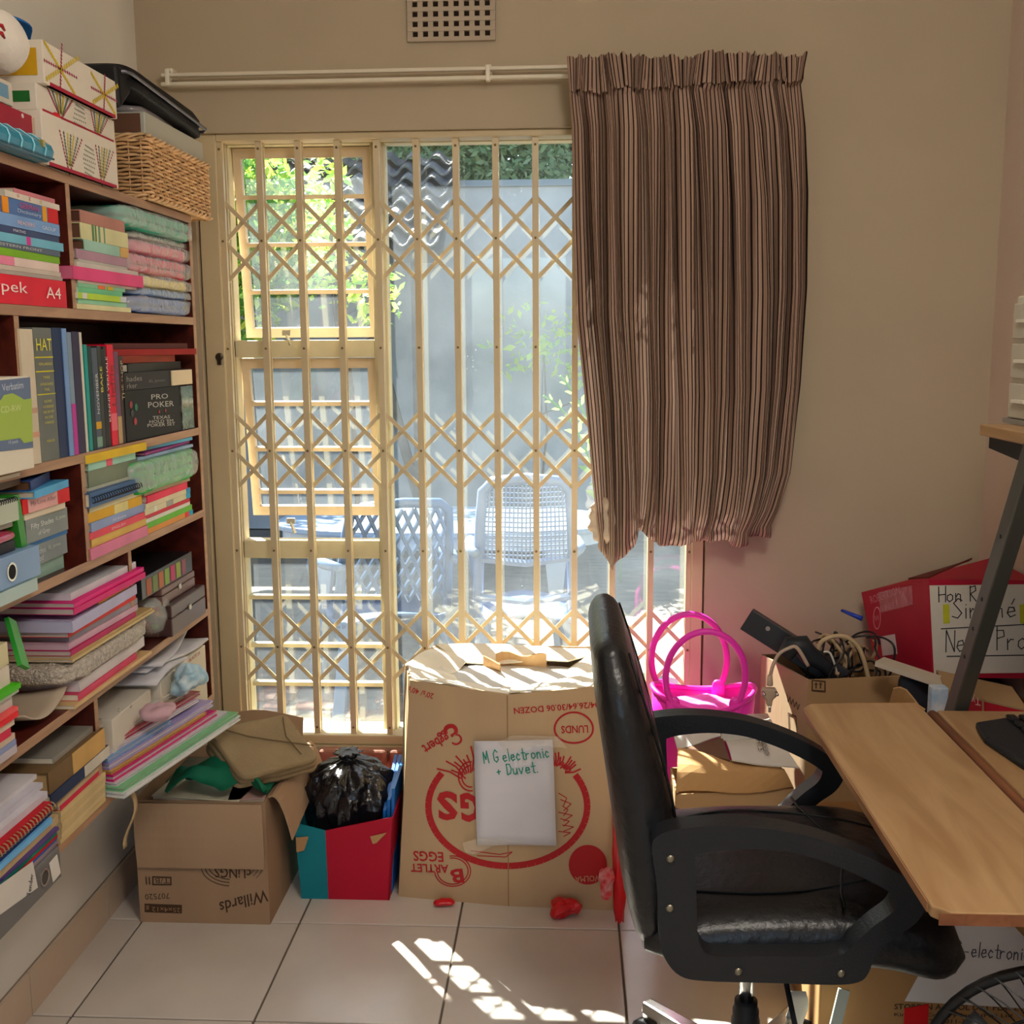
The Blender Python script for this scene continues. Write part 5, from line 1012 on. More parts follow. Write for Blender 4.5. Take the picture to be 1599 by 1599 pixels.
for q in range(6):
    yy = y2-.035-q*.042; MB().tube([(px_+.001, yy, pz_+.0005) for px_, pz_ in prof[:5]], .0016, 5).build('rib', mat('#8fd0dc', .3), cy)
MB().tube([(X+.001, y1, z0+.006), (X+.001, y2, z0+.006)], .002, 5).build('piping', mat('#0d5f78', .3), cy)
p = onX(67, 224, X+.004); MB().box((X-.004, p.y-.004, p.z-.006), (X+.006, p.y+.004, p.z+.006)).build('gold_badge', mat('#c7b06a', .3, metal=.8), cy)
zc = zct+.001; X = BX-.005; y1, y2 = Yat(-70, X, zc), Yat(58, X, zc); zt_ = onX(30, 172, X).z
cr = thing('crimson_box', 'long crimson box lying on the turquoise case', 'box', (X-.08, (y1+y2)/2, zc)); MB().box((X-.14, y1, zc), (X, y2, zt_)).build('carton_body', mat('#a01434', .4, .4), cr, bevel=.002)
p = onX(35, 181, X); MB().lathe([(.004, 0), (.004, .0006)], p, 12, (1, 0, 0)).build('white_emblem', mat('#d8c8c4', .6), cr)
p0 = onX(68, 186, BX-.02); MB().soft(p0-V((.03, .022, .022)), p0+V((.03, .024, .018)), .012, 26, 3, .8, 14, 9).build('crumpled_wrapper', mat('#c9202c', .35, .5), None, label='crumpled red wrapper in front of the decorated boxes', cat='wrapper')
zt_ += .001
pb = thing('snack_box', 'small blue and white packet on the crimson box', 'packet', (X-.05, Yat(8, X, zt_), zt_)); MB().box((X-.1, Yat(-60, X, zt_), zt_), (X, Yat(22, X, zt_), zt_+.04)).build('packet_body', mat('#c3bcae', .5), pb, bevel=.003); MB().box((X, Yat(-40, X, zt_), zt_+.01), (X+.0008, Yat(14, X, zt_), zt_+.032)).build('blue_print', mat('#6a94ae', .5), pb)
zk = zt_+.041; MB().soft((X-.1, Yat(-60, X, zk), zk), (X-.01, Yat(17, X, zk), zk+.042), .004, 40, 2, .5).build('straw_pouch', mat('#9a6a3e', .8, .2, var=.3, vscale=60, bump=.6, bscale=120, stretch=(1, 1, 4)), None, smooth=True, label='brown straw pouch under the white plush', cat='pouch')
zk += .043
c = onX(-4, 68, BX-.03); ps = thing('plush_cushion', 'round white plush cushion with red stitched marks', 'cushion', (c.x, c.y, c.z-.05)); MB().soft(c-V((.05, .046, .050)), c+V((.05, .046, .054)), .003, 12, 2, .9, 36, 20).build('cushion', mat('#d3ccc2', .95, .1, sheen=.5, bump=.3, bscale=90), ps, smooth=True)
for v_ in (42, 54):
    q = onX(2, v_, c.x+.046); MB().tube([q+V((-.004, -.02, 0)), q+V((.001, 0, .002)), q+V((-.003, .016, -.001))], [.002, .0035, .002], 6).build('red_stitch', mat('#a8222c', .7), ps, smooth=True)
ya, yb = Yat(12, BX-.08, 2.0), Yat(70, BX-.08, 2.0)
MB().sheet(lambda u, v: V((BX-.17+.11*u+.012*math.sin(v*9), ya+(yb-ya)*(v if v < 1 else 1), z3+.002+(.075*(1-v)**.8+.008*math.sin(u*7+v*5))*(.35+.65*math.sin(math.pi*min(1, .15+u*.7))))), 12, 14, .003).build('blue_cloth', mat('#1463ae', .6, .3), None, smooth=True, label='bright blue folded cloth on top of the decorated boxes', cat='cloth')
# ------------------------------------------------------------------ boxes on the floor under the window
cb_m = card('#a3866a'); cb_in = card('#8f6f4e'); ink = mat('#4a3422', .8)
NYf = V((0, -1, 0))
wb = thing('cardboard_box', 'brown snack carton with upside-down print, heaped with clothes and books', 'cardboard box', (-.91, 2.69, 0))
x0, x1, y0, y1, zt = -1.074, -.743, 2.50, 2.88, .323; th = .005
MB().box((x0, y0, 0), (x1, y0+th, zt)).build('front_panel', cb_m, wb); MB().box((x0, y1-th, 0), (x1, y1, zt)).build('back_panel', cb_m, wb)
MB().box((x0, y0+th, 0), (x0+th, y1-th, zt)).build('side_panel', cb_m, wb); MB().box((x1-th, y0+th, 0), (x1, y1-th, zt)).build('side_panel', cb_m, wb); MB().box((x0+th, y0+th, 0), (x1-th, y1-th, th)).build('bottom_panel', cb_m, wb)
MB().sheet(lambda u, v: V((x0+.006+(x1-x0-.012)*u+.003*math.sin(v*3)*u, y0-.006-.012*math.sin(v*math.pi)*.6-.004, zt-.002-.168*v)), 6, 6, .004).build('front_flap', card('#ad9073'), wb)
MB().sheet(lambda u, v: V((x1+.004+.055*v, y0+.02+(y1-y0-.03)*u, zt+.004+.05*v*(1-u)-.16*v*v+.10*v*u)), 8, 8, .004).build('side_flap', card('#a98c70'), wb)
MB().sheet(lambda u, v: V((x0+.12+(x1-x0-.12)*u, y1+.002+.02*v, zt+.085*v+.012*math.sin(u*4)*v)), 6, 5, .004).build('back_flap', card('#b19376'), wb)
P0 = V((0, y0, 0)); P1 = V((0, y0-.0, 0))
text('Willards', wb, (413, 1389), (340, 1409), 19, P0, NYf, ink, bold=.01, shear=.25); text('707520', wb, (264, 1394), (226, 1396), 9, P0, NYf, ink)
MB().prism([onP(u, v, P0, NYf)+V((0, -.0012, 0)) for u, v in ((226, 1411), (284, 1413), (284, 1426), (226, 1424))], (0, .0012, 0)).build('ink_block', ink, wb)
text('25x4x12 g', wb, (282, 1415), (228, 1413), 9, P0, NYf, mat('#a07c58', .8), lift=.0022)
MB().ring([onP(u, v, P0, NYf)+V((0, -.0008, 0)) for u, v in ((238, 1368), (268, 1369), (268, 1382), (238, 1382))], [onP(u, v, P0, NYf)+V((0, -.0008, 0)) for u, v in ((240, 1370), (266, 1371), (266, 1380), (240, 1380))], (0, -.0005, 0)).build('ink_frame', ink, wb)
text('T/B', wb, (264, 1371), (242, 1371), 8, P0, NYf, ink); text('II', wb, (234, 1369), (227, 1369), 12, P0, NYf, ink); text('cLiNGS', wb, (392, 1356), (335, 1354), 16, P0, NYf, ink, bold=.012)
for rx, ry in ((42, 26), (36, 21), (48, 31)):
    pts = [onP(362+rx*math.cos(a), 1352+ry*math.sin(a), P0, NYf)+V((0, -.001, 0)) for a in [math.radians(95+q*9) for q in range(10)]]; MB().tube(pts, .0009, 4).build('ink_swirl', ink, wb)
    pts = [onP(362+rx*math.cos(a), 1352+ry*math.sin(a), P0, NYf)+V((0, -.001, 0)) for a in [math.radians(5+q*8) for q in range(5)]]; MB().tube(pts, .0008, 4).build('ink_swirl', ink, wb)
# contents
for k, (a, c, z0_, h_, cc, lb) in enumerate(((-1.05, -.86, .25, .045, '#b9ab98', 'cream paperback just inside the snack carton'), (-1.03, -.80, .297, .028, '#cfcab8', 'white paperback under the green cloth'), (-.85, -.76, .29, .035, '#c9a8a0', 'pinkish booklet at the carton right side'))):
    book((a, y0+.012, z0_), (c, y0+.16, z0_+h_), cc, 'book', lb, 'book', 'books in the snack carton', rot=(4, -6, 9)[k])
MB().box((x0+th+.002, y0+.20, th+.001), (x1-th-.002, y1-th-.003, .29)).build('clothes_bundle', mat('#4c5a55', .9, col2='#7a7568', vscale=12), None, label='bundle of dark folded clothes filling the snack carton', cat='clothes')
def gcl(u, v):
    p = V((-.985+.24*u, 2.495+.13*v, .338+.088*math.sin(u*2.8+.2)*math.sin(v*2.4+.5))); n = noise.noise(V((u*4, v*4, 2))); return p+V((.02*n, .0, .030*n+.018*math.sin(u*9+v*4)))
MB().sheet(gcl, 26, 20, .004).build('green_cloth', mat('#0f6a4c', .65, .25), None, smooth=True, label='crumpled dark green cloth hanging over the carton edge', cat='cloth')
# khaki trousers
kh = mat('#968262', .85, .15, var=.08, vscale=14, bump=.3, bscale=140); tr = thing('khaki_trousers', 'folded khaki trousers lying on the snack carton', 'trousers', (-.86, 2.66, .33))
Tk = Matrix.Translation((.06, .0, -.005)) @ Tz((-.83, 2.60, .40), -42, (-4, 24))
for q in range(3): MB().soft((-.945, 2.49, .372+q*.020), (-.77+.006*q, 2.74-.01*q, .394+q*.020), .006, 14, 30+q, .22, 44, 12, Tk).build('trouser_fold', kh, tr, smooth=True)
b = MB(); b.tube([Tk @ V(p) for p in ((-.93, 2.52, .438), (-.88, 2.57, .441), (-.85, 2.62, .441), (-.80, 2.72, .438))], .0016, 5); b.build('seam', mat('#6a5638', .9), tr)
b = MB(); b.tube([Tk @ V(p) for p in ((-.925, 2.70, .438), (-.85, 2.665, .441), (-.78, 2.67, .438))], .0014, 5); b.build('seam', mat('#6a5638', .9), tr)
# beige strap hanging between shelf and carton
b = MB(); b.sheet(lambda u, v: V((onX(198+10*u, 1256, BX+.02).x+.010*math.sin(v*5), Yat(198, BX+.02, .5)+.018*u+.012*math.sin(v*4+1), .500-.12*v)), 2, 12, .0015); b.build('ribbon', mat('#b59a72', .8), None, smooth=True, label='beige ribbon dangling from the files beside the carton', cat='ribbon')
# blue and red box with the black bag
rb = thing('open_box', 'small open box, turquoise left and crimson right, holding a black bag', 'box', (-.58, 2.75, 0)); bx0, bx1, by0, by1 = -.706, -.452, 2.632, 2.88; zl, zr = .205, .222
xm = Xat(511, by0, .1); tq = mat('#0f7f8c', .5, .3, var=.05); cr_ = mat('#b80f30', .5, .3, var=.05)
def wall4(P, m, nm): MB().hexa(P).build(nm, m, rb)
def taper(z, k=1.0): return .985+.03*z/.2
wall4([(bx0+.01, by0, 0), (xm, by0, 0), (xm, by0+.004, 0), (bx0+.01, by0+.004, 0), (bx0, by0-.008, zl+.008), (xm, by0-.008, zl-.012), (xm, by0-.004, zl-.012), (bx0, by0-.004, zl+.008)], tq, 'front_panel_turquoise')
wall4([(xm, by0, 0), (bx1-.012, by0, 0), (bx1-.012, by0+.004, 0), (xm, by0+.004, 0), (xm, by0-.008, zl-.012), (bx1+.006, by0-.008, zr+.012), (bx1+.006, by0-.004, zr+.012), (xm, by0-.004, zl-.012)], cr_, 'front_panel_crimson')
wall4([(bx0+.01, by0, 0), (bx0+.014, by0, 0), (bx0+.014, by1, 0), (bx0+.01, by1, 0), (bx0, by0-.008, zl+.008), (bx0+.004, by0-.008, zl+.008), (bx0+.004, by1, zl+.03), (bx0, by1, zl+.03)], tq, 'side_panel')
wall4([(bx1-.016, by0, 0), (bx1-.012, by0, 0), (bx1-.012, by1, 0), (bx1-.016, by1, 0), (bx1+.002, by0-.008, zr+.012), (bx1+.006, by0-.008, zr+.012), (bx1+.004, by1, zr+.02), (bx1, by1, zr+.02)], cr_, 'side_panel')
wall4([(bx0+.01, by1, 0), (bx1-.012, by1, 0), (bx1-.012, by1+.004, 0), (bx0+.01, by1+.004, 0), (bx0, by1, zr), (bx1, by1, zr), (bx1, by1+.004, zr), (bx0, by1+.004, zr)], cr_, 'back_panel')
MB().box((bx0+.015, by0+.005, 0), (bx1-.017, by1-.002, .004)).build('bottom_panel', cb_in, rb)
for (u0, v0), (u1, v1), (u2, v2), (u3, v3) in (((462, 1308), (482, 1306), (475, 1328), (463, 1331)), ((578, 1306), (604, 1300), (588, 1316), (582, 1318))): MB().prism([onY(u, v, by0-.0098) for u, v in ((u0, v0), (u1, v1), (u2, v2), (u3, v3))], (0, -.0006, 0)).build('torn_patch', card('#b58e62'), rb)
blk = mat('#15151a', .22, .6, bump=.5, bscale=40); bag = thing('rubbish_bag', 'knotted shiny black plastic bag in the turquoise and crimson box', 'bag', (-.585, 2.75, .01))
def bagpt(u, v):
    th_ = u*2*math.pi; r = [(.0, .02), (.08, .02), (.108, .10), (.112, .19), (.118, .25), (.104, .295), (.066, .325), (.02, .338), (.026, .350), (.035, .357), (.004, .362)]
    k = v*(len(r)-1); i = min(int(k), len(r)-2); f_ = k-i; R = r[i][0]+(r[i+1][0]-r[i][0])*f_; Z = r[i][1]+(r[i+1][1]-r[i][1])*f_
    cr2 = math.sin(th_*9+3*math.sin(v*7))*.010*math.sin(math.pi*min(1, v*1.05))+.012*noise.noise(V((math.cos(th_)*4, math.sin(th_)*4, v*9)))+.012*noise.noise(V((math.cos(th_)*11, math.sin(th_)*11, v*22)))
    R = max(.0, R+cr2*(1.0 if R > .03 else .4)); return V((-.588+R*math.cos(th_), 2.757+R*math.sin(th_)*.98, Z))
MB().grid(bagpt, 130, 70, uv=False).build('bag_body', blk, bag, smooth=True)
MB().soft((-.606, 2.742, .330), (-.568, 2.772, .352), .008, 60, 4, .8).build('knot', blk, bag, smooth=True)
bf = thing('plastic_folder', 'bright blue plastic folder upright behind the black bag', 'folder', (-.46, 2.75, .01))
for q in range(3): MB().hexa([(-.492+q*.012, 2.66, .01), (-.484+q*.012, 2.66, .01), (-.484+q*.012, 2.86, .01), (-.492+q*.012, 2.86, .01), (-.480+q*.012, 2.66, .235+.03*q), (-.472+q*.012, 2.66, .235+.03*q), (-.472+q*.012, 2.86, .31), (-.480+q*.012, 2.86, .31)]).build('folder_leaf', mat('#1a6fc4', .3, .5), bf)
# ------------------------------------------------------------------ the big egg carton
eg = thing('egg_carton', 'tall tan egg carton with red print and a white note', 'cardboard box', (-.15, 2.82, 0)); eg_m = card('#bfa27e'); eg_in = card('#c9b493'); red = mat('#b5262a', .75)
A = V((-.444, 2.653, 0)); B_ = V((.117, 2.603, 0)); M0 = A.lerp(B_, .5)+V((0, -.012, 0)); zt = .57
FM = onZ(795, 1085, zt); nL = (M0-A).cross(FM-A).normalized(); nL = nL if nL.y < 0 else -nL; nR = (B_-M0).cross(FM-M0).normalized(); nR = nR if nR.y < 0 else -nR
FL = onP(640, 1062, A, nL); FR = onP(952, 1070, M0, nR)
bot = [A, M0, B_, V((.165, 2.72, 0)), V((.145, 3.0, 0)), V((-.42, 3.0, 0)), V((-.47, 2.82, 0))]
top = [FL, FM, FR, V((.15, 2.82, zt)), V((.11, 3.015, zt+.01)), V((-.38, 3.015, zt+.01)), V((-.445, 2.86, zt))]
ce = V((-.15, 2.82, 0))
for k in range(7):
    j = (k+1) % 7; inn = lambda p: p+(V((ce.x, ce.y, p.z))-p).normalized()*.007
    MB().hexa([bot[k], bot[j], inn(bot[j]), inn(bot[k]), top[k], top[j], inn(top[j]), inn(top[k])]).build('side_panel', eg_m, eg)
MB().prism([p+V((0, 0, .002)) for p in bot], (0, 0, .005)).build('bottom_panel', eg_m, eg)
fl_in = mat('#e6dcc6', .85, .1, var=.05, vscale=8)
for k in range(7):
    j = (k+1) % 7; c1 = top[k].lerp(V((ce.x, ce.y, zt)), .015); c2 = top[j].lerp(V((ce.x, ce.y, zt)), .015)
    dn = (.03, .025, .03, .045, .02, .025, .04)[k]; ins = (.62, .6, .6, .55, .42, .42, .6)[k]
    i1 = top[k].lerp(V((ce.x, ce.y, zt)), ins)+V((0, 0, -dn)); i2 = top[j].lerp(V((ce.x, ce.y, zt)), ins)+V((0, 0, -dn))
    MB().sheet(lambda u, v: c1.lerp(c2, u).lerp(i1.lerp(i2, u), v)+V((0, 0, .006*math.sin(v*3+u*5+k))), 5, 5, .004).build('inner_flap', fl_in, eg)
MB().soft((-.36, 2.70, .40), (.06, 2.98, .545), .01, 14, 3, .35, 30, 12).build('added_paper_filling', paper('#d3cfc4'), None, smooth=True, label='white paper filling added to brighten the egg carton opening', cat='packing paper')  # added filling, keeps the carton opening from going dark
# upright torn flap and a tub in the opening
MB().sheet(lambda u, v: V((-.20+.14*u, 2.95-.02*v+.01*math.sin(u*6), .505+.075*v+.006*math.sin(u*9)*v)), 8, 4, .004).build('torn_flap', card('#b99468'), eg)
MB().sheet(lambda u, v: V((-.235+.05*u, 2.93-.08*u*v, .50+.075*v)), 4, 4, .004).build('torn_flap', card('#a9845c'), eg)
tub = thing('plastic_tub', 'small white plastic tub inside the egg carton', 'tub', (-.09, 2.86, .49)); MB().soft((-.135, 2.82, .485), (-.035, 2.90, .535), .0, 1, 1, .45, 28, 12).build('tub_body', mat('#dfe3e4', .35, .4), tub, smooth=True); MB().soft((-.139, 2.816, .527), (-.031, 2.904, .542), .0, 1, 1, .3, 28, 8).build('lid', mat('#e6eaea', .3, .4), tub, smooth=True)
def onEgg(u, v, lift=.001):
    n = nL if u < 792 else nR; return onP(u, v, A if u < 792 else M0, n)+n*lift
def ptext(s, a, b, h, **k): left = (a[0]+b[0])/2 < 792; text(s, eg, a, b, h, A if left else M0, nL if left else nR, red, lift=.0015, **k)
def stroke(pts, w, nm='red_stroke', m=red):
    mb = MB()
    for k in range(len(pts)-1):
        a = V((*pts[k], 0)); b = V((*pts[k+1], 0)); d = (b-a); 
        if d.length < 1e-6: continue
        s = V((-d.y, d.x, 0)).normalized()*w/2; mb.add([onEgg(*(a-s).xy), onEgg(*(b-s).xy), onEgg(*(b+s).xy), onEgg(*(a+s).xy)], [(0, 1, 2, 3)])
    return mb.build(nm, m, eg, fix=False)
stroke([(793+124*math.cos(a), 1259+93*math.sin(a)) for a in [math.radians(-32+q*6) for q in range(42)]], 10, 'logo_ring')
ptext("20's/ 40's", (678, 1083), (639, 1071), 9, bold=.01); ptext('0.04/26.64/30.06 DOZEN', (945, 1094), (802, 1105), 10, bold=.015); ptext('LUNDS', (918, 1132), (876, 1133), 12, bold=.015)
stroke([(896+30*math.cos(a)*(1+.08*math.sin(a)), 1136+24*math.sin(a)) for a in [math.radians(q*12) for q in range(31)]], 3, 'oval_ring')
ptext('ε', (708, 1126), (688, 1137), 36, bold=.015); ptext('ggbert', (694, 1138), (655, 1160), 22, bold=.02)
ptext('S', (714, 1236), (682, 1234), 46, bold=.04); ptext('G', (748, 1238), (718, 1237), 46, bold=.04)
ptext('EGGS', (692, 1330), (645, 1328), 16, bold=.02); ptext('B', (722, 1356), (702, 1357), 22, bold=.03); ptext('ARTLET', (700, 1350), (641, 1348), 13, bold=.02)
for r_ in (28, 24): stroke([(707+r_*math.cos(a), 1360+r_*.85*math.sin(a)) for a in [math.radians(-100+q*12) for q in range(24)]], 1.8, 'badge_ring')
mb = MB(); pts = [(918+30*math.cos(a), 1350+31*math.sin(a)) for a in [2*math.pi*q/28 for q in range(28)]]; mb.prism([onEgg(*p) for p in pts], nR*.0004); mb.build('round_badge', red, eg)
text('WOLMA', eg, (940, 1366), (898, 1368), 9, M0, nR, mat('#c9a377', .8), lift=.0022)
stroke([(900, 1346), (912, 1340), (925, 1330), (940, 1334), (945, 1342)], 5, 'badge_mark', mat('#c99a70', .8))
rn = random.Random(2)
for sx, cx in ((-1, 740), (1, 865)):      # feathers beside the note
    for q in range(16):
        a = math.radians(200+q*9) if sx < 0 else math.radians(-20-q*7); r0, r1 = 14+rn.random()*8, (40+rn.random()*24 if sx < 0 else 26+rn.random()*18); py = 1222 if sx < 0 else 1212
        stroke([(cx+r0*math.cos(a), py+r0*math.sin(a)*.9), (cx+(r0+r1)/2*math.cos(a+.12), py+(r0+r1)/2*math.sin(a+.12)*.9), (cx+r1*math.cos(a+.05), py+r1*math.sin(a+.05)*.9)], 2.6, 'feather_stroke')
for r_ in (14, 19): stroke([(735+r_*math.cos(a), 1212+r_*1.2*math.sin(a)) for a in [math.radians(80+q*13) for q in range(16)]], 2.4, 'feather_stroke')
for k in range(7): stroke([(872+3*k % 9, 1238+k*10), (885+(k*7) % 12, 1246+k*9), (880, 1258+k*8)], 1.4, 'feather_stroke')
stroke([(735, 1328), (780, 1334), (800, 1330), (790, 1338), (745, 1336)], 1.5, 'feather_stroke')
stroke([(792, 1086), (793, 1200), (794, 1415)], 1.6, 'crease', card('#9c7a50'))
# the white note and its tape
n_ = (nL+nR).normalized(); p0 = M0.lerp(FM, .5)+n_*.010
nq = [onP(u, v, p0, n_) for u, v in ((740, 1157), (863, 1155), (869, 1320), (745, 1320))]
note = thing('paper_note', 'white sheet with green handwriting taped to the egg carton', 'note', nq[3]); MB().sheet(lambda u, v: nq[0].lerp(nq[1], u).lerp(nq[3].lerp(nq[2], u), v)+n_*.003*math.sin(u*4+v*3), 8, 10, .0008).build('sheet_of_paper', paper('#d6d3d8'), note, smooth=True)
gp = mat('#17907a', .6); hand('M G electronic', note, (756, 1192), (860, 1182), 19, p0+n_*.0035, n_, gp, .0028); hand('+ Duvet.', note, (776, 1211), (842, 1206), 18, p0+n_*.0035, n_, gp, .0028)
for q in (((778, 1160), (800, 1148), (872, 1150), (885, 1168), (840, 1164), (790, 1176)), ((722, 1316), (752, 1308), (800, 1314), (770, 1322), (740, 1334), (726, 1330))): MB().prism([onP(u, v, p0+n_*.005, n_) for u, v in q], n_*.0006).build('clear_tape', film_mat('#f4ead6', .14), note)
# red plastic scraps
rm_ = mat('#cf1420', .3, .5)
def scrap(label, c, r, sd): MB().soft(V(c)-V(r), V(c)+V(r), min(r)*.75, 24, sd, .8, 16, 9).build('plastic_scrap', rm_, None, label=label, cat='scrap')
p = onZ(694, 1415, 0); scrap('small red plastic scrap at the left corner of the egg carton', p+V((0, -.004, .011)), (.030, .014, .010), 3)
p = onZ(881, 1430, 0); scrap('crumpled red plastic scrap on the tiles before the egg carton', p+V((0, 0, .024)), (.040, .030, .022), 6)
hb_ = thing('red_bag', 'red plastic bag hanging between egg carton and office chair', 'bag', (.135, 2.50, 0))
def rbp(u, v):
    th_ = u*2*math.pi; R = .020*math.sin(math.pi*(.12+.8*v))**.6+.006*noise.noise(V((math.cos(th_)*3, math.sin(th_)*3, v*8))); return V((.128+R*math.cos(th_)*.9, 2.52+R*math.sin(th_), .02+.36*v+.004*math.sin(th_*5)))
MB().grid(rbp, 24, 26, uv=False).build('bag_body', rm_, hb_, smooth=True)
p = onY(945, 1385, 2.50); MB().soft(p-V((.014, .01, .03)), p+V((.02, .01, .05)), .012, 30, 4, .8, 12, 8).build('torn_end', mat('#d8a0a0', .3, .5, col2='#cf1420', vscale=40), hb_)
# ------------------------------------------------------------------ office chair
lea = mat('#14161a', .36, .5, var=.1, vscale=5, bump=.22, bscale=55); pla = mat('#1b1d21', .42, .4, bump=.12, bscale=260); chrome = mat('#c9c9c6', .18, .6, metal=1)
CHY = 1.86
chair = thing('office_chair', 'black leather office chair with looped armrests pulled up to the desk', 'chair', (.33, CHY, 0))
def body(mb, st, e=.42, n=28):      # st: list of (centre, half width along y, half thickness, thickness direction)
    vs = []; fs = []; sg = lambda x, k: math.copysign(abs(x)**k, x)
    for c, hw, ht, d in st:
        d = V(d).normalized()
        for k in range(n): a = 2*math.pi*k/n; vs.append(V(c)+V((0, 1, 0))*hw*sg(math.cos(a), e)+d*ht*sg(math.sin(a), .75))
    m = len(st)
    for i in range(m-1):
        for k in range(n): l = (k+1) % n; fs.append((i*n+k, i*n+l, (i+1)*n+l, (i+1)*n+k))
    fs += [tuple(range(n))[::-1], tuple((m-1)*n+k for k in range(n))]
    return mb.add(vs, fs)
def prof(P, t):
    k = t*(len(P)-1); i = min(int(k), len(P)-2); f_ = k-i; return P[i][0]+(P[i+1][0]-P[i][0])*f_, P[i][1]+(P[i+1][1]-P[i][1])*f_
Yn = 1.66
Lb = [onY(u, v, Yn) for u, v in ((924, 965), (928, 1030), (938, 1110), (948, 1190), (958, 1270), (968, 1350), (978, 1420), (990, 1470))]
Rb = [onY(u, v, Yn) for u, v in ((986, 950), (1003, 1010), (1022, 1080), (1040, 1150), (1054, 1220), (1062, 1290), (1062, 1360), (1045, 1440))]
Lb = [V((p.x, p.y, .47+(p.z-.47)*.855)) for p in Lb]; Rb = [V((p.x, p.y, .47+(p.z-.47)*.855)) for p in Rb]
st = []; N = 26
for i in range(N+1):
    t = i/N; k = t*7; a = min(int(k), 6); f_ = k-a; L = Lb[a].lerp(Lb[a+1], f_); R = Rb[a].lerp(Rb[a+1], f_); c = (L+R)/2; d = (R-L)
    w = .238*(1-.16*max(0, (.25-t)/.25)**2)*(1-.10*max(0, (t-.75)/.25)**2)
    st.append((V((c.x, CHY, c.z)), w, d.length/2, d))
c0, w0, h0, d0 = st[0]; up_ = (st[0][0]-st[1][0]).normalized()
st = [(c0+up_*(.030*math.sin(q)), w0*(.55+.45*math.cos(q)**.6) if q < 1.5 else w0*.5, h0*max(.12, math.cos(q)), d0) for q in (1.45, 1.2, .9, .55, .25)]+st
c0, w0, h0, d0 = st[-1]; dn_ = (st[-1][0]-st[-2][0]).normalized(); st += [(c0+dn_*(.018*math.sin(q)), w0*(.7+.3*math.cos(q)), h0*max(.15, math.cos(q)), d0) for q in (.5, 1.0, 1.4)]
brst = body(MB(), st).build('backrest', lea, chair, smooth=True)
# stitched seams across the backrest
for fr in (.08,):
    for sd in (-1, 1):
        pts = [c+V((0, sd*w*.86, 0))+V(d).normalized()*h*.96 for c, w, h, d in st[5:28]]; MB().tube(pts, .0022, 5).build('seam', mat('#0b0c0e', .5), brst, smooth=True)
for q in (9, 13, 17, 21):
    c, w, h, d = st[q]; MB().tube([c+V((0, y*w*.84, 0))+V(d).normalized()*(h*1.0-.002) for y in [-1+.2*k for k in range(11)]], .003, 5).build('seam', mat('#0b0c0e', .5), brst, smooth=True)
sst = []
for i in range(29):
    t = i/28; x = .125+.525*t; zc_ = .470+.012*math.sin(t*3.1)-.036*max(0, (t-.7)/.3)**2; ht = .055*(math.sin(math.pi*min(1, .04+t*1.0))**.25 if t < .5 else max(.03, 1-((t-.5)/.5)**9)**.5)*(1+.5*max(0, t-.5)); w = .236*(1-.25*max(0, (t-.85)/.15)**2)*(1-.1*max(0, (.1-t)/.1))
    sst.append((V((x, CHY, zc_)), w, ht, V((-.0+.25*max(0, t-.7), 0, 1))))
seat = body(MB(), sst, .38).build('seat', lea, chair, smooth=True)
for sd in (-.55, .55):
    MB().tube([c+V((0, w*sd*(1+.25*math.sin(k*.2)), 0))+V(d).normalized()*(h*.985) for k, (c, w, h, d) in enumerate(sst[3:25])], .0022, 5).build('seam', mat('#0b0c0e', .5), seat, smooth=True)
c, w, h, d = sst[18]; MB().tube([c+V((.02*math.cos(y*3), y*w*.9, 0))+V((0, 0, 1))*(h*.985-.0) for y in [-1+.2*k for k in range(11)]], .0028, 5).build('seam', mat('#0b0c0e', .5), seat, smooth=True)
# arms: closed loops
YA = 1.588
outer = [(1018, 1326), (1024, 1308), (1050, 1297), (1110, 1290), (1180, 1292), (1260, 1305), (1340, 1332), (1400, 1362), (1440, 1392), (1448, 1412), (1430, 1442), (1395, 1466), (1368, 1492), (1356, 1520), (1340, 1534), (1300, 1538), (1200, 1535), (1100, 1532), (1062, 1524), (1040, 1500), (1030, 1470), (1028, 1420), (1024, 1370)]
inner = [(1086, 1340), (1090, 1336), (1098, 1333), (1130, 1328), (1185, 1326), (1250, 1334), (1315, 1356), (1370, 1382), (1398, 1400), (1402, 1408), (1392, 1426), (1365, 1446), (1340, 1468), (1322, 1486), (1308, 1492), (1280, 1494), (1200, 1494), (1130, 1494), (1106, 1490), (1096, 1480), (1090, 1462), (1088, 1420), (1087, 1380)]
def smooth_loop(P, k=4):
    n = len(P); out = []
    for i in range(n):
        a, b, c, d = (V((*P[(i+j) % n], 0)) for j in (-1, 0, 1, 2))
        for q in range(k):
            t = q/k; p = .5*((2*b)+(c-a)*t+(2*a-5*b+4*c-d)*t*t+(3*b-a-3*c+d)*t**3); out.append((p.x, p.y))
    return out
outer, inner = smooth_loop(outer), smooth_loop(inner)
def arm(y0, th_):
    O = [onY(u, v, YA) for u, v in outer]; I = [onY(u, v, YA) for u, v in inner]
    O = [V((p.x, y0, p.z)) for p in O]; I = [V((p.x, y0, p.z)) for p in I]
    o = MB().ring(O, I, (0, th_, 0)).build('armrest', pla, chair, bevel=.006, bseg=3); return o
an = arm(YA, .042); af = arm(YA+.505, .042)
for u, v in ((1047, 1341), (1046, 1418), (1153, 1517), (1314, 1520)):
    p = onY(u, v, YA); MB().lathe([(.0065, 0), (.0065, .002), (.003, .0032)], (p.x, YA, p.z), 12, (0, -1, 0)).build('screw', mat('#8f8a78', .3, metal=.9), an, smooth=True)
MB().box((.20, CHY-.15, .405), (.46, CHY+.15, .424)).build('seat_plate', pla, chair, bevel=.004)
px_ = onY(1165, 1560, CHY).x
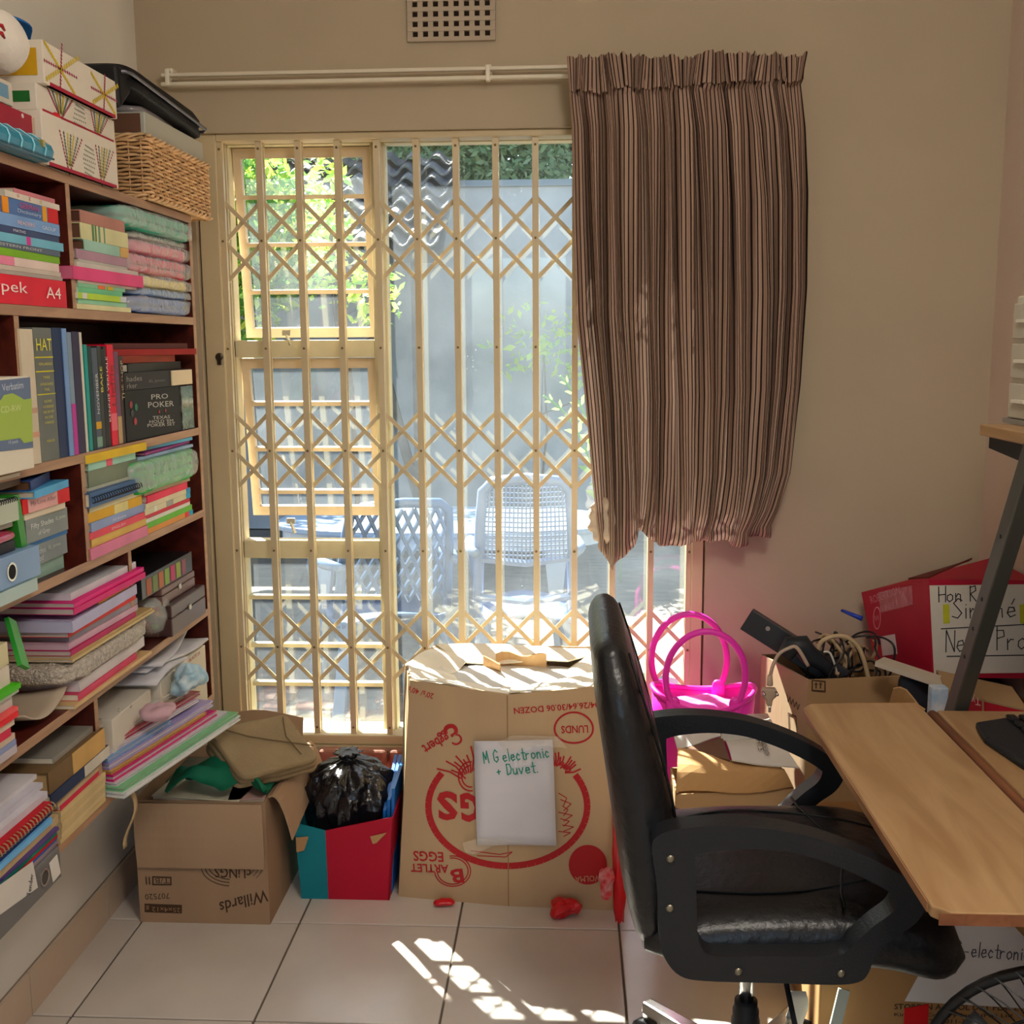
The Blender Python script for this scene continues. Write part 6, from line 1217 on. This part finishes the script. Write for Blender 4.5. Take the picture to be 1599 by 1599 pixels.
MB().lathe([(.0135, .20), (.0135, .418)], (px_, CHY, 0), 16).build('gas_lift', chrome, chair, smooth=True); MB().lathe([(.026, .10), (.026, .20), (.024, .205), (.024, .22), (.021, .225), (.021, .238)], (px_, CHY, 0), 18).build('column_cover', mat('#2a2a2c', .5), chair, smooth=True)
MB().tube([(px_+.02, CHY-.06, .425), (px_+.03, CHY-.18, .40), (px_+.035, CHY-.26, .35)], .005, 6).build('height_lever', pla, chair); MB().soft((px_+.02, CHY-.28, .318), (px_+.05, CHY-.262, .362), 0, 1, 1, .6, 12, 6).build('lever_paddle', mat('#3a3a3c', .4), chair, smooth=True)
for k in range(5):
    a = math.radians(200+72*k); dx, dy = math.cos(a), math.sin(a); e = V((px_+dx*.27, CHY+dy*.27, .085))
    leg = MB().hexa([V((px_, CHY, .09))+V((-dy*.022, dx*.022, 0)), V((px_, CHY, .09))+V((dy*.022, -dx*.022, 0)), e+V((dy*.014, -dx*.014, -.012)), e+V((-dy*.014, dx*.014, -.012)), V((px_, CHY, .125))+V((-dy*.020, dx*.020, 0)), V((px_, CHY, .125))+V((dy*.020, -dx*.020, 0)), e+V((dy*.012, -dx*.012, .012)), e+V((-dy*.012, dx*.012, .012))]).build('base_leg', chrome, chair, bevel=.004)
    MB().lathe([(.004, -.018), (.026, -.016), (.027, 0), (.026, .016), (.004, .018)], (e.x, e.y, .0275), 14, (dy, -dx, 0)).build('caster', pla, leg, smooth=True)
    MB().tube([(e.x, e.y, .054), (e.x, e.y, .08)], .006, 6).build('caster_stem', chrome, leg)
# ------------------------------------------------------------------ desk
dw = wood_mat('#987550', '#ae8d66', 'Y', .38, 6); dw_e = wood_mat('#7a4a30', '#8f5c3c', 'Y', .45, 8)
desk = thing('desk', 'light wood computer desk with pull-out board and raised shelf', 'desk', (.9, 1.7, 0)); DZ = .70
a, c = onZ(1255, 1106, DZ), onZ(1465, 1425, DZ); bxr = .716
poly = [(a.x+.02, a.y+.03), (a.x, a.y+.005), (a.x, c.y+.02), (a.x+.02, c.y), (bxr, c.y), (bxr, a.y+.045), (a.x+.10, a.y+.04)]
MB().prism([V((x, y, DZ-.018)) for x, y in poly], (0, 0, .018)).build('pull_out_board', dw, desk, bevel=.003)
MB().box((a.x+.004, c.y-.0015, DZ-.017), (bxr-.01, c.y-.0005, DZ-.001)).build('edge_band', dw_e, desk)
MB().box((a.x-.0015, c.y+.03, DZ-.016), (a.x-.0003, a.y-.01, DZ-.002)).build('edge_band', wood_mat('#9a6a48', '#b58a62', 'Y', .5, 9), desk)
MB().box((.746, 1.0, DZ-.03), (XR-.006, 2.16, DZ-.006)).build('desktop', dw, desk, bevel=.004)
MB().tube([(.738, 1.0, DZ-.016), (.738, 2.16, DZ-.016)], .010, 10).build('bullnose_edge', dw_e, desk, smooth=True)
st_m = mat('#5d625c', .4, .5, metal=.3)
p1, p2 = onX(1487, 1128, .80), onX(1606, 740, .80); d_ = (p2-p1)
pA = p1-d_*(.20); pB = p1+d_*((1.25-p1.z)/d_.z)
MB().bar(pA, pB, .042, .030, (1, 0, 0)).build('slanted_upright', mat('#4a4c48', .45, .45, metal=.3), desk, bevel=.003)
pr = V((1.10, pA.y, pA.z)); MB().bar(V((1.10, pA.y, pA.z)), V((1.10, pB.y, pB.z)), .042, .030, (1, 0, 0)).build('slanted_upright', mat('#4a4c48', .45, .45, metal=.3), desk, bevel=.003)
for t_ in (.30, .42, .54, .78): q = p1+d_*t_; MB().lathe([(.004, 0), (.004, .001)], (.7848, q.y, q.z), 8, (-1, 0, 0)).build('bolt_hole', mat('#16181a', .6), desk)
s0 = onX(1530, 662, .80)
MB().box((.80, 1.1, s0.z-.022), (XR-.006, s0.y, s0.z)).build('raised_shelf', dw, desk, bevel=.003)
MB().hexa([(.812, 1.55, s0.z-.085), (.83, 1.55, s0.z-.085), (.83, s0.y-.02, s0.z-.045), (.812, s0.y-.02, s0.z-.045), (.812, 1.55, s0.z-.023), (.83, 1.55, s0.z-.023), (.83, s0.y-.02, s0.z-.023), (.812, s0.y-.02, s0.z-.023)]).build('shelf_bracket', mat('#16181c', .5), desk)
for y in (1.06, 2.05): MB().box((1.08, y, 0), (1.12, y+.04, DZ-.03)).build('leg', st_m, desk, bevel=.002)
MB().box((.76, 1.06, .0), (.80, 1.10, DZ-.03)).build('leg', st_m, desk, bevel=.002); MB().box((.80, 2.10, DZ-.09), (1.10, 2.13, DZ-.03)).build('cross_rail', st_m, desk)
# white drawer unit on the raised shelf
du = thing('drawer_unit', 'white plastic drawer unit on the raised desk shelf', 'drawer unit', (.98, 1.95, s0.z)); wp = mat('#cfcabb', .45, .4)
xa = .868; ya_ = Yat(1577, xa, s0.z+.02)
MB().box((xa, 1.62, s0.z+.0005), (1.12, ya_, s0.z+.245)).build('unit_body', wp, du, bevel=.004); 
for k in range(3):
    z_ = s0.z+.012+k*.076; d_o = MB().box((xa-.008, 1.63, z_), (xa, ya_-.008, z_+.066)).build('drawer', mat('#bfb9aa', .4, .4), du, bevel=.002); MB().box((xa-.016, ya_-.10, z_+.03), (xa-.008, ya_-.04, z_+.036)).build('drawer_handle', mat('#e0dccf', .35), d_o)
MB().box((xa-.012, 1.60, s0.z+.0006), (xa-.0005, ya_+.004, s0.z+.010)).build('plinth', mat('#8f8c84', .5), du)
# keyboard with wrist rest on the desktop
kb = thing('keyboard', 'black keyboard with padded wrist rest on the desktop', 'keyboard', (.95, 1.95, DZ-.006)); ka = onZ(1520, 1140, DZ)
MB().prism([(ka.x+.01, ka.y+.02, DZ-.0055), (ka.x-.002, ka.y-.06, DZ-.0055), (ka.x+.02, ka.y-.20, DZ-.0055), (ka.x+.16, ka.y-.32, DZ-.0055), (XR-.03, ka.y-.34, DZ-.0055), (XR-.03, ka.y+.05, DZ-.0055), (ka.x+.08, ka.y+.05, DZ-.0055)], (0, 0, .016)).build('base_and_wrist_rest', mat('#1c1e22', .6, .3, bump=.2, bscale=300), kb, bevel=.006)
for r in range(3):
    for q in range(9): x = ka.x+.075+r*.024; y = ka.y+.03-q*.036; MB().box((x, y-.016, DZ+.0107), (x+.019, y+.014, DZ+.018)).build('key', mat('#111317', .4), kb, bevel=.003, bseg=1)
# ------------------------------------------------------------------ boxes behind the chair and desk
fc = thing('flap_carton', 'tan carton with splayed white lined flaps behind the chair', 'cardboard box', (.42, 2.72, 0)); w_in = mat('#cbc6bd', .8, .15, var=.05, vscale=7); tan = card('#b2926c')
zf = .38; fa, fb = onZ(1052, 1245, zf), onZ(1241, 1232, zf); fy1 = 2.62
fa = V((.256, 2.45, zf)); fb = V((.54, 2.50, zf)); q1 = V((.54, fy1, zf)); q0 = V((.256, fy1, zf))
for a_, c_ in ((fa, fb), (fb, q1), (q1, q0), (q0, fa)):
    n2 = V((a_.y-c_.y, c_.x-a_.x, 0)).normalized()*.005; MB().hexa([V((a_.x, a_.y, 0)), V((c_.x, c_.y, 0)), V((c_.x, c_.y, 0))+n2, V((a_.x, a_.y, 0))+n2, a_, c_, c_+n2, a_+n2]).build('side_panel', tan, fc)
MB().box((.262, 2.51, 0), (.535, fy1-.006, .005)).build('bottom_panel', tan, fc)
def qsheet(nm, P, m, amp=.006, th_=.004, nu=8, nv=6, sd=0, par=fc):
    P = [V(p) for p in P]; return MB().sheet(lambda u, v: P[0].lerp(P[1], u).lerp(P[3].lerp(P[2], u), v)+V((0, -amp*math.sin(v*math.pi)*.6, amp*(math.sin(v*math.pi)*.8+.3*math.sin(u*6+sd)))), nu, nv, th_).build(nm, m, par, smooth=False)
qsheet('front_flap', [onZ(1058, 1172, .446), onZ(1205, 1194, .443), onZ(1238, 1230, .384), onZ(1055, 1240, .384)], card('#bb9364'), .022, sd=1)
o = qsheet('white_flap', [onZ(1133, 1158, .452), onZ(1208, 1148, .452), onZ(1247, 1200, .447), onZ(1143, 1188, .449)], w_in, .006, sd=2)
pz = onZ(1185, 1170, .456); text('H1.5', fc, (1180, 1158), (1184, 1174), 9, pz, V((0, 0, 1)), mat('#2a2622', .7), lift=.004); text('HANDLE WITH', fc, (1187, 1157), (1194, 1182), 8, pz, V((0, 0, 1)), mat('#2a2622', .7), lift=.004)
qsheet('white_flap', [onZ(1040, 1118, .490), onZ(1126, 1098, .500), onZ(1128, 1150, .462), onZ(1058, 1170, .447)], w_in, .008, sd=3)
qsheet('dark_inner_flap', [onZ(1060, 1172, .445), onZ(1128, 1152, .460), onZ(1140, 1188, .443), onZ(1098, 1178, .443)], card('#6a5040'), .002, sd=4)
sbx = thing('small_white_box', 'small white box wedged among the carton flaps', 'box', onZ(1165, 1160, .452)); P_ = [onZ(1126, 1158, .453), onZ(1206, 1152, .453), onZ(1204, 1128, .490), onZ(1126, 1124, .490)]
MB().hexa([P_[0], P_[1], P_[1]+V((0, .07, 0)), P_[0]+V((0, .07, 0)), P_[0]+V((0, 0, .045)), P_[1]+V((0, 0, .04)), P_[1]+V((0, .07, .04)), P_[0]+V((0, .07, .045))]).build('box_body', w_in, sbx, bevel=.002)
# magenta tote
mg = mat((.80, .03, .44), .4, .4, sub=.0); tote = thing('tote_bag', 'bright magenta plastic tote with two round handles', 'bag', (.352, 2.752, 0))
bcx, bcy, brx, bry = .352, 2.752, .132, .098
def totept(u, v):
    a = u*2*math.pi; k = .80+.20*v; z = .004+.526*v+.018*math.cos(2*a)*v; return V((bcx+brx*k*math.cos(a), bcy+bry*k*math.sin(a), z))
MB().sheet(totept, 40, 8, .004).build('bag_wall', mg, tote, smooth=True); MB().prism([totept(k/24, 0) for k in range(24)], (0, 0, .004)).build('bag_base', mg, tote)
MB().tube([totept(k/40, 1) for k in range(40)], .007, 8, closed=True).build('rim', mg, tote, smooth=True)
MB().soft((bcx-.118, bcy-.085, .42), (bcx+.118, bcy+.085, .515), .008, 22, 4, .75, 40, 16).build('added_bounce_towel', mat((.92, .08, .55), .8, sheen=.3), None, smooth=True, label='magenta towel added in the tote to bounce pink light', cat='towel')  # added reflector, throws pink light onto the wall
for sd in (-1, 1):
    yy = bcy+sd*bry*.80; cx_ = .335-.012*sd; pts = [V((cx_+.100*math.cos(a), yy+.01*math.sin(a)*sd, .598+.122*math.sin(a))) for a in [math.radians(-38+q*8) for q in range(33)]]
    h_ = MB().tube(pts, .0085, 8).build('handle', mg, tote, smooth=True)
    for p in (pts[0], pts[-1]): MB().soft(p-V((.018, .009, .035)), p+V((.018, .009, .022)), 0, 1, 1, .6, 14, 8).build('handle_tab', mg, h_, smooth=True)
# carton full of cables
cx = thing('cable_carton', 'brown carton overflowing with tangled cables', 'cardboard box', (.70, 2.78, 0)); cz = .612
c0, c1, c2 = onZ(1262, 1062, cz), onZ(1222, 1040, cz), V((.85, 2.66, cz)); c3 = c2+(c1-c0)*1.9; c1 = c0+(c1-c0)*1.9
cbm = card('#a3835f')
for a_, c_, nm in ((c0, c2, 'front_panel'), (c2, c3, 'side_panel'), (c3, c1, 'back_panel'), (c1, c0, 'side_panel')):
    n2 = V((a_.y-c_.y, c_.x-a_.x, 0)).normalized()*.005; m_ = card('#a38a6e') if (a_ is c1) else cbm
    MB().hexa([V((a_.x, a_.y, 0)), V((c_.x, c_.y, 0)), V((c_.x, c_.y, 0))+n2, V((a_.x, a_.y, 0))+n2, a_, c_, c_+n2, a_+n2]).build(nm, m_, cx)
nf = (c2-c0).cross(V((0, 0, 1))).normalized(); nf = nf if nf.y < 0 else -nf; ns = (c1-c0).cross(V((0, 0, 1))).normalized(); ns = ns if ns.x < 0 else -ns
F = lambda u, v: onP(u, v, c0, nf)+nf*.001
MB().ring([F(u, v) for u, v in ((1267, 1061), (1289, 1063), (1289, 1081), (1267, 1079))], [F(u, v) for u, v in ((1269, 1063), (1287, 1065), (1287, 1079), (1269, 1077))], nf*.0005).build('printed_frame', ink, cx)
for uu in (1274, 1281): MB().prism([F(u, v) for u, v in ((uu-3, 1069), (uu, 1065), (uu+3, 1069), (uu+1, 1069), (uu+1, 1075), (uu-1, 1075), (uu-1, 1069))], nf*.0005).build('printed_arrow', ink, cx)
MB().prism([F(u, v) for u, v in ((1270, 1077), (1286, 1078), (1286, 1079), (1270, 1078))], nf*.0005).build('printed_arrow', ink, cx)
S_ = lambda u, v: onP(u, v, c0, ns)+ns*.001
MB().ring([S_(u, v) for u, v in ((1231, 1112), (1244, 1118), (1247, 1170), (1233, 1160))], [S_(u, v) for u, v in ((1232, 1115), (1243, 1120), (1246, 1166), (1234, 1158))], ns*.0005).build('printed_panel', ink, cx)
[MB().tube([S_(1229+k*5, 1084+k*4), S_(1231+k*5, 1096+k*4), S_(1234+k*5, 1088+k*4)], .001, 4).build('printed_scrawl', ink, cx) for k in range(4)]
MB().box((.60, 2.70, .40), (.83, 2.85, .50)).build('cable_bed', mat('#2b2622', .9), cx)
rn = random.Random(11)
for q in range(26):
    cc = V((rn.uniform(.64, .80), rn.uniform(2.70, 2.84), rn.uniform(.565, .635))); r = rn.uniform(.03, .075); ax = V((rn.gauss(0, 1), rn.gauss(0, 1), rn.gauss(0, .5))).normalized(); e1 = ax.orthogonal().normalized(); e2 = ax.cross(e1)
    pts = [cc+e1*r*math.cos(a)*(1+.2*math.sin(2*a+q))+e2*r*math.sin(a)*.9+ax*.008*math.sin(3*a) for a in [k*2*math.pi/18 for k in range(15)]]
    pts = [V((min(max(p.x, .605), .84), min(max(p.y, 2.665), 2.89), max(p.z, .505))) for p in pts]
    dark = q % 4; MB().tube(crv(pts, 3), .0028 if dark else .0048, 6).build('cable', mat('#17171a' if dark else '#b49a76', .45, .4), None, smooth=True, label='black cable tangled in the brown carton' if dark else 'beige cable coiled in the brown carton', cat='cable', group='black cables in the carton' if dark else 'beige cables in the carton')
pts = [onY(u, v, 2.70) for u, v in ((1276, 1020), (1282, 1003), (1300, 994), (1322, 995), (1340, 1010), (1350, 1035), (1356, 1060))]; MB().tube(crv(pts), .006, 8).build('cable', mat('#b89f7a', .45, .4), None, smooth=True, label='thick beige cable arching highest above the carton', cat='cable')
pts = [onY(u, v, 2.69) for u, v in ((1286, 1018), (1296, 1020), (1304, 1040), (1308, 1058))]; MB().tube(crv(pts), .003, 6).build('cable', mat('#d6d0c4', .45, .4), None, smooth=True, label='thin white cable among the black tangle', cat='cable')
ad = thing('power_supply', 'long black metal power unit leaning out of the cable carton', 'power unit', onY(1300, 1060, 2.74)); pa, pb = onY(1166, 966, 2.80), onY(1318, 1062, 2.72)
MB().bar(pa, pb, .060, .045, (0, 1, 0)).build('metal_casing', mat('#1e1a1a', .4, .4), ad, bevel=.002)
for t_ in (.2, .42): q = pa.lerp(pb, t_)+V((0, -.025, .012)); MB().lathe([(.006, 0), (.006, .003)], q, 10, (0, -1, .2)).build('screw', mat('#9a8e80', .3, metal=.9), ad)
MB().tube([onY(u, v, 2.68) for u, v in ((1225, 1024), (1235, 1008), (1252, 1008), (1262, 1022), (1290, 1040), (1300, 1062))], [.02, .026, .028, .026, .018, .012], 10).build('hand_vacuum_hose', mat('#22252a', .5), None, smooth=True, label='fat black adaptor lying across the carton edge', cat='adaptor')
# plug on its beige lead
pl = thing('power_plug', 'beige three pin plug dangling outside the cable carton', 'plug', onY(1200, 1100, 2.62)); bg = mat('#b09a86', .5, .35); YP = 2.60
MB().tube(crv([onY(u, v, YP+.02) for u, v in ((1262, 1040), (1245, 1012), (1232, 1012), (1216, 1022), (1206, 1042), (1202, 1062))]), .0045, 8).build('lead', bg, pl, smooth=True)
q = onY(1202, 1068, YP); MB().lathe([(.006, .022), (.008, 0), (.007, -.004)], q, 12).build('strain_relief', bg, pl, smooth=True)
MB().prism([onY(u, v, YP-.01) for u, v in ((1191, 1076), (1213, 1076), (1214, 1088), (1207, 1094), (1206, 1104), (1198, 1104), (1197, 1094), (1190, 1088))], (0, .02, 0)).build('plug_body', bg, pl, bevel=.004)
for u, v in ((1192, 1081), (1212, 1081), (1202, 1102)): p = onY(u, v, YP-.012); MB().lathe([(.0035, 0), (.0035, .016)], p, 10, (0, -1, -.1) if v < 1090 else (0, 0, -1)).build('pin', chrome, pl, smooth=True)
# red wine carton with the white sign
bs = thing('support_carton', 'dark brown carton under the crimson wine box', 'cardboard box', (1.0, 2.8, 0)); MB().box((.882, 2.64, 0), (XR-.012, 2.99, .553)).build('carton_body', card('#6a4a34'), bs, bevel=.003); MB().box((.882, 2.806, .5531), (XR-.012, 2.814, .5541)).build('top_seam', card('#5a3c2a'), bs)
YF, YB = 2.66, 2.90
rbx = thing('wine_box', 'crimson wine carton with a handwritten white sign', 'cardboard box', (1.0, 2.78, .555)); wm = mat('#a3122f', .5, .3, var=.04)
f0, f1, l0 = onY(1455, 1058, YF), onY(1450, 905, YF), onY(1370, 1052, YB); nl = (f0-l0).cross(f1-l0).normalized(); l1 = onP(1345, 925, f0, nl); XE = XR-.008
r0, r1 = V((XE, YF, f0.z)), V((XE, YF, f1.z)); br0, br1 = V((XE, YB+.04, f0.z)), V((XE, YB+.04, f1.z))
MB().hexa([l0, f0, r0, br0, l1, f1, r1, br1]).build('carton_body', wm, rbx)
MB().sheet(lambda u, v: (onY(1418, 904, 2.76).lerp(onY(1450, 902, YF), u)).lerp(onY(1512, 876, 2.78).lerp(onY(1518, 872, 2.72), u), v), 3, 5, .004).build('open_flap', mat('#5b1b16', .7), rbx)
nl = (f0-l0).cross(f1-l0).normalized(); nl = nl if nl.x < 0 else -nl; nfr = V((0, -1, 0))
SL = lambda u, v: onP(u, v, f0, nl)+nl*.001; pk_ = mat('#cf7a8a', .5)
text('ROBERTSON', rbx, (1361, 943), (1407, 927), 12, f0, nl, pk_); text('WINERY', rbx, (1374, 957), (1404, 946), 9, f0, nl, pk_)
MB().prism([SL(u, v) for u, v in ((1372, 925), (1425, 914), (1426, 944), (1376, 957))], nl*.0004).build('clear_tape', film_mat('#e8a0b0', .22), rbx)
MB().ring([SL(1370+6*math.cos(a), 965+18*math.sin(a)) for a in [2*math.pi*k/20 for k in range(20)]], [SL(1370+5*math.cos(a), 965+16*math.sin(a)) for a in [2*math.pi*k/20 for k in range(20)]], nl*.0004).build('oval_crest', pk_, rbx); text('RW', rbx, (1367, 970), (1374, 968), 8, f0, nl, pk_)
MB().prism([SL(u, v) for u, v in ((1375, 994), (1398, 990), (1402, 1021), (1379, 1024))], nl*.0005).build('barcode_label', paper('#d8c4c4'), rbx)
text('|||||||||', rbx, (1381, 1020), (1398, 1017), 9, f0+nl*.0006, nl, ink); text('ROBERTSON', rbx, (1379, 1000), (1396, 997), 4, f0+nl*.0006, nl, ink); text('WINE', rbx, (1381, 1006), (1394, 1004), 4, f0+nl*.0006, nl, ink)
FQ = V((0, YF, 0)); G = lambda u, v: onP(u, v, FQ, nfr)+V((0, -.0012, 0))
MB().prism([G(u, v) for u, v in ((1451, 914), (1620, 912), (1620, 1050), (1458, 1052))], (0, -.0006, 0)).build('white_sign', paper('#c9c2b6'), rbx)
bk_ = mat('#23242c', .6); FQ2 = V((0, YF-.0018, 0))
hand('Hon Re.', rbx, (1465, 940), (1545, 938), 24, FQ2, nfr, bk_, .0026); hand('Simoné', rbx, (1486, 966), (1590, 963), 30, FQ2, nfr, bk_, .0026); hand('Need Proof', rbx, (1476, 1018), (1640, 1012), 34, FQ2, nfr, bk_, .0026)
for (u0, v0), (u1, v1) in (((1469, 981), (1605, 974)), ((1478, 1024), (1605, 1022))): MB().prism([onP(u, v, FQ2, nfr)+V((0, -.0006, 0)) for u, v in ((u0, v0), (u1, v1), (u1, v1+1.6), (u0, v0+1.6))], (0, -.0004, 0)).build('underline', bk_, rbx)
for u in (1472, 1592): MB().prism([onP(uu, v, FQ2, nfr)+V((0, -.0003, 0)) for uu, v in ((u, 944), (u+10, 943), (u+11, 973), (u+1, 974))], (0, -.0004, 0)).build('highlighter_mark', mat('#b9b92a', .6), rbx)
b = MB(); b.tube([onY(1314, 953, 2.90), onY(1346, 966, 2.86)], [.004, .007], 8); b.build('pen', mat('#1f3fae', .4), None, smooth=True, label='blue pen poking out beside the crimson wine box', cat='pen')
# things on the floor pile right behind the desk edge
MB().bar(onY(1373, 1033, 2.56), onY(1500, 1075, 2.44), .05, .012, (0, 0, 1)).build('wooden_slat', mat('#b5aa9a', .6), None, label='pale wooden slat lying before the crimson wine box', cat='slat')
MB().soft(onY(1402, 1082, 2.52)-V((0, .02, .05)), onY(1465, 1050, 2.52)+V((0, .03, 0)), .006, 20, 3, .6).build('dark_cloth', mat('#20232c', .8), None, smooth=True, label='dark navy cloth bundle under the pale slat', cat='cloth')
tp = thing('ream_box', 'red paper ream box lying upside down behind the desk', 'box', (.95, 2.4, .4)); t0, t1, t2, t3 = onY(1478, 1082, 2.38), onY(1605, 1112, 2.24), onY(1478, 1150, 2.38), onY(1605, 1180, 2.24)
bx_ = V((.03, .16, 0)); MB().hexa([t2, t3, t3+bx_, t2+bx_, t0, t1, t1+bx_, t0+bx_]).build('box_body', mat('#b0142c', .45, .35), tp)
nt_ = (t1-t0).cross(V((0, 0, 1))).normalized(); nt_ = nt_ if nt_.y < 0 else -nt_; text('Typek', tp, (1531, 1086), (1497, 1080), 16, t0, nt_, mat('#e6b8bc', .5))
MB().prism([onP(u, v, t0, nt_)+nt_*.001 for u, v in ((1534, 1090), (1537, 1091), (1537, 1125), (1534, 1125))], nt_*.0005).build('card_edge', card('#a5825d'), tp)
MB().prism([t0+V((0, 0, .0005)), t1+V((0, 0, .0005)), t1+bx_+V((0, 0, .0005)), t0+bx_+V((0, 0, .0005))], (0, 0, .004)).build('box_top', card('#a08462'), tp)
bw = MB(); q = onY(1468, 1095, 2.36); bw.box(q-V((.018, .0, .06)), q+V((.018, .03, .03))); bw.build('white_packet', mat('#c9ccd2', .5, col2='#7fa6c9', vscale=30), None, bevel=.003, label='white and blue packet beside the red ream box', cat='packet')
tf = MB(); q0_, q1_ = onY(1395, 1075, 2.30), onY(1445, 1100, 2.26); tf.sheet(lambda u, v: q0_.lerp(q1_, u)+V((0, .03*v, -.05*v+.012*math.sin(u*5))), 5, 4, .004); tf.build('torn_cardboard', card('#a98358'), None, label='torn cardboard piece above the far desk corner', cat='cardboard')
# carton under the desk
ud = thing('desk_carton', 'large brown carton under the desk with a white note', 'cardboard box', (.79, 2.3, 0)); YD = 2.04
MB().box((.505, YD, 0), (1.06, 2.42, .385)).build('carton_body', card('#a37c52'), ud, bevel=.004); MB().box((.475, 2.225, .3851), (1.06, 2.235, .3861)).build('tape_seam', mat('#8f6b45', .4), ud)
UQ = V((0, YD, 0)); text('STORE IN A COOL DRY PLACE', ud, (1396, 1576), (1590, 1578), 9, UQ, nfr, ink, bold=.02); text('Kingsley Country Farm (Pty) Ltd', ud, (1396, 1588), (1580, 1590), 7, UQ, nfr, ink, bold=.015); text('Tel: 011-794 1', ud, (1450, 1597), (1530, 1598), 6, UQ, nfr, ink, bold=.015)
MB().prism([onP(u, v, UQ, nfr)+V((0, -.002, 0)) for u, v in ((1412, 1562), (1480, 1436), (1570, 1432), (1625, 1490), (1625, 1575))], (0, -.0008, 0)).build('white_note', paper('#cfcaca'), ud)
hand('C.-electronic', ud, (1490, 1492), (1608, 1500), 24, V((0, YD-.003, 0)), nfr, mat('#4a4a54', .6), .0022)
MB().prism([onP(u, v, UQ, nfr)+V((0, -.001, 0)) for u, v in ((1412, 1574), (1450, 1567), (1448, 1612), (1410, 1612))], (0, -.0008, 0)).build('red_tape', mat('#d0141c', .5), ud)
ws = MB(); ws.sheet(lambda u, v: V((Xat(1226+30*u, 2.02, .1)+.006*math.sin(v*9), 2.015, .16-.16*v)), 4, 10, .002); ws.build('torn_cloth_strip', mat('#d2cabb', .85), None, smooth=True, label='frayed white cloth strip hanging under the chair', cat='cloth strip')
ws = MB(); ws.bar(onY(1318, 1545, 2.0), onY(1300, 1620, 1.98), .022, .006, (0, 1, 0)); ws.build('plastic_strip', mat('#c3cabc', .3, .5), None, label='pale plastic strip leaning against the desk carton', cat='strip')
# floor fan in the lower right corner
FYn = 1.34; fc_ = onY(1680, 1745, FYn); fan = thing('floor_fan', 'black floor fan with wire grille in the lower right corner', 'fan', (fc_.x, FYn+.05, 0)); R_ = .196; fm = mat('#121214', .4, .4)
axf = V((-.35, -.92, .10)).normalized(); e1 = axf.cross(V((0, 0, 1))).normalized(); e2 = e1.cross(axf); C_ = fc_
for r in (R_, R_*.72, R_*.42): MB().tube([C_+(e1*math.cos(a)+e2*math.sin(a))*r+axf*(.035*(1-(r/R_)**2)) for a in [2*math.pi*k/48 for k in range(48)]], .0075 if r == R_ else .0022, 8, closed=True).build('grille_ring', fm, fan, smooth=True)
for k in range(44):
    a = 2*math.pi*k/44; pts = [C_+(e1*math.cos(a+.55*(1-t)*1.2)+e2*math.sin(a+.55*(1-t)*1.2))*(.035+(R_+.004-.035)*t)+axf*(.035*(1-t*t)+.006) for t in [i/6 for i in range(7)]]; MB().tube(pts, .0014, 4).build('grille_wire', fm, fan)
    pts = [C_+(e1*math.cos(a)+e2*math.sin(a))*(R_*(.3+.7*t))-axf*(.05*(1-t*t)+.006) for t in [i/4 for i in range(5)]]; MB().tube(pts, .0014, 4).build('rear_wire', fm, fan)
MB().lathe([(.036, .035), (.036, .045), (.02, .05)], C_, 20, axf).build('hub_cap', fm, fan, smooth=True); MB().lathe([(.05, 0), (.05, .09), (.03, .11)], C_-axf*.05, 18, -axf).build('motor_housing', fm, fan, smooth=True)
for k in range(3):
    a = 2*math.pi*k/3; MB().sheet(lambda u, v: C_+(e1*math.cos(a+.7*v)+e2*math.sin(a+.7*v))*(.03+.14*u)+axf*(.012-.024*v), 5, 4, .002).build('blade', mat('#2a2c30', .35, .5), fan, smooth=True)
MB().tube([C_-axf*.10, V((C_.x+.05, FYn+.13, C_.z-.12)), V((C_.x+.05, FYn+.13, .03))], .014, 10).build('stand_pole', fm, fan, smooth=True); MB().lathe([(.15, 0), (.15, .012), (.06, .028), (.03, .04)], (C_.x+.05, FYn+.13, 0), 28).build('stand_base', fm, fan, smooth=True)
